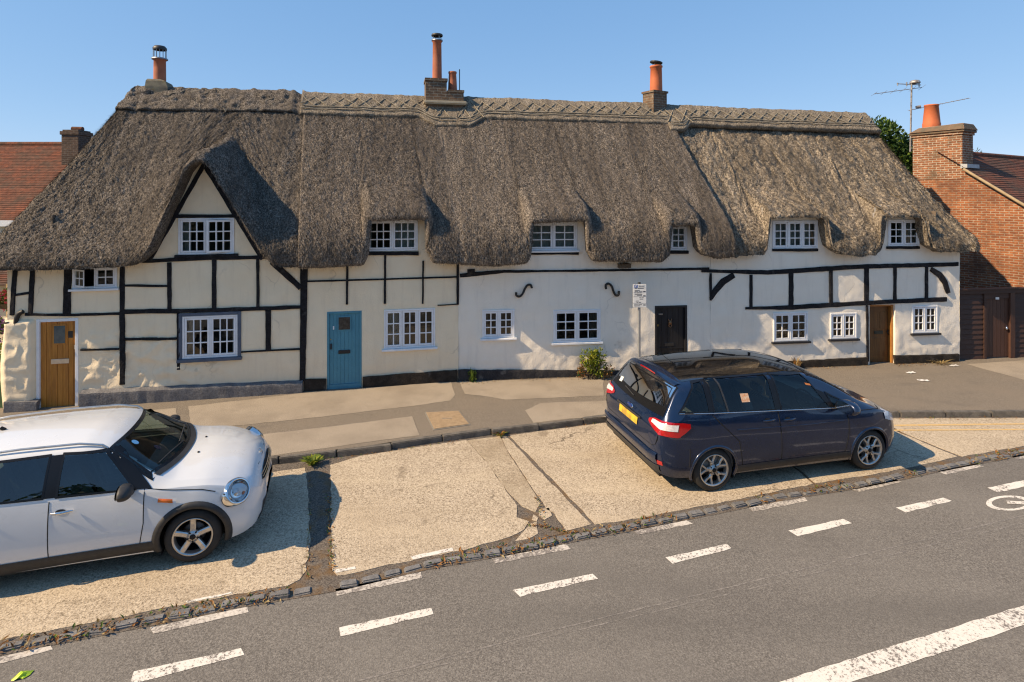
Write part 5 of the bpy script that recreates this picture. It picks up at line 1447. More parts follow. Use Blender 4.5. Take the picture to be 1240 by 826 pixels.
    # ---- wheels, wells, arch trims
    for ax in car.axle:
        for sd in (-1, 1):
            yo = sd*(float(car.f['W'](ax))-.035)           # outer face of the tyre
            R_ = car.rw; rr = P['rim_r']
            def lat(mb, prof, mm, nseg=44, smooth=True):
                mb.grid([[T(ax+r*math.cos(a), yo+sd*y_, R_+r*math.sin(a)) for r, y_ in prof] for a in np.linspace(0, 2*math.pi, nseg, endpoint=False)], mm, smooth, closed_u=True)
            wb = MB(); lat(wb, [(.01, -.09), (.13, -.09), (.135, -.10), (.135, -.12), (.01, -.12)], M_disc, 28); lat(wb, [(rr-.01, -.03), (rr-.03, -.12), (rr-.03, -.2), (.0, -.2)], M_well, 28)
            wo = wb.build('wheel', root)
            tb = MB(); lat(tb, [(rr-.012, -.012), (rr+.004, -.004), (rr+.03, .002), (R_-.05, .0), (R_-.018, -.012), (R_-.004, -.03), (R_, -.06), (R_, -.15), (R_-.006, -.18), (R_-.03, -.2), (rr-.01, -.2)], M_rubber)
            for k2 in (-.085, -.115, -.14): lat(tb, [(R_+.0006, k2), (R_+.0006, k2+.008)], M_well, 44, False)
            tb.build('tyre', wo)
            rb = MB(); lat(rb, [(rr, -.006), (rr+.003, .002), (rr-.010, .003), (rr-.022, -.012), (rr-.03, -.06)], M_alloy)
            for k2 in range(5):
                a0 = math.pi/2+2*math.pi*k2/5+P.get('rim_rot', 0)
                def spoke(pts, w0, w1, d0=.004, d1=-.004):
                    vs = []
                    N_ = len(pts)
                    for i, (r, da) in enumerate(pts):
                        a = a0+da; wv = lerp(w0, w1, i/(N_-1)); cx, cz = r*math.cos(a), r*math.sin(a); tx_, tz_ = -math.sin(a), math.cos(a)
                        y_ = lerp(d0, d1, i/(N_-1))-.022*math.sin(math.pi*min(1, i/(N_-1)))*.4
                        for (q_, yy) in ((-wv/2, y_-.008), (-wv/2*.62, y_), (wv/2*.62, y_), (wv/2, y_-.008), (wv/2, y_-.04), (-wv/2, y_-.04)):
                            vs.append(T(ax+cx+tx_*q_, yo+sd*yy, R_+cz+tz_*q_))
                    fs = []
                    for i in range(N_-1):
                        for q_ in range(6): fs.append((6*i+q_, 6*i+(q_+1) % 6, 6*i+6+(q_+1) % 6, 6*i+6+q_))
                    fs += [tuple(range(6)), tuple(range(6*N_-6, 6*N_))]
                    rb.add(vs, fs, M_alloy)
                if P['rim'] == 'five': spoke([(.035, 0), (.09, 0), (.15, 0), (rr-.018, 0)], .062, .066, -.004, -.006)
                else:
                    spoke([(.03, 0), (.08, 0), (.115, 0)], .055, .06, -.006, -.008)
                    for sg in (-1, 1): spoke([(.09, 0), (.13, sg*.13), (.17, sg*.25), (rr-.018, sg*.30)], .034, .036, -.006, -.006)
                lat_c = (ax+.062*math.cos(a0+math.pi/5), R_+.062*math.sin(a0+math.pi/5))
                rb.tube([T(lat_c[0], yo-sd*.03, lat_c[1]), T(lat_c[0], yo-sd*.002, lat_c[1])], .011, M_gap, 6)
            lat(rb, [(.075, -.04), (.07, -.008), (.034, -.004), (.034, -.002)], M_alloy, 24); lat(rb, [(.033, -.003), (.03, .002), (0, .003)], M_gap, 16)
            rb.build('rim', wo)
            # well
            mb = MB(); ra = car.arch+.015
            aa = np.linspace(R(-28), R(208), 26)
            mb.grid([[T(ax+ra*math.cos(a), sd*(car.side_y(ax+ra*math.cos(a), max(car.rw+ra*math.sin(a), .25))-.012), R_+ra*math.sin(a)), T(ax+ra*math.cos(a), sd*.52, R_+ra*math.sin(a))] for a in aa], M_well, True)
            mb.add([T(ax+ra*math.cos(a), sd*.52, R_+ra*math.sin(a)) for a in aa], [tuple(range(len(aa)))], M_well); mb.build('wheel_well', root)
            # trim or lip round the arch
            mb = MB(); aw = P['arch_trim']; pr = []
            for a in np.linspace(R(-20), R(200), 36):
                row = []
                for r_, of in ((car.arch-.012, -.02), (car.arch-.006, P['arch_out']), (car.arch+aw*.5, P['arch_out']+.004), (car.arch+aw, P['arch_out']*.4), (car.arch+aw+.004, -.004)):
                    x_, z_ = ax+r_*math.cos(a), R_+r_*math.sin(a); z2 = max(z_, .2)
                    row.append(T(*car.sp(x_, z2, of, sd)))
                pr.append(row)
            mb.grid(pr, P['arch_mat'], True); mb.build('arch_trim', root)
    for sd in (-1, 1):
        mb = MB(); x0_, x1_ = car.axle[0]+car.arch+.0, car.axle[1]-car.arch-.0
        mb.grid([[T(*car.sp(x, z_, of, sd)) for z_, of in P['sill']] for x in np.linspace(min(x0_, x1_), max(x0_, x1_), 30)], P['sill_mat'], True); mb.build('sill_trim', root)
    # door handles
    for (dx, dz, key) in P['handles']:
        for sd in (-1, 1):
            par = parts.get(('door', sd, key), root)
            mb = MB(); mb.tube([T(*car.sp(dx+t2, dz+t2*.03, .014+.024*math.sin(math.pi*(t2+.11)/.22), sd)) for t2 in np.linspace(-.11, .11, 9)], [.009, .013, .016, .017, .017, .017, .016, .013, .009], P['handle_mat'], 8)
            mb.grid([[T(*car.sp(dx-.02+.055*math.cos(a)*r_, dz+.028*math.sin(a)*r_, .004, sd)) for r_ in (0, 1)] for a in np.linspace(0, 2*math.pi, 16, endpoint=False)], M_gap, True, closed_u=True); mb.build('handle', par)
    # mirrors
    for sd in (-1, 1):
        mx, mz = P['mirror']; y0 = car.side_y(mx, mz); ms = P.get('mirror_scale', 1.0)
        mb = MB(); g_ = []
        for i in range(13):
            th = math.pi*i/12; row = []
            for j in range(18):
                ph = 2*math.pi*j/18
                ex = .085*ms*(abs(math.cos(th))**.8*(1 if math.cos(th) > 0 else -1)); s_h = math.sin(th)**.8
                row.append(T(mx-.015+ex*(1.25 if ex > 0 else .5), sd*(y0+.135*ms+.125*ms*s_h*math.cos(ph)), mz+.075+.085*ms*s_h*math.sin(ph)))
            g_.append(row)
        mb.grid([r+[r[0]] for r in g_], P['mirror_mat'], True)
        mb.tube([T(mx+.02, sd*(y0-.02), mz-.0), T(mx+.01, sd*(y0+.09), mz+.03)], [.05, .035], M_plast, 8)
        o = mb.build('wing_mirror', root)
        mb = MB(); mb.add([T(mx-.015-.044*ms, sd*(y0+.135*ms+.108*ms*math.cos(a)), mz+.075+.07*ms*math.sin(a)) for a in np.linspace(0, 2*math.pi, 18, endpoint=False)], [tuple(range(18))], M_chrome); mb.build('mirror_glass', o)
    return root, parts, lbox

def ellip(mb, car, c, u, v, nrm, a, b, h, mm, n=24, rings=6, z0=0.0):
    """a shallow dome: centre c, unit vectors u, v, normal, half axes a, b and height h (car space)"""
    c, u, v, nrm = [np.array(q, float) for q in (c, u, v, nrm)]
    g_ = []
    for i in range(rings+1):
        r_ = math.sin(math.pi/2*i/rings); hh = h*math.cos(math.pi/2*i/rings)
        g_.append([car.T(*(c+u*a*r_*math.cos(t2)+v*b*r_*math.sin(t2)+nrm*(hh+z0))) for t2 in np.linspace(0, 2*math.pi, n+1)])
    mb.grid(g_, mm, True)

# ================================================================== the white car
MX0, MY0, MYAW = -5.345, 7.517, R(17.7)
CX0, CY0, CYAW = 4.135, 10.08, R(14.2)
mini = Car(zt=[(-2.02, .70), (-2.0, .95), (-1.94, 1.14), (-1.80, 1.42), (-1.70, 1.48), (-1.3, 1.53), (-.6, 1.555), (0, 1.545), (.25, 1.505), (.42, 1.44), (1.02, 1.10), (1.08, 1.085), (1.4, 1.065), (1.7, 1.01), (1.85, .96), (1.95, .90), (2.03, .80), (2.075, .68), (2.09, .56)],
           zs=[(-2.02, .65), (-1.9, .93), (-1.6, 1.02), (-1, 1.02), (0, .985), (1.0, .955), (1.4, .93), (1.7, .86), (1.9, .77), (2.02, .68), (2.09, .52)],
           W=[(-2.02, .45), (-1.98, .62), (-1.9, .74), (-1.7, .83), (-1.3, .885), (-.9, .87), (0, .865), (.8, .872), (1.3, .885), (1.6, .865), (1.8, .815), (1.95, .72), (2.04, .57), (2.09, .36)],
           Wb_in=[(-2.02, .03), (-1, .035), (1, .04), (1.3, .055), (2.09, .05)],
           Wt=[(-2.02, .3), (-1.95, .5), (-1.8, .58), (-1.6, .61), (0, .63), (.42, .64), (1.02, .74), (1.08, .75), (1.4, .74), (1.7, .67), (1.9, .56), (2.05, .38), (2.09, .2)],
           cr=[(-2.02, .05), (-1.5, .07), (.4, .07), (1.02, .07), (1.4, .085), (1.8, .1), (2.09, .05)],
           zb=[(-2.02, .42), (-1.95, .30), (-1.7, .24), (1.7, .2), (1.95, .23), (2.05, .32), (2.09, .44)],
           axle=(-1.2975, 1.2975), rw=.325, arch=.375, origin=(0, 0, 0), ang=MYAW, sc=(.97, 1.16, .98))
mini.o = (MX0, MY0, ZL)
fd = [(-.20, .30), (.72, .30), (.76, .6), (.76, 1.0), (.30, 1.52), (-.22, 1.56)]
rd = [(-.20, .30), (-.22, 1.56), (-1.1, 1.56), (-1.1, 1.0), (-.93, .72), (-.86, .30)]
MP = dict(paint=M_mini, cabin=(-1.85, 1.0), parcel=-1.25, seats=[(.15, -.36), (.15, .36), (-.75, -.36), (-.75, .36)], wheelpos=(.52, -.36),
    side_windows=[dict(q=((-.13, 1.02), (.66, .995), (.30, 1.405), (-.13, 1.43)), glass=M_cgm), dict(q=((-1.08, 1.055), (-.27, 1.025), (-.27, 1.43), (-1.03, 1.42)), glass=M_cgm), dict(q=((-1.66, 1.09), (-1.16, 1.06), (-1.13, 1.415), (-1.58, 1.375)), glass=M_cgm)],
    top_windows=[dict(name='windscreen', xb=1.02, xt=.42, bow=.20, bowt=.10, xs=[.2, .42, 1.02, 1.2], hw=[.585, .59, .745, .78], glass=M_cg, frit=.03, wipers=[(.55, .86, -.02, .93), (.02, .97, -.56, .84)]),
                 dict(name='rear_window', xb=-1.93, xt=-1.78, bow=-.06, xs=[-2, -1.7], hw=[.5, .52], glass=M_cgm, frit=.03)],
    regions=[dict(name='door', where='side', side=-1, poly=fd, key='f'), dict(name='door', where='side', side=-1, poly=rd, key='r'), dict(name='door', where='side', side=1, poly=fd, key='f'), dict(name='door', where='side', side=1, poly=rd, key='r'),
             dict(name='bonnet', where='top', poly=[(1.08, -.70), (.93, -.79), (1.35, -.80), (1.75, -.70), (1.93, -.5), (2.0, 0), (1.93, .5), (1.75, .70), (1.35, .80), (.93, .79), (1.08, .70)], zmin=.8, dn=0)],
    pillars=[((-.27, 1.02), (-.13, 1.015), (-.13, 1.43), (-.27, 1.43)), ((.67, .99), (.85, .976), (.42, 1.425), (.31, 1.41)), ((-1.16, 1.055), (-1.08, 1.05), (-1.03, 1.42), (-1.13, 1.42))],
    gaps=[('', [(-.20, .30), (-.20, .98)]), ('', [(.72, .30), (.77, .6), (.77, .985)]), ('', [(-.20, .30), (.72, .30)]), ('', [(-.86, .30), (-.93, .72), (-1.1, 1.04)]), ('', [(.80, .98), (1.1, .93), (1.4, .89), (1.55, .84)])],
    topgaps=[[(1.98*1-.03*0, -.30), (1.995, 0), (1.98, .30)]],
    rim='five', rim_r=.228, arch_trim=.07, arch_out=.016, arch_mat=M_plast, sill=[(.36, .006), (.33, .014), (.25, .014), (.19, -.02)], sill_mat=M_plast,
    handles=[(-.06, .86, 'f'), (-.95, .90, 'r')], handle_mat=M_chrome, mirror=(.60, .97), mirror_mat=M_plast, rim_rot=0)
mroot, mparts, lbox = build_car('parked_car', 'white five door car with black wheel arches parked at the left edge', mini, MP, 'cars parked in the bays')
T = mini.T
def frame_at(car, x, z, side=-1):
    p = np.array(car.sp(x, z, 0, side)); q = np.array(car.sp(x, z, 1, side)); n = q-p; n /= np.linalg.norm(n)
    up = np.array([0, 0, 1.0]); u = np.cross(up, n); u /= np.linalg.norm(u); v = np.cross(n, u); return p, u, v, n
# headlights: tilted ovals on the corners of the nose
for sd in (-1, 1):
    nrm = np.array([.62, sd*.58, .50]); nrm /= np.linalg.norm(nrm); c = np.array(mini.sp(1.79, .775, .0, sd))+nrm*.022
    u = np.cross([0, 0, 1.0], nrm); u /= np.linalg.norm(u); v = np.cross(nrm, u)
    zt_ = mini.top_z(1.775, .625)
    mb = MB(); g_ = []
    for t2 in np.linspace(0, 2*math.pi, 33):
        g_.append([T(*(c+u*a*math.cos(t2)+v*b*math.sin(t2)+nrm*h)) for a, b, h in ((.178, .160, -.10), (.170, .154, .0), (.155, .138, .020), (.142, .126, .012))])
    mb.grid(g_, M_chrome, True); o = mb.build('headlight', mroot)
    mb = MB(); ellip(mb, mini, c, u, v, nrm, .143, .127, .035, car_glass('headlight_glass', (.93, .95, .96), 1.35) if sd < 0 else M_clear); mb.build('lens', o)
    mb = MB(); g_ = []
    for t2 in np.linspace(0, 2*math.pi, 25): g_.append([T(*(c+u*a*math.cos(t2)+v*b*math.sin(t2)+nrm*h)) for a, b, h in ((.140, .124, .008), (.11, .095, -.015), (.05, .045, -.045), (.042, .038, -.018), (0, 0, -.008))])
    mb.grid(g_, M_chrome, True)
    ellip(mb, mini, c+u*.0+v*.01-nrm*.035, u, v, nrm, .05, .045, .03, M_clear, 14, 4); ellip(mb, mini, c+u*.07-v*.05-nrm*.02, u, v, nrm, .025, .022, .015, M_orange, 12, 3)
    mb.build('reflector', o)
    # orange repeater on the wing
    mb = MB(); p_ = [(.93, .865), (1.10, .835), (1.09, .80), (.94, .825)]
    mb.grid([[T(*mini.sp(x, z, .016, sd)) for x, z in ((.895, .885), (1.13, .845), )], [T(*mini.sp(x, z, .018, sd)) for x, z in ((.90, .81), (1.12, .775))]], M_mini, True)
    o2 = mb.build('wing_scuttle', mroot)
    mb = MB(); q4 = ((.925, .825), (1.09, .795), (1.085, .84), (.93, .868)); g4 = quadgrid(q4, 5, 5)
    mb.grid([[T(*mini.sp(p[0], p[1], .022+.01*math.sin(math.pi*i/4)*math.sin(math.pi*j/4), sd)) for j, p in enumerate(row)] for i, row in enumerate(g4)], M_orange, True); mb.build('indicator', o2)
# grille, lower intake, fog lamps, badge, roof rails, aerial, washer jets
def nose(car, y, z):
    """x of the front skin at y, z"""
    xs_ = np.linspace(car.x1-.9, car.x1-.001, 240); last = xs_[0]
    for x in xs_:
        yy, zz = car.section(x)
        n_ = car.NL
        inside = (abs(y) < np.interp(z, zz[:n_], yy[:n_]) if zz[0] <= z <= zz[n_-1] else (z < np.interp(abs(y), yy[n_:][::-1], zz[n_:][::-1]) if zz[n_-1] < z else False))
        if inside: last = x
    return last
def nosepatch(car, name, y0, y1, z0f, z1f, mm, off, par, n=21, m=5):
    mb = MB(); g_ = []
    for y in np.linspace(y0, y1, n):
        row = []
        for t2 in np.linspace(0, 1, m):
            z = lerp(z0f(y), z1f(y), t2); row.append(T(nose(car, y, z)+off, y*1.0, z))
        g_.append(row)
    mb.grid(g_, mm, True); return mb.build(name, par)
gr = nosepatch(mini, 'grille', -.44, .44, lambda y: .66+.04*(abs(y)/.44)**3, lambda y: .80-.10*(abs(y)/.44)**3, M_gap, .012, mroot)
for zz in (.69, .725, .76):
    mb = MB(); mb.tube([T(nose(mini, y, zz)+.02, y, zz) for y in np.linspace(-.40, .40, 17)], .008, M_chrome, 5); mb.build('grille_bar', gr)
nosepatch(mini, 'lower_intake', -.5, .5, lambda y: .32, lambda y: .45, M_plast, .012, mroot)
nosepatch(mini, 'bumper_lip', -.58, .58, lambda y: .235, lambda y: .31, M_plast, .016, mroot)
mb = MB(); cb = np.array(mini.tp(1.965, 0, .006)); mb2 = cb
ellip(mb, mini, cb, (0, 1, 0), (-.55, 0, .83), (.83, 0, .55), .028, .028, .012, M_chrome)
for sd in (-1, 1): mb.add([T(*(cb+np.array(v_))) for v_ in ((0, sd*.025, .012), (.0, sd*.075, .012), (-.004, sd*.07, -.004), (.0, sd*.025, -.01))], [(0, 1, 2, 3)], M_chrome)
mb.build('badge', mparts[('bonnet', 0, '')])
for sd in (-1, 1):
    mb = MB(); mb.tube([T(x, sd*.585, mini.top_z(x, .585)+h_) for x, h_ in ((.30, .0), (.24, .03), (0, .04), (-.6, .04), (-1.3, .04), (-1.55, .03), (-1.62, 0))], .014, M_alloy, 8); mb.build('roof_rail', mroot)
    mb = MB(); p_ = mini.tp(1.22, sd*.22, .004); ellip(mb, mini, p_, (1, 0, 0), (0, 1, 0), (0, 0, 1), .016, .02, .010, M_gap, 10, 3); mb.build('washer_jet', mparts[('bonnet', 0, '')])
mb = MB(); mb.tube([T(-1.05, 0, mini.top_z(-1.05, 0)), T(-1.10, 0, mini.top_z(-1.05, 0)+.03)], .022, M_gap, 8); mb.tube([T(-1.08, 0, mini.top_z(-1.05, 0)+.02), T(-1.65, 0, mini.top_z(-1.05, 0)+.24)], .004, M_gap, 5); mb.build('aerial', mroot)
# cowl panel under the windscreen
mb = MB(); g_ = []
for s1 in np.linspace(-1, 1, 25):
    yy = s1*.72; xb_ = 1.02-.20*s1*s1
    g_.append([T(*mini.tp(xb_+dx_, yy, .010)) for dx_ in (.015, .05, .085)])
mb.grid(g_, M_plast, True); mb.build('scuttle_panel', mroot)
mb = MB(); 
for (sx, sy) in ((.52, -.38), (.75, -.30)):
    p_ = np.array(mini.tp(sx, sy, .010)); mb.add([T(*np.array(mini.tp(sx+.04*math.sin(a), sy+.035*math.cos(a), .010))) for a in np.linspace(0, 2*math.pi, 14, endpoint=False)], [tuple(range(14))], mat('blue_sticker', (.12, .4, .7), None, 9, .5) if sy < -.35 else M_cmax)
mb.build('screen_sticker', MP['top_windows'][0]['obj'])

# ================================================================== the blue car
ang2 = CYAW
cm = Car(zt=[(-2.26, .66), (-2.245, .86), (-2.20, 1.02), (-2.12, 1.15), (-1.87, 1.53), (-1.80, 1.585), (-1.6, 1.61), (-.8, 1.64), (0, 1.635), (.4, 1.60), (.62, 1.55), (1.45, 1.10), (1.52, 1.075), (1.8, 1.0), (2.0, .92), (2.12, .84), (2.2, .72), (2.26, .55)],
         zs=[(-2.26, .6), (-2.2, .95), (-2.1, 1.05), (-1.8, 1.09), (-1.4, 1.09), (-.4, 1.04), (.6, .985), (1.0, .97), (1.5, .96), (1.8, .89), (2.0, .82), (2.15, .72), (2.26, .5)],
         W=[(-2.26, .60), (-2.235, .72), (-2.16, .81), (-1.95, .875), (-1.4, .91), (-.6, .90), (.6, .90), (1.4, .915), (1.8, .865), (2.0, .78), (2.15, .64), (2.22, .5), (2.26, .36)],
         Wb_in=[(-2.26, .02), (-1.4, .05), (0, .05), (1.4, .05), (2.26, .05)],
         Wt=[(-2.26, .45), (-2.2, .69), (-2.1, .72), (-1.87, .67), (-1.6, .66), (0, .67), (.62, .65), (1.45, .74), (1.52, .74), (1.9, .65), (2.1, .5), (2.26, .25)],
         cr=[(-2.26, .04), (-2.1, .05), (-1.6, .07), (.6, .07), (1.45, .06), (1.8, .09), (2.26, .05)],
         zb=[(-2.26, .40), (-2.2, .30), (-1.9, .24), (1.8, .2), (2.1, .24), (2.2, .3), (2.26, .42)],
         axle=(-1.394, 1.394), rw=.325, arch=.362, origin=(0, 0, 0), ang=ang2, zscale=1.0, sc=(1.02, 1.27, 1.0))
cm.o = (CX0, CY0, ZL)
fd = [(-.28, .32), (.92, .32), (.98, .7), (1.0, 1.0), (.72, 1.60), (-.28, 1.75)]
rd = [(-.28, .32), (-.28, 1.75), (-1.38, 1.75), (-1.42, 1.1), (-1.02, .80), (-.92, .32)]
CP = dict(paint=M_cmax, cabin=(-2.05, 1.42), seats=[(.25, -.38), (.25, .38), (-.65, -.42), (-.65, .0), (-.65, .42)], wheelpos=(.72, -.38),
    side_windows=[dict(q=((-.20, 1.10), (.70, 1.055), (.36, 1.54), (-.20, 1.575)), glass=M_cg), dict(q=((-1.36, 1.165), (-.30, 1.115), (-.30, 1.58), (-1.33, 1.58)), glass=M_cgd, bar=((-1.13, 1.155), (-1.17, 1.58))), dict(q=((-1.90, 1.20), (-1.44, 1.18), (-1.42, 1.56), (-1.56, 1.545)), glass=M_cgd), dict(q=((.76, 1.06), (1.16, 1.045), (.80, 1.20), (.70, 1.26)), glass=M_cg)],
    top_windows=[dict(name='windscreen', xb=1.45, xt=.60, bow=.22, bowt=.1, xs=[.4, .62, 1.45, 1.6], hw=[.59, .595, .69, .72], glass=M_cg, frit=.035, wipers=[(.58, 1.25, -.02, 1.36), (.0, 1.40, -.58, 1.24)]),
                 dict(name='rear_window', xb=-2.14, xt=-1.865, bow=-.05, bowt=-.03, xs=[-2.2, -2.14, -1.87, -1.8], hw=[.69, .685, .625, .62], glass=M_cgd, frit=.05, wipers=[(.0, -2.13, .30, -2.10)])],
    regions=[dict(name='door', where='side', side=-1, poly=fd, key='f'), dict(name='door', where='side', side=-1, poly=rd, key='r'), dict(name='door', where='side', side=1, poly=fd, key='f'), dict(name='door', where='side', side=1, poly=rd, key='r'),
             dict(name='bonnet', where='top', poly=[(1.5, -.72), (1.35, -.76), (1.7, -.74), (2.0, -.6), (2.12, -.4), (2.15, 0), (2.12, .4), (2.0, .6), (1.7, .74), (1.35, .76), (1.5, .72)], zmin=.8, dn=0)],
    pillars=[((-.30, 1.115), (-.20, 1.11), (-.20, 1.575), (-.30, 1.58)), ((-1.44, 1.18), (-1.36, 1.17), (-1.33, 1.58), (-1.42, 1.56)), ((.70, 1.055), (.76, 1.055), (.66, 1.27), (.52, 1.33))],
    gaps=[('', [(-.25, .34), (-.27, 1.08)]), ('', [(.90, .34), (.97, .7), (.98, .96)]), ('', [(-.92, .34), (.90, .34)]), ('', [(-.92, .34), (-1.0, .74), (-1.25, .98), (-1.40, 1.14)]), ('', [(-1.80, .70), (-1.80, .42)]), ('', [(1.0, .98), (1.5, .97), (1.8, .92)])],
    topgaps=[[(2.14, -.4), (2.16, 0), (2.14, .4)], [(-1.82, -.60), (-.9, -.615), (0, -.615), (.55, -.61)], [(-1.82, .60), (-.9, .615), (0, .615), (.55, .61)]],
    chromeline=[(-1.92, 1.185), (-1.4, 1.16), (-.3, 1.10), (.72, 1.045), (.95, 1.035)],
    rim='y', rim_r=.235, arch_trim=.03, arch_out=.010, arch_mat=M_cmax, sill=[(.36, .004), (.33, .010), (.27, .012), (.2, -.02)], sill_mat=M_plast,
    handles=[(-.08, .955, 'f'), (-.55*1-.55, .99, 'r')], handle_mat=M_cmax, mirror=(.82, 1.05), mirror_mat=M_cmax, mirror_scale=1.3, gap_r=.0085, rim_rot=.2)
CP['handles'] = [(-.10, .965, 'f'), (-1.02+.62, .985, 'r')]
CP['handles'][1] = (-.46, .985, 'r')
croot, cparts, lbox = build_car('parked_car', 'dark blue estate car with silver alloy wheels parked beside the kerb', cm, CP, 'cars parked in the bays')
T = cm.T; k = cm.zs_
def tail(car, y, z):
    xs_ = np.linspace(car.x0+.9, car.x0+.001, 260); last = xs_[0]
    for x in xs_:
        yy, zz = car.section(x); n_ = car.NL
        inside = (abs(y) < np.interp(z, zz[:n_], yy[:n_]) if zz[0] <= z <= zz[n_-1] else (z < np.interp(abs(y), yy[n_:][::-1], zz[n_:][::-1]) if zz[n_-1] < z else False))
        if inside: last = x
    return last
def tailpatch(name, yf0, yf1, z0, z1, mm, off, par, n=9, m=6, corner=False):
    mb = MB(); g_ = []
    for a in np.linspace(0, 1, n):
        row = []
        for b in np.linspace(0, 1, m):
            z = lerp(z0, z1, b); y = lerp(yf0(b), yf1(b), a); row.append(T(tail(cm, y, z)-off, y, z))
        g_.append(row)
    mb.grid(g_, mm, True); return mb.build(name, par)
# rear lamps wrap from the tailgate on to the flank
for sd in (-1, 1):
    mb = MB(); zc = 1.0*k
    def lamp(s1, z):                 # s1 0 (tailgate) .. 1 (along the flank)
        if s1 < .42:
            y = lerp(.50, .765, s1/.42); x = tail(cm, y, z); return np.array([x-.012, sd*y, z])
        x = lerp(tail(cm, .765, z), -1.78, (s1-.42)/.58); q = cm.sp(x, z, .012, sd); return np.array(q)
    def outline(s1):
        lo_ = np.interp(s1, [0, .12, .42, .75, 1], [.985, .945, .885, .865, .99]); hi_ = np.interp(s1, [0, .15, .42, .8, 1], [1.02, 1.06, 1.075, 1.07, 1.05]); return lo_*k, hi_*k
    g_ = []; g2 = []
    for s1 in np.linspace(0, 1, 30):
        lo_, hi_ = outline(s1); g_.append([T(*lamp(s1, z)) for z in np.linspace(lo_, hi_, 7)])
    mb.grid(g_, M_red, True); o = mb.build('tail_light', croot)
    for s1 in np.linspace(.10, .72, 22):
        lo_, hi_ = outline(s1); a, b = lerp(lo_, hi_, .42), lerp(lo_, hi_, .86)
        row = []
        for z in np.linspace(a, b, 4):
            p = lamp(s1, z); d = np.array([-.7, sd*.7, .1]); row.append(T(*(p+d*.005)))
        g2.append(row)
    mb = MB(); mb.grid(g2, M_clear, True); mb.build('lens', o)
    mb = MB(); g_ = []
    for t2 in np.linspace(0, 1, 12):
        z0_, z1_ = .44, .50; y = lerp(.55, .80, t2)
        row = []
        for z in (z0_, lerp(z0_, z1_, .5), z1_):
            x = tail(cm, min(y, .79), z); row.append(T(x-.012, sd*y, z))
        g_.append(row)
    mb.grid(g_, M_red, True); mb.build('reflector', croot)
pl = tailpatch('number_plate', lambda b: -.26, lambda b: .26, .80*k, .91*k, M_plate, .012, croot, 9, 3)
mb = MB(); mb.tube([T(tail(cm, y, .935*k)-.016, y, .935*k) for y in np.linspace(-.33, .33, 9)], .016, M_plast, 8); mb.build('tailgate_grip', croot)
mb = MB(); bc = np.array([tail(cm, 0, 1.0*k)-.008, 0, 1.0*k]); ellip(mb, cm, bc, (0, 1, 0), (.35, 0, .93), (-.93, 0, .35), .085, .036, .012, M_chrome, 24, 4)
ellip(mb, cm, bc, (0, 1, 0), (.35, 0, .93), (-.93, 0, .35), .074, .028, .008, mat('badge_blue', (.01, .03, .15), None, 9, .2), 24, 4, .007)
for a, b_ in (((-.05, -.008), (-.02, .012)), ((-.02, -.01), (0, .008)), ((.0, .006), (.02, -.01)), ((.025, -.008), (.05, .012))):
    mb.tube([T(*(bc+np.array([-.93, 0, .35])*.016+np.array([0, -y_, 0])+np.array([.35, 0, .93])*z_)) for y_, z_ in (a, b_)], .0035, M_chrome, 5)
mb.build('badge', croot)
# tailgate outline, bumper step, high brake lamp, roof spoiler, antenna, fuel flap
for sd in (-1, 1):
    mb = MB(); mb.tube([T(tail(cm, y, z*k)-.001, sd*y, z*k) for y, z in ((.735, 1.0), (.74, .9), (.735, .8), (.70, .71), (.62, .675))], .005, M_gap, 5, False); mb.build('panel_gap', croot)
mb = MB(); mb.tube([T(tail(cm, y, .675*k)-.001, y, .675*k) for y in np.linspace(-.62, .62, 25)], .005, M_gap, 5, False); mb.build('panel_gap', croot)
mb = MB(); g_ = []
for y in np.linspace(-.74, .74, 27): g_.append([T(tail(cm, y, z_*k)-o_, y, z_*k) for z_, o_ in ((.60, .012), (.575, .035), (.52, .04), (.47, .02), (.40, .012), (.36, .008))])
mb.grid(g_, M_cmax, True); o = mb.build('rear_bumper', croot)
mb = MB(); g_ = []
for y in np.linspace(-.76, .76, 27): g_.append([T(tail(cm, y, z_*k)-o_, y, z_*k) for z_, o_ in ((.425, .022), (.38, .03), (.32, .022))])
mb.grid(g_, M_plast, True); mb.build('bumper_trim', o)
mb = MB(); g_ = []
for y in np.linspace(-.60, .60, 25):
    e_ = (abs(y)/.6)**4*.05
    g_.append([T(*cm.tp(-1.74, y, .003)), T(-1.80, y, cm.top_z(-1.80, y)+.018), T(-1.90+e_, y, cm.top_z(-1.82, y)+.006), T(-1.90+e_, y, cm.top_z(-1.82, y)-.02), T(-1.84, y, cm.top_z(-1.84, y)+.0)])
mb.grid(g_, M_cmax, True); o = mb.build('roof_spoiler', croot)
mb = MB(); g_ = []
for y in np.linspace(-.20, .20, 9): g_.append([T(-1.904, y, cm.top_z(-1.82, y)+.004), T(-1.904, y, cm.top_z(-1.82, y)-.017)])
mb.grid(g_, M_red, True); mb.build('brake_light', o)
mb = MB(); za = cm.top_z(-1.45, .0); mb.tube([T(-1.45, .0, za), T(-1.47, .0, za+.03)], .02, M_gap, 8); mb.tube([T(-1.46, 0, za+.02), T(-1.72, 0, za+.22)], .004, M_gap, 5); mb.build('aerial', croot)
mb = MB(); mb.grid([[T(*cm.tp(lerp(.50, -1.70, a), lerp(-.56, .56, b), .004)) for b in np.linspace(0, 1, 9)] for a in np.linspace(0, 1, 16)], mat('dark_roof_glass', (.006, .006, .007), None, 9, .06, coat=1), True); mb.build('glass_roof', croot)
mb = MB(); mb.add([T(*(np.array(cm.tp(-2.085, sy, .012)))) for sy in (.46, .54)]+[T(*(np.array(cm.tp(-2.04, sy, .012)))) for sy in (.54, .46)], [(0, 1, 2, 3)], M_sticker); mb.build('screen_sticker', CP['top_windows'][1]['obj'])
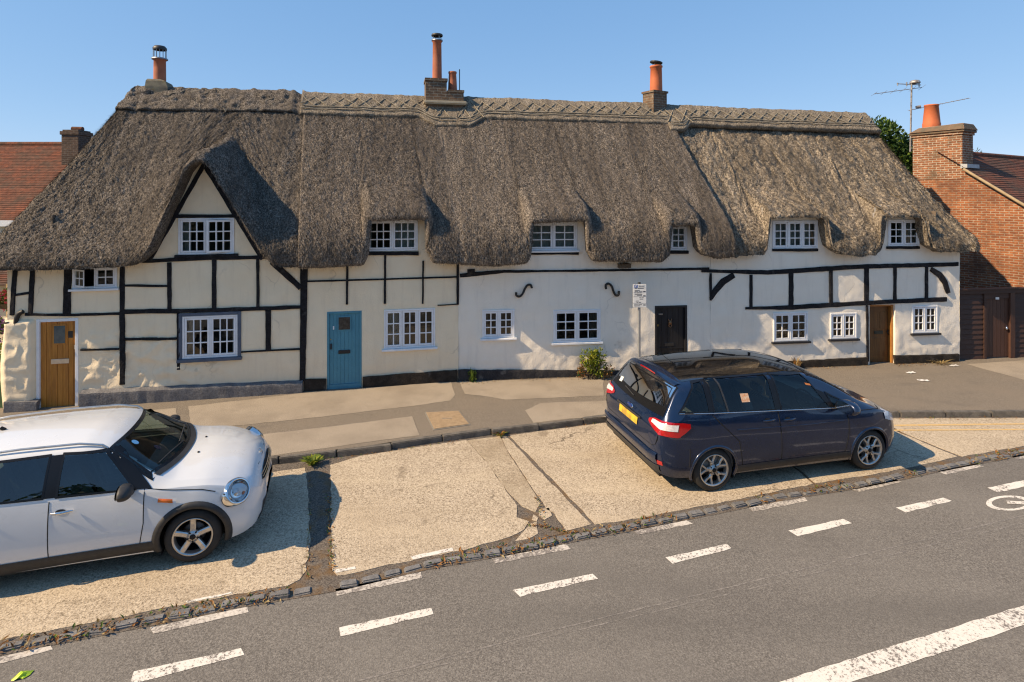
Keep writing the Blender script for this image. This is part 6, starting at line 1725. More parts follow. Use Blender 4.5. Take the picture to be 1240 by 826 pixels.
for sd in (-1, 1):
    mb = MB(); g_ = []
    for t2 in np.linspace(0, 1, 12):
        x = lerp(1.70, 2.10, t2); lo_, hi_ = lerp(.80, .66, t2), lerp(.93, .76, t2)
        g_.append([T(*cm.sp(x, z, .01, sd)) for z in np.linspace(lo_*k, hi_*k, 4)])
    mb.grid(g_, M_clear, True); mb.build('headlight', croot)
    mb = MB(); mb.tube([T(*cm.sp(x, z, .002, sd)) for x, z in ((-1.02, .90), (-.4, .875), (.3, .855), (.9, .86))], .007, M_cmax, 6); mb.build('swage_line', croot)

mb = MB(); g4 = quadgrid(((-.86, 1.26), (-.72, 1.255), (-.72, 1.37), (-.86, 1.375)), 3, 4); mb.grid([[T(*cm.sp(p[0], p[1], .009, -1)) for p in row] for row in g4], mat('orange_sticker', (.62, .22, .06), (.7, .55, .4), 26, .5, coord='obj'), True); mb.build('window_sticker', croot)
mb = MB(); g4 = quadgrid(((.36, 1.40), (.48, 1.375), (.47, 1.40), (.35, 1.43)), 3, 3); mb.grid([[T(*cm.sp(p[0], p[1], .009, -1)) for p in row] for row in g4], mat('orange_permit', (.7, .22, .05), None, 9, .5), True); mb.build('window_sticker', croot)
# ------------------------------------------------------------------ leaves and small plants
def leafmat(name, c1, c2, c3, rough=.6):
    m, nt, b = newmat(name); b.inputs['Roughness'].default_value = rough; b.inputs['Specular IOR Level'].default_value = .3
    v = coords(nt, 'pos')
    col = ramp(nt, noise(nt, v, 5, 3), [(.35, c1), (.5, c2), (.68, c3)])
    nt.links.new(col, b.inputs['Base Color'])
    try:
        b.inputs['Subsurface Weight'].default_value = 0
        tr = _n(nt, 'ShaderNodeBsdfTranslucent'); nt.links.new(col, tr.inputs[0]); mx = _n(nt, 'ShaderNodeMixShader'); mx.inputs[0].default_value = .3
        nt.links.new(b.outputs[0], mx.inputs[1]); nt.links.new(tr.outputs[0], mx.inputs[2]); nt.links.new(mx.outputs[0], nt.nodes['Material Output'].inputs['Surface'])
    except Exception: pass
    return m
M_leaf = leafmat('fresh_leaf', (.05, .10, .018), (.10, .17, .025), (.20, .26, .04))
M_dleaf = leafmat('tree_leaf', (.018, .045, .012), (.035, .08, .018), (.08, .13, .03))
M_yleaf = leafmat('yellow_green_leaf', (.12, .17, .02), (.24, .27, .03), (.34, .33, .05))
M_dead = leafmat('dead_weed', (.13, .055, .018), (.30, .13, .035), (.42, .22, .07))
M_straw = leafmat('dry_grass', (.25, .18, .08), (.38, .28, .13), (.48, .38, .2))
M_bark = mat('bark', (.10, .075, .05), (.06, .045, .03), 9, .9)
M_pink = mat('pink_flower', (.6, .06, .16), (.7, .12, .08), 30, .7); M_purple = mat('purple_flower', (.14, .05, .22), (.2, .08, .3), 30, .7)
def leaf(mb, p, d, nrm, L, w, m):
    """one folded leaf: base p, direction d"""
    d = d.normalized(); s_ = d.cross(nrm)
    if s_.length < 1e-4: s_ = d.cross(Vector((1, 0, .3)))
    s_.normalize(); n2 = s_.cross(d)
    a = p; b = p+d*L*.45+s_*w*.5+n2*L*.06; c = p+d*L-n2*L*.12; e = p+d*L*.45-s_*w*.5+n2*L*.06
    mb.add([a, b, c, e], [(0, 1, 2), (0, 2, 3)], m)
def rv(r): 
    while True:
        v_ = Vector((r.uniform(-1, 1), r.uniform(-1, 1), r.uniform(-1, 1)))
        if .05 < v_.length < 1: return v_.normalized()
def bush(mb, c, rx, ry, rz, n, L, w, mats, r, lump=4):
    cs = [(Vector((r.uniform(-.55, .55)*rx, r.uniform(-.55, .55)*ry, r.uniform(-.5, .6)*rz)), r.uniform(.35, .62)) for _ in range(lump)]
    for i in range(n):
        o_, k = cs[r.randrange(len(cs))]; d = rv(r); q = r.random()**.4
        p = c+o_+Vector((d.x*rx*k, d.y*ry*k, d.z*rz*k))*q
        leaf(mb, p, (d+Vector((0, 0, .3))+rv(r)*.7), rv(r)+Vector((0, 0, .7)), L*r.uniform(.6, 1.25), w*r.uniform(.7, 1.2), mats[min(len(mats)-1, int(r.random()**1.3*len(mats)))])
def tuft(mb, c, n, h, spread, m, r, w=.012):
    for i in range(n):
        a = r.uniform(0, 6.283); k = r.uniform(.2, 1); hh = h*r.uniform(.5, 1)
        p = c+Vector((math.cos(a), math.sin(a), 0))*spread*.3*r.random(); q = p+Vector((math.cos(a)*spread*k, math.sin(a)*spread*k, hh)); mid = (p+q)/2+Vector((0, 0, hh*.25))
        sd = Vector((-math.sin(a), math.cos(a), 0))*w
        mb.add([p-sd*.6, p+sd*.6, mid+sd, q, mid-sd], [(0, 1, 2, 4), (4, 2, 3)], m if not isinstance(m, (list, tuple)) else m[r.randrange(len(m))])
rnd = random.Random(21)
# shrub against the white wall
u, z = FRt.px(718, 462, -.28); c = FRt.w(u, -.28, 0)
t_ = thing('wall_shrub', 'yellow green shrub with dead brown twigs growing at the foot of the white wall', 'shrub', c)
mb = MB()
for i in range(26):
    a = rnd.uniform(0, 6.283); mb.tube([c+Vector((rnd.uniform(-.12, .12), rnd.uniform(-.06, .06), 0)), c+Vector((math.cos(a)*.15, math.sin(a)*.08, .3)), c+Vector((math.cos(a)*.34, math.sin(a)*.14, rnd.uniform(.3, .66)))], [.008, .006, .003], M_bark, 4)
mb.build('stem', t_)
mb = MB(); bush(mb, c+Vector((.03, -.02, .36)), .32, .2, .34, 900, .075, .04, [M_yleaf, M_leaf, M_yleaf], rnd, 7); bush(mb, c+Vector((-.22, .02, .22)), .17, .14, .24, 260, .06, .03, [M_dead, M_dleaf, M_dead], rnd, 4); bush(mb, c+Vector((.30, .02, .15)), .22, .14, .16, 180, .06, .03, [M_dead, M_dleaf], rnd, 4); mb.build('foliage', t_)
def weed(name, label, p, n, h, s_, m, w=.012, extra=None):
    mb = MB(); tuft(mb, p, n, h, s_, m, rnd, w)
    if extra: extra(mb)
    o = mb.build(name); tag(o, label, 'weed'); return o
u, z = FRt.px(572, 462, -.14); p = FRt.w(u, -.14, 0)
weed('tall_weed', 'upright green weed at the wall foot beside the blue door cottage corner', p, 34, .34, .08, M_leaf, .014, lambda mb: bush(mb, p+Vector((0, 0, .14)), .09, .07, .16, 110, .06, .03, [M_leaf, M_yleaf], rnd, 3))
p = G(379, 562, -.09)
weed('kerb_weed', 'bright green rosette weed growing in the kerb joint in front of the white car', p, 90, .12, .2, [M_yleaf, M_leaf], .018)
p = G(606, 527, -.09)
weed('slab_weed', 'low green weed at the kerb end of the slab joint', p, 50, .07, .16, [M_leaf, M_dead], .012)
u, z = FRt.px(965, 447, -.12); p = FRt.w(u, -.12, 0)
weed('dry_weed', 'dry straw coloured weed at the foot of the right hand cottage', p, 60, .3, .16, [M_straw, M_dead], .008)
for px_, lab in ((1140, 'straw coloured tuft at the white cottage corner by the brown fence'),):
    u, z = FRt.px(px_, 443, -.15); p = FRt.w(u, -.15, 0); weed('dry_weed', lab, p, 70, .1, .4, [M_straw], .008)
# dead weeds and leaf litter along the setts and in the joints
mb = MB(); r = random.Random(3)
dens = lambda sx: .95 if sx < 300 else (.62 if sx < 700 else .3)
for p, d in along(sett_w, .03):
    sx = CX+F*p.x/p.y
    if not -60 < sx < 1260: continue
    cl = vnoise(np.array([[p.x*2.2, p.y*2.2, 0.0]]), 1, 9)[0]
    if cl < .55-dens(sx): continue
    nn = Vector((-d.y, d.x, 0))
    for q in range(r.randrange(1, 5)):
        c = p+nn*r.uniform(-.14, .06)+Vector((0, 0, .012)); c.z = ZL+.012
        dd = Vector((r.uniform(-1, 1), r.uniform(-1, 1), r.uniform(.0, .6)))
        leaf(mb, c, dd, Vector((0, 0, 1)), r.uniform(.03, .085), r.uniform(.015, .03), [M_dead, M_dead, M_dead, M_straw, M_leaf][r.randrange(5)] if r.random() < .9 else M_dleaf)
for (x0, y0, x1, y1, n_) in ((398, 600, 402, 692, 130), (376, 575, 372, 700, 50), (640, 636, 690, 645, 60), (400, 556, 560, 534, 50), (655, 519, 729, 512, 60), (1066, 507, 1235, 506.5, 70), (650, 600, 660, 640, 30)):
    for i in range(n_):
        k = r.random(); c = G(lerp(x0, x1, k)+r.uniform(-3, 3), lerp(y0, y1, k)+r.uniform(-1.5, 1.5), ZL); c.z = ZL+.008
        leaf(mb, c, Vector((r.uniform(-1, 1), r.uniform(-1, 1), r.uniform(0, .5))), Vector((0, 0, 1)), r.uniform(.02, .06), r.uniform(.012, .025), [M_dead, M_dead, M_straw, M_leaf][r.randrange(4)])
o = mb.build('dead_weeds'); struct(o, 'stuff', 'brown dead weeds and litter caught along the row of setts', 'weeds')
mb = MB(); r = random.Random(8)
for x0, x1, yy in ((560, 790, 461), (862, 1050, 450), (1085, 1162, 443)):
    for i in range(260):
        x = r.uniform(x0, x1); fr, dd_ = (FRt, -.09-r.random()**2*.25); u, z = FRt.px(x, yy, dd_); c = FRt.w(u, dd_, .004)
        leaf(mb, c, Vector((r.uniform(-1, 1), r.uniform(-1, 1), r.uniform(0, .5))), Vector((0, 0, 1)), r.uniform(.015, .05), r.uniform(.01, .02), [M_dead, M_straw, M_bark][r.randrange(3)])
o = mb.build('wall_foot_litter'); struct(o, 'stuff', 'dry leaf litter along the foot of the cottage walls', 'litter')

# ------------------------------------------------------------------ parking sign
u, z = FRt.px(774, 452, -.38); sb_ = FRt.w(u, -.38, 0)
zt_ = CH-(343-HY)/F*sb_.y; zb_ = CH-(372-HY)/F*sb_.y; hw = 8.2/F*sb_.y
t_ = thing('parking_sign', 'white parking sign with blue square on a grey post beside the black door', 'sign', sb_, FRt.a-R(4))
fs = Fr(sb_.x, sb_.y, FRt.a-R(4))
M_galv = mat('galvanised_post', (.36, .37, .38), (.28, .29, .3), 9, .45, metal=.5, coord='obj'); M_signw = mat('sign_white', (.78, .79, .78), None, 9, .35); M_signb = mat('sign_blue', (.02, .10, .42), None, 9, .35); M_signk = mat('sign_ink', (.05, .055, .07), None, 9, .5)
mb = MB(); mb.tube([sb_+Vector((0, 0, -.05)), Vector((sb_.x, sb_.y, zt_+.01))], .032, M_galv, 14); mb.lathe((sb_.x, sb_.y, zt_+.01), [(.035, -.02), (.035, .012), (0, .018)], M_plast, 14); mb.build('post', t_)
mb = MB(); mb.box(fs, -hw, hw, -.045, -.034, zb_, zt_-.02, M_signw); pan = mb.build('panel', t_, bevel=.004)
mb = MB()
for zz in (lerp(zb_, zt_, .3), lerp(zb_, zt_, .75)): mb.box(fs, -.06, .06, -.034, .035, zz-.015, zz+.015, M_galv)
mb.build('bracket', t_)
H_ = zt_-zb_-.02
def ink(a0, a1, b0, b1, m, par=pan, name='marking', out=-.0465):
    q = MB(); q.box(fs, lerp(-hw, hw, a0), lerp(-hw, hw, a1), out, -.0455, zb_+H_*b0, zb_+H_*b1, m); return q.build(name, par)
ink(.10, .34, .86, .975, M_signb, name='blue_square')
q = MB()
def strokes(q, segs, w, d, m):
    for (x0, y0, x1, y1) in segs:
        q.box(fs, lerp(-hw, hw, min(x0, x1))-w*(y0 != y1), lerp(-hw, hw, max(x0, x1))+w*(y0 != y1), d, -.0466, zb_+H_*min(y0, y1)-w*(y0 == y1), zb_+H_*max(y0, y1)+w*(y0 == y1), m)
strokes(q, ((.18, .875, .18, .96), (.19, .955, .26, .955), (.19, .92, .26, .92), (.265, .925, .265, .95)), .006, -.0478, M_signw); q.build('letter', pan)
q = MB()
for row, (b, segs) in enumerate(((.93, ((.42, .58), (.62, .86))), (.89, ((.42, .84),)), (.82, ((.12, .30), (.34, .8))), (.735, ((.12, .5),)), (.70, ((.12, .38), (.42, .7))), (.63, ((.1, .24), (.28, .66))), (.56, ((.12, .68),)), (.515, ((.3, .66),)), (.42, ((.46, .62), (.66, .8))), (.36, ((.5, .74),)), (.28, ((.2, .42),)), (.22, ((.26, .38), (.42, .6))), (.12, ((.08, .36), (.4, .66))), (.07, ((.08, .52),)))):
    for a0, a1 in segs: q.box(fs, lerp(-hw, hw, a0), lerp(-hw, hw, a1), -.0463, -.0456, zb_+H_*(b-.011), zb_+H_*(b+.011), M_signk)
for b in (.68, .495, .10): q.box(fs, lerp(-hw, hw, .76), lerp(-hw, hw, .94), -.0463, -.0456, zb_+H_*(b-.012), zb_+H_*(b+.028), M_signk)
for b in (.845, .66, .47, .175): q.box(fs, lerp(-hw, hw, .02), lerp(-hw, hw, .98), -.0462, -.0456, zb_+H_*b-.002, zb_+H_*b+.002, M_signk)
q.build('lettering', pan)

# ------------------------------------------------------------------ brown boarded fence and gate right of the cottages
M_fence = mat('dark_brown_stain', (.062, .028, .018), (.042, .019, .013), 5, .65, (25, .3, .008), coord='obj', stretch=(.4, 1, 6), fine=(40, .8, 1.2))
M_fenced = mat('brown_gate_stain', (.085, .037, .023), (.06, .026, .017), 5, .6, (25, .3, .008), coord='obj', stretch=(6, 1, .5))
uF = LBC+.03; p0 = FRt.w(uF, .12, 0)
fr2 = Fr(FRt.w(0, .12, 0).x, FRt.w(0, .12, 0).y, FRt.a)
_, zft = fr2.px(1175, 351); ug0, zgt = fr2.px(1193, 362); ug1, _ = fr2.px(1220, 362); up1, _ = fr2.px(1226, 400)
t_ = thing('boarded_fence', 'dark brown boarded fence with a plank gate between the cottage and the brick house', 'fence', p0, FRt.a)
def boards(u0, u1, z1, name='board_panel'):
    mb = MB(); nb = int(z1/.125)
    for i in range(nb):
        z0 = i*z1/nb; zz = (i+1)*z1/nb
        mb.hexa([fr2.w(u0, -.03, z0), fr2.w(u1, -.03, z0), fr2.w(u1, .03, z0), fr2.w(u0, .03, z0), fr2.w(u0, -.008, zz-.002), fr2.w(u1, -.008, zz-.002), fr2.w(u1, .03, zz-.002), fr2.w(u0, .03, zz-.002)], M_fence)
    mb.build(name, t_)
boards(uF, ug0-.08, zft-.1); boards(up1+.02, uF+4.2, zft-.1)
mb = MB(); mb.box(fr2, uF-.02, uF+4.2, -.07, .06, zft-.098, zft, M_fence); mb.box(fr2, uF-.02, uF+4.2, -.095, .07, zft+.002, zft+.035, M_fence); mb.build('top_rail', t_)
mb = MB(); mb.box(fr2, ug0-.078, ug0-.01, -.05, .05, -.05, zft-.1, M_fence); mb.build('post', t_)
mb = MB(); mb.box(fr2, ug1+.03, up1+.018, -.06, .05, -.05, zft-.1, M_fenced); mb.build('post', t_)
mb = MB(); planks(mb, fr2, ug0, ug1+.025, .0, .03, zgt, M_fenced, 6); g_ = mb.build('gate', t_)
mb = MB(); mb.box(fr2, ug0-.008, ug1+.028, -.03, .05, zgt+.003, zft-.1, M_fence); mb.build('lintel', t_)
ul_, zl_ = fr2.px(1217.5, 397.5); mb = MB(); mb.lathe(tuple(fr2.w(ul_, -.03, zl_-.03)), [(0, 0), (.028, .005), (.03, .03), (.028, .055), (0, .06)], M_chrome, 12); mb.tube([fr2.w(ul_-.02, -.03, zl_+.03), fr2.w(ul_, -.03, zl_+.07), fr2.w(ul_+.03, -.03, zl_+.03)], .008, M_chrome, 5); mb.build('padlock', g_)
ul_, zl_ = fr2.px(1206, 361); mb = MB(); mb.box(fr2, ul_-.05, ul_+.05, -.045, -.031, zl_-.03, zl_+.03, M_signw); mb.build('number_plate', t_)

# ------------------------------------------------------------------ brick house on the right
M_brick = brickmat('orange_brick_wall', (.37, .13, .055), (.24, .075, .035), (.38, .30, .22), dark=[(1.2, (.12, .055, .035), .42, .66, .8), (5, (.5, .42, .32), .64, .76, .55), (2.5, (.48, .19, .075), .55, .75, .5)], rowh=.074)
M_brickc = brickmat('weathered_stack_brick', (.34, .13, .06), (.22, .085, .045), (.42, .36, .28), dark=[(2.5, (.11, .08, .055), .48, .66, .75), (6, (.45, .38, .28), .6, .74, .6)], rowh=.074)
m, nt, b = newmat('red_roof_tile'); M_tile = m; b.inputs['Roughness'].default_value = .9; b.inputs['Specular IOR Level'].default_value = .2
tc = _n(nt, 'ShaderNodeTexCoord'); br = _n(nt, 'ShaderNodeTexBrick'); sep = _n(nt, 'ShaderNodeSeparateXYZ'); nt.links.new(tc.outputs['Object'], sep.inputs[0]); cb_ = _n(nt, 'ShaderNodeCombineXYZ')
nt.links.new(sep.outputs['X'], cb_.inputs[0]); nt.links.new(sep.outputs['Z'], cb_.inputs[1]); nt.links.new(cb_.outputs[0], br.inputs['Vector'])
br.inputs['Scale'].default_value = 1; br.inputs['Brick Width'].default_value = .17; br.inputs['Row Height'].default_value = .072; br.inputs['Mortar Size'].default_value = .006; br.inputs['Color1'].default_value = (.22, .075, .042, 1); br.inputs['Color2'].default_value = (.15, .055, .035, 1); br.inputs['Mortar'].default_value = (.07, .03, .02, 1)
f = ramp(nt, noise(nt, tc.outputs['Object'], 1.6, 5, .65), [(.4, 0), (.62, .85)]); col = mixc(nt, f, br.outputs['Color'], (.085, .055, .04))
f = ramp(nt, noise(nt, tc.outputs['Object'], 8, 3), [(.3, .7), (.7, 1.3)]); col = mixc(nt, 1, col, f, 'MULTIPLY'); nt.links.new(col, b.inputs['Base Color'])
NC = Vector((15.3, 16.3, 0)); wdir = Vector((-.498, .867, 0)); rdir = Vector((.867, .498, 0))
angB = math.atan2(-wdir.y, -wdir.x)            # local x runs from the far end to the near corner
TE = 3.62
t_ = thing('brick_house', 'orange brick house with a tall weathered chimney stack and tiled roof', 'house', NC+wdir*TE, angB)
fb = Fr((NC+wdir*TE).x, (NC+wdir*TE).y, angB)    # u = TE - t, d inwards = away from the wall's outside (towards +rdir)
tr_, zr_ = 2.9, 5.78; sl_ = .745
def vz(t2): return zr_-abs(t2-tr_)*sl_
mb = MB(); w = fb.w
mb.add([w(0, 0, -.2), w(TE, 0, -.2), w(TE, 0, vz(0)), w(TE-tr_, 0, zr_), w(0, 0, vz(TE))], [(0, 1, 2, 3, 4)], M_brick)
mb.quad(w(TE, 0, -.2), w(TE, 9, -.2), w(TE, 9, vz(0)), w(TE, 0, vz(0)), M_brick); mb.quad(w(0, 0, -.2), w(0, 9, -.2), w(0, 9, vz(TE)), w(0, 0, vz(TE)), M_brick)
mb.add([w(0, 9, -.2), w(TE, 9, -.2), w(TE, 9, vz(0)), w(TE-tr_, 9, zr_), w(0, 9, vz(TE))], [(0, 1, 2, 3, 4)], M_brick); mb.build('wall', t_)
def tiled(par, fr_pt, n_rows, n_cols_len, name='roof', m=M_tile, r=random.Random(2), th=.022):
    """fr_pt(a, s, h): a along the eaves 0..1, s 0 eaves .. 1 ridge, h height above the slope; courses as small steps"""
    mb = MB()
    for i in range(n_rows):
        s0, s1 = i/n_rows, (i+1.15)/n_rows; row0 = []; n = 40
        for k in range(n+1):
            a = k/n; jt = .5*th*math.sin(a*37+i*1.7)*.3+r.uniform(-.003, .003)
            row0.append([fr_pt(a, s0, 0), fr_pt(a, s0, th+jt+.008), fr_pt(a, min(s1, 1), .008)])
        mb.grid(row0, m, False)
    return mb.build(name, par)
def sl_front(a, s, h):
    t2 = lerp(-.35, tr_, s); p = NC+wdir*t2+rdir*lerp(-.10, 9.2, a); p.z = lerp(vz(0)-.35*sl_, zr_, s)+.03+h; return p
def sl_back(a, s, h):
    t2 = lerp(TE+.1, tr_, s); p = NC+wdir*t2+rdir*lerp(.75, 9.2, a); p.z = lerp(vz(TE+.1), zr_, s)+.03+h; return p
rf = tiled(t_, sl_front, 36, 9); tiled(t_, sl_back, 20, 9)
mb = MB(); mb.tube([NC+wdir*tr_+rdir*a+Vector((0, 0, zr_+.03)) for a in np.linspace(.8, 9.2, 20)], .1, M_tile, 10); mb.build('ridge', rf)
M_mortar = mat('verge_mortar', (.42, .31, .19), (.3, .22, .13), 6, .9, coord='obj')
mb = MB(); a, b2 = NC+wdir*-.35-rdir*.12, NC+wdir*(tr_-.76)-rdir*.12
mb.tube([Vector((a.x, a.y, vz(0)-.35*sl_-.0)), Vector((b2.x, b2.y, vz(tr_-.76)-.0))], .045, M_mortar, 6); mb.build('verge', t_)
# stack
t0_, t1_ = 2.215, 3.60; zc1 = CH+(150-HY)*-1/F*18.6
mb = MB()
def stk(e, z0, z1, mm): mb.box(fb, TE-t1_-e-.04, TE-t0_+e, -.012-e, .72+e, z0, z1, mm)
M_moss = mat('mossy_brick', (.10, .085, .06), (.17, .11, .07), 6, .95, (25, .7, .02), coord='obj')
stk(0, 4.9, zc1-.38, M_brickc); stk(.035, zc1-.378, zc1-.30, M_brickc); stk(.075, zc1-.298, zc1-.22, M_moss)
bb = [(TE-t1_-.1, -.13), (TE-t0_+.1, -.13), (TE-t0_+.1, .82), (TE-t1_-.1, .82)]; tt = [(TE-t1_+.12, .04), (TE-t0_+.02, .0), (TE-t0_+.02, .7), (TE-t1_+.12, .66)]
mb.hexa([w(*p_, zc1-.218) for p_ in bb]+[w(*p_, zc1-.02-(.03 if i in (0, 3) else 0)) for i, p_ in enumerate(tt)], M_moss)
ch = mb.build('chimney', t_, bevel=.012)
kx = (1128-CX)/F; tp_ = (NC.x+rdir.x*.3-kx*(NC.y+rdir.y*.3))/(kx*wdir.y-wdir.x); pc_ = NC+wdir*tp_+rdir*.3
zt_ = CH+(HY-127)/F*pc_.y; zb_ = CH+(HY-151)/F*pc_.y; rk = pc_.y/F
mb = MB(); mb.lathe((pc_.x, pc_.y, 0), [(9.4*rk, zb_-.1), (9.4*rk, zb_+.03), (9*rk, zb_+.06), (7.2*rk, zt_-.05), (7.7*rk, zt_-.04), (7.7*rk, zt_), (6.2*rk, zt_), (5.8*rk, zt_-.2)], M_pot2, 24); mb.build('chimney_pot', ch)
mb = MB(); mb.box(fb, TE-t0_-.02, TE-t0_+.16, -.08, .74, vz(t0_)-.02, vz(t0_)+.10, mat('lead_flashing', (.45, .46, .47), (.35, .36, .37), 9, .6)); mb.build('flashing', t_)
# aerial on the stack
pa = NC+wdir*(t1_+.12)-rdir*.02; kx = (1103-CX)/F; pa = Vector((kx*20.3, 20.3, 0)); rk = pa.y/F
Z = lambda y: CH+(HY-y)/F*pa.y; Xp = lambda x: (x-CX)/F*pa.y
t_ = thing('television_aerial', 'television aerial mast with two yagi aerials beside the brick chimney', 'aerial', (pa.x, pa.y, Z(183)))
M_alu = mat('weathered_aluminium', (.42, .41, .40), (.22, .18, .15), 14, .5, metal=.5, coord='obj')
mb = MB(); mb.tube([(pa.x-.02, pa.y, Z(184)), (pa.x+.03, pa.y, Z(98))], .028, M_alu, 8)
for yy in (170, 180): mb.tube([(pa.x-.03, pa.y-.02, Z(yy)), (Xp(1112), pa.y, Z(yy-1.5))], .014, M_alu, 5)
mb.build('mast', t_)
def yagi(x0, y0, x1, y1, n, L, dirv, dip):
    mb = MB(); A_, B_ = Vector((Xp(x0), pa.y-.35, Z(y0))), Vector((Xp(x1), pa.y+.15, Z(y1))); mb.tube([A_, B_], .012, M_alu, 5)
    for i in range(n):
        c = A_.lerp(B_, i/(n-1)); mb.tube([c-dirv*L*lerp(.8, 1.1, i/(n-1)), c+dirv*L*lerp(.8, 1.1, i/(n-1))], .006, M_alu, 4)
    if dip: mb.tube([B_.lerp(A_, .2)+Vector((0, 0, .06)), B_.lerp(A_, .12)+Vector((0, 0, .06))], .05, M_alu, 6)
    return mb.build('yagi', t_)
yagi(1051, 116, 1120, 105, 6, .30, Vector((.75, .5, .38)).normalized(), False)
yagi(1164, 121, 1104, 133, 12, .14, Vector((.35, .9, .25)).normalized(), True)
mb = MB(); mb.tube([(Xp(1086), pa.y, Z(101.5)), (Xp(1115), pa.y, Z(103))], .016, M_alu, 5)
for xx, hh in ((1087, .05), (1098, .07), (1113, .09)): mb.tube([(Xp(xx), pa.y, Z(102)-hh), (Xp(xx), pa.y, Z(102)+hh)], .02, M_alu, 5)
mb.lathe((Xp(1108), pa.y, Z(100)), [(.16, -.03), (.17, .0), (.13, .07), (0, .1)], M_alu, 12); mb.build('dipole_head', t_)

# ------------------------------------------------------------------ trees beyond
def tree(px_, py_, Y, rx, rz, n, label, r, L=.2, lumps=9):
    c = at(px_, py_, Y); base = Vector((c.x, c.y, -.2))
    t_ = thing('garden_tree', label, 'tree', base, 0, 'trees behind the cottages')
    mb = MB(); mb.tube([base, base.lerp(c, .5)+Vector((.1, 0, 0)), c], [.22, .15, .07], M_bark, 8)
    for i in range(7):
        d = rv(r); q = c+Vector((d.x*rx*.7, d.y*rx*.7, abs(d.z)*rz*.8-.3*rz)); mb.tube([base.lerp(c, .6+.05*i), (c+q)/2, q], [.07, .045, .015], M_bark, 5)
    mb.build('trunk', t_)
    mb = MB(); bush(mb, c, rx, rx, rz, n, L, L*.6, [M_dleaf, M_leaf, M_dleaf], r, lumps); mb.build('crown', t_)
tree(1080, 182, 24, 1.5, 1.35, 4200, 'leafy green tree showing beyond the right end of the thatch', random.Random(4), .2, 12)
tree(1045, 172, 26, .9, 1.0, 1500, 'small part of a tree rising behind the thatched ridge end', random.Random(5), .2, 7)
tree(1105, 204, 25, .9, .7, 1500, 'low green tree between the thatch and the brick chimney', random.Random(6), .2, 7)
p = at(1186, 187, 21); mb = MB(); bush(mb, p, .3, .2, .16, 60, .16, .03, [M_leaf, M_dleaf], random.Random(9), 3); o = mb.build('roof_plant'); tag(o, 'small plant sprouting behind the tiled ridge beside the brick chimney', 'plant')

# ------------------------------------------------------------------ the neighbour on the left
Yr, Ye = 23.5, 19.6
zr, ze = CH+(HY-175)/F*Yr, CH+(HY-263)/F*Ye
t_ = thing('tiled_house', 'house with a red tiled roof and brick chimney behind the left end of the thatch', 'house', (-22, Ye, -.2), 0)
XL, XR = -34.0, -15.2
tl_f = lambda a, s, h: Vector((lerp(XL, XR, a), lerp(Ye-.3, Yr, s), lerp(ze-.15, zr, s)+h))
tl_b = lambda a, s, h: Vector((lerp(XL, XR, a), lerp(2*Yr-Ye+.3, Yr, s), lerp(ze-.15, zr, s)+h))
rf = tiled(t_, tl_f, 46, 10); tiled(t_, tl_b, 12, 10)
mb = MB(); mb.tube([(x, Yr, zr) for x in np.linspace(XL, XR, 12)], .11, M_tile, 8); mb.build('ridge', rf)
mb = MB(); mb.wbox(XL+.2, XR-.2, Ye, 2*Yr-Ye, -.2, ze-.02, M_wallC); 
for x in (XL+.2, XR-.2): mb.add([(x, Ye, ze-.02), (x, 2*Yr-Ye, ze-.02), (x, Yr, zr-.05)], [(0, 1, 2)], M_wallC)
mb.build('wall', t_)
mb = MB(); mb.wbox(XL, XR, Ye-.32, Ye-.26, ze-.3, ze-.1, M_white); mb.build('gutter_board', t_)
cx0, cx1 = (81.5-CX)/F*22.5, (102-CX)/F*22.5; zc = CH+(HY-158)/F*22.5
M_dbrk = brickmat('sooty_brick', (.12, .075, .055), (.075, .05, .04), (.15, .12, .1), dark=[(4, (.05, .042, .035), .5, .7, .6)])
mb = MB(); mb.wbox(cx0, cx1, 22.2, 22.9, zc-2.4, zc-.2, M_dbrk); mb.wbox(cx0-.04, cx1+.04, 22.16, 22.94, zc-.198, zc-.06, M_dbrk); mb.wbox(cx0+.02, cx1-.02, 22.22, 22.88, zc-.058, zc, M_dbrk); ch = mb.build('chimney', t_, bevel=.01)
xm = (94-CX)/F*22.5; mb = MB(); mb.tube([(xm-.2, 22.5, zc+.06), (xm+.2, 22.5, zc+.05)], .09, M_tile, 10); mb.build('ridge_tile_cap', ch)
# lean-to, gate and flowers in the gap at the left edge
t_ = thing('garden_outhouse', 'low cream outhouse with a small tiled roof at the far left edge', 'outhouse', at(-20, 345, 13.6), 0)
tl = lambda a, s, h: Vector((lerp(-17, (15-CX)/F*13.4, a), lerp(13.2, 14.6, s), lerp(CH+(HY-346)/F*13.2, CH+(HY-322)/F*14.6, s)+h))
tiled(t_, tl, 10, 5)
mb = MB(); mb.wbox(-17, (12-CX)/F*13.6, 13.5, 14.6, -.2, CH+(HY-344)/F*13.5, M_wallA); mb.build('wall', t_)
M_green = mat('green_gate_paint', (.045, .10, .035), (.035, .08, .03), 6, .6, coord='obj')
fg = Fr(at(6.5, 460, 11.9).x, 11.9, math.pi)
t_ = thing('garden_gate', 'green slatted garden gate beside the left corner of the terrace', 'gate', fg.w(0, 0, 0), math.pi)
zg = CH+(HY-430)/F*11.9
mb = MB()
for i in range(12): mb.box(fg, .02, 2.2, -.02, .02, .05+i*(zg-.1)/12, .05+(i+.86)*(zg-.1)/12, M_green)
mb.build('slat_panel', t_)
mb = MB(); mb.box(fg, 0, .08, -.04, .04, -.1, zg, M_green); mb.box(fg, 2.2, 2.28, -.04, .04, -.1, zg, M_green); mb.build('post', t_)
r = random.Random(12)
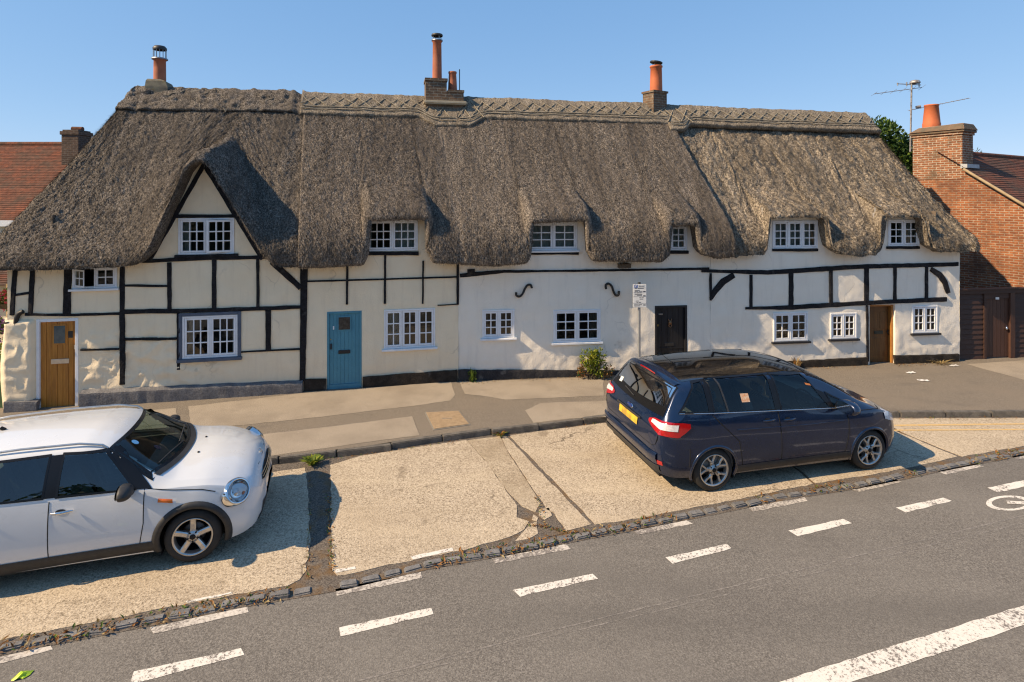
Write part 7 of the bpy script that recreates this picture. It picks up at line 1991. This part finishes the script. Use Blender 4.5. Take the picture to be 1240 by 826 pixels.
for (x, y, Y, rx, rz, n, ms, lab, nm) in ((7, 361, 13.0, .22, .28, 420, [M_leaf, M_pink, M_dleaf, M_pink], 'hanging basket of pink flowers by the cottage corner', 'flower_basket'), (-2, 405, 12.6, .26, .42, 420, [M_purple, M_dleaf, M_purple, M_leaf], 'purple flowering plant behind the green gate', 'flowering_plant'), (-4, 430, 12.5, .34, .3, 500, [M_leaf, M_yleaf, M_leaf], 'low green hedge plant behind the green gate', 'hedge_plant')):
    mb = MB(); c = at(x, y, Y); bush(mb, c, rx, rx*.8, rz, n, .08, .05, ms, r, 5)
    if nm == 'flower_basket': mb.tube([c+Vector((0, 0, -.2)), Vector((c.x, c.y+.3, c.z+.5))], .008, M_bark, 4); mb.lathe((c.x, c.y, c.z-.25), [(0, 0), (.12, .03), (.18, .14)], M_bark, 12)
    else: mb.tube([Vector((c.x, c.y, -.1)), c], .02, M_bark, 5)
    o = mb.build(nm); tag(o, lab, 'plant')

# ------------------------------------------------------------------ litter
M_lime = mat('lime_litter', (.42, .62, .02), (.5, .7, .05), 30, .5); M_paper = mat('white_paper', (.75, .74, .72), None, 9, .8)
p = G(27, 819, ZR); mb = MB(); r = random.Random(6); bl = []
for i in range(6):
    row = []
    for jj in range(5):
        row.append((p.x+(i-2.5)*.022+r.uniform(-.009, .009), p.y+(jj-2)*.021+(i-2.5)*.009+r.uniform(-.009, .009), ZR+.008+max(0, .034-.006*((i-2.5)**2+(jj-2)**2))*r.uniform(.4, 1.3)))
    bl.append(row)
mb.grid(bl, M_lime, False); o = mb.build('crumpled_wrapper'); tag(o, 'crumpled lime yellow wrapper lying on the road at the bottom left', 'litter')
for (x, y, lab, a) in ((1103, 451.5, 'white paper slip on the pavement in front of the brown door cottage', .3), (1118, 461, 'white paper strip on the pavement nearer the kerb', -.1), (1155, 443, 'white paper scrap at the foot of the cottage corner', .2)):
    p = G(x, y, 0); mb = MB(); cs, sn = math.cos(a), math.sin(a)
    mb.grid([[(p.x+i*.06*cs-j*.05*sn, p.y+i*.06*sn+j*.05*cs, .006+.012*((i+j) % 2)) for j in (-1, 0, 1)] for i in (-2, -1, 0, 1, 2)], M_paper, True); o = mb.build('paper_scrap'); tag(o, lab, 'litter')

# ------------------------------------------------------------------ across the road, behind the camera: what the windows mirror
M_hedge = leafmat('far_hedge_leaf', (.012, .03, .008), (.025, .05, .012), (.05, .08, .02))
xs = np.linspace(-60, 60, 240); zz = np.linspace(-.2, 1, 30)
g_ = []
for x in xs:
    top_ = 3.6+1.2*float(vnoise(np.array([[x, 0, 0]]), .14, 3)[0])+.7*float(vnoise(np.array([[x, 0, 0]]), .6, 4)[0]); row = []
    for q in zz:
        d = .5*float(vnoise(np.array([[x, q*top_, 0]]), .7, 5)[0])+.35*float(vnoise(np.array([[x, q*top_, 2]]), 2.1, 6)[0])
        row.append((x, -17-d-1.2*max(0, q-.7)**2, q*top_))
    g_.append(row+[(x, -20, row[-1][2]*.8), (x, -21, -.2)])
mb = MB(); mb.grid(g_, M_hedge, True); r = random.Random(77)
for (x, y, h_, rx) in ((-24, -15, 9, 3.2), (-13, -12, 8.2, 2.4), (-4.5, -14, 9.5, 2.8), (3, -12.5, 7.2, 2.0), (9.5, -14, 10, 3.0), (18, -12, 8.5, 2.4), (27, -16, 10, 3.4)):
    mb.tube([(x, y, -.2), (x+.2, y, h_*.45), (x, y, h_*.8)], [.28, .2, .08], M_bark, 8)
    bush(mb, Vector((x, y, h_*.68)), rx, rx, h_*.34, 900, .6, .45, [M_hedge, M_dleaf], r, 9)
o = mb.build('hedgerow'); struct(o, 'stuff', 'dark hedgerow and trees across the road facing the cottages', 'hedge')
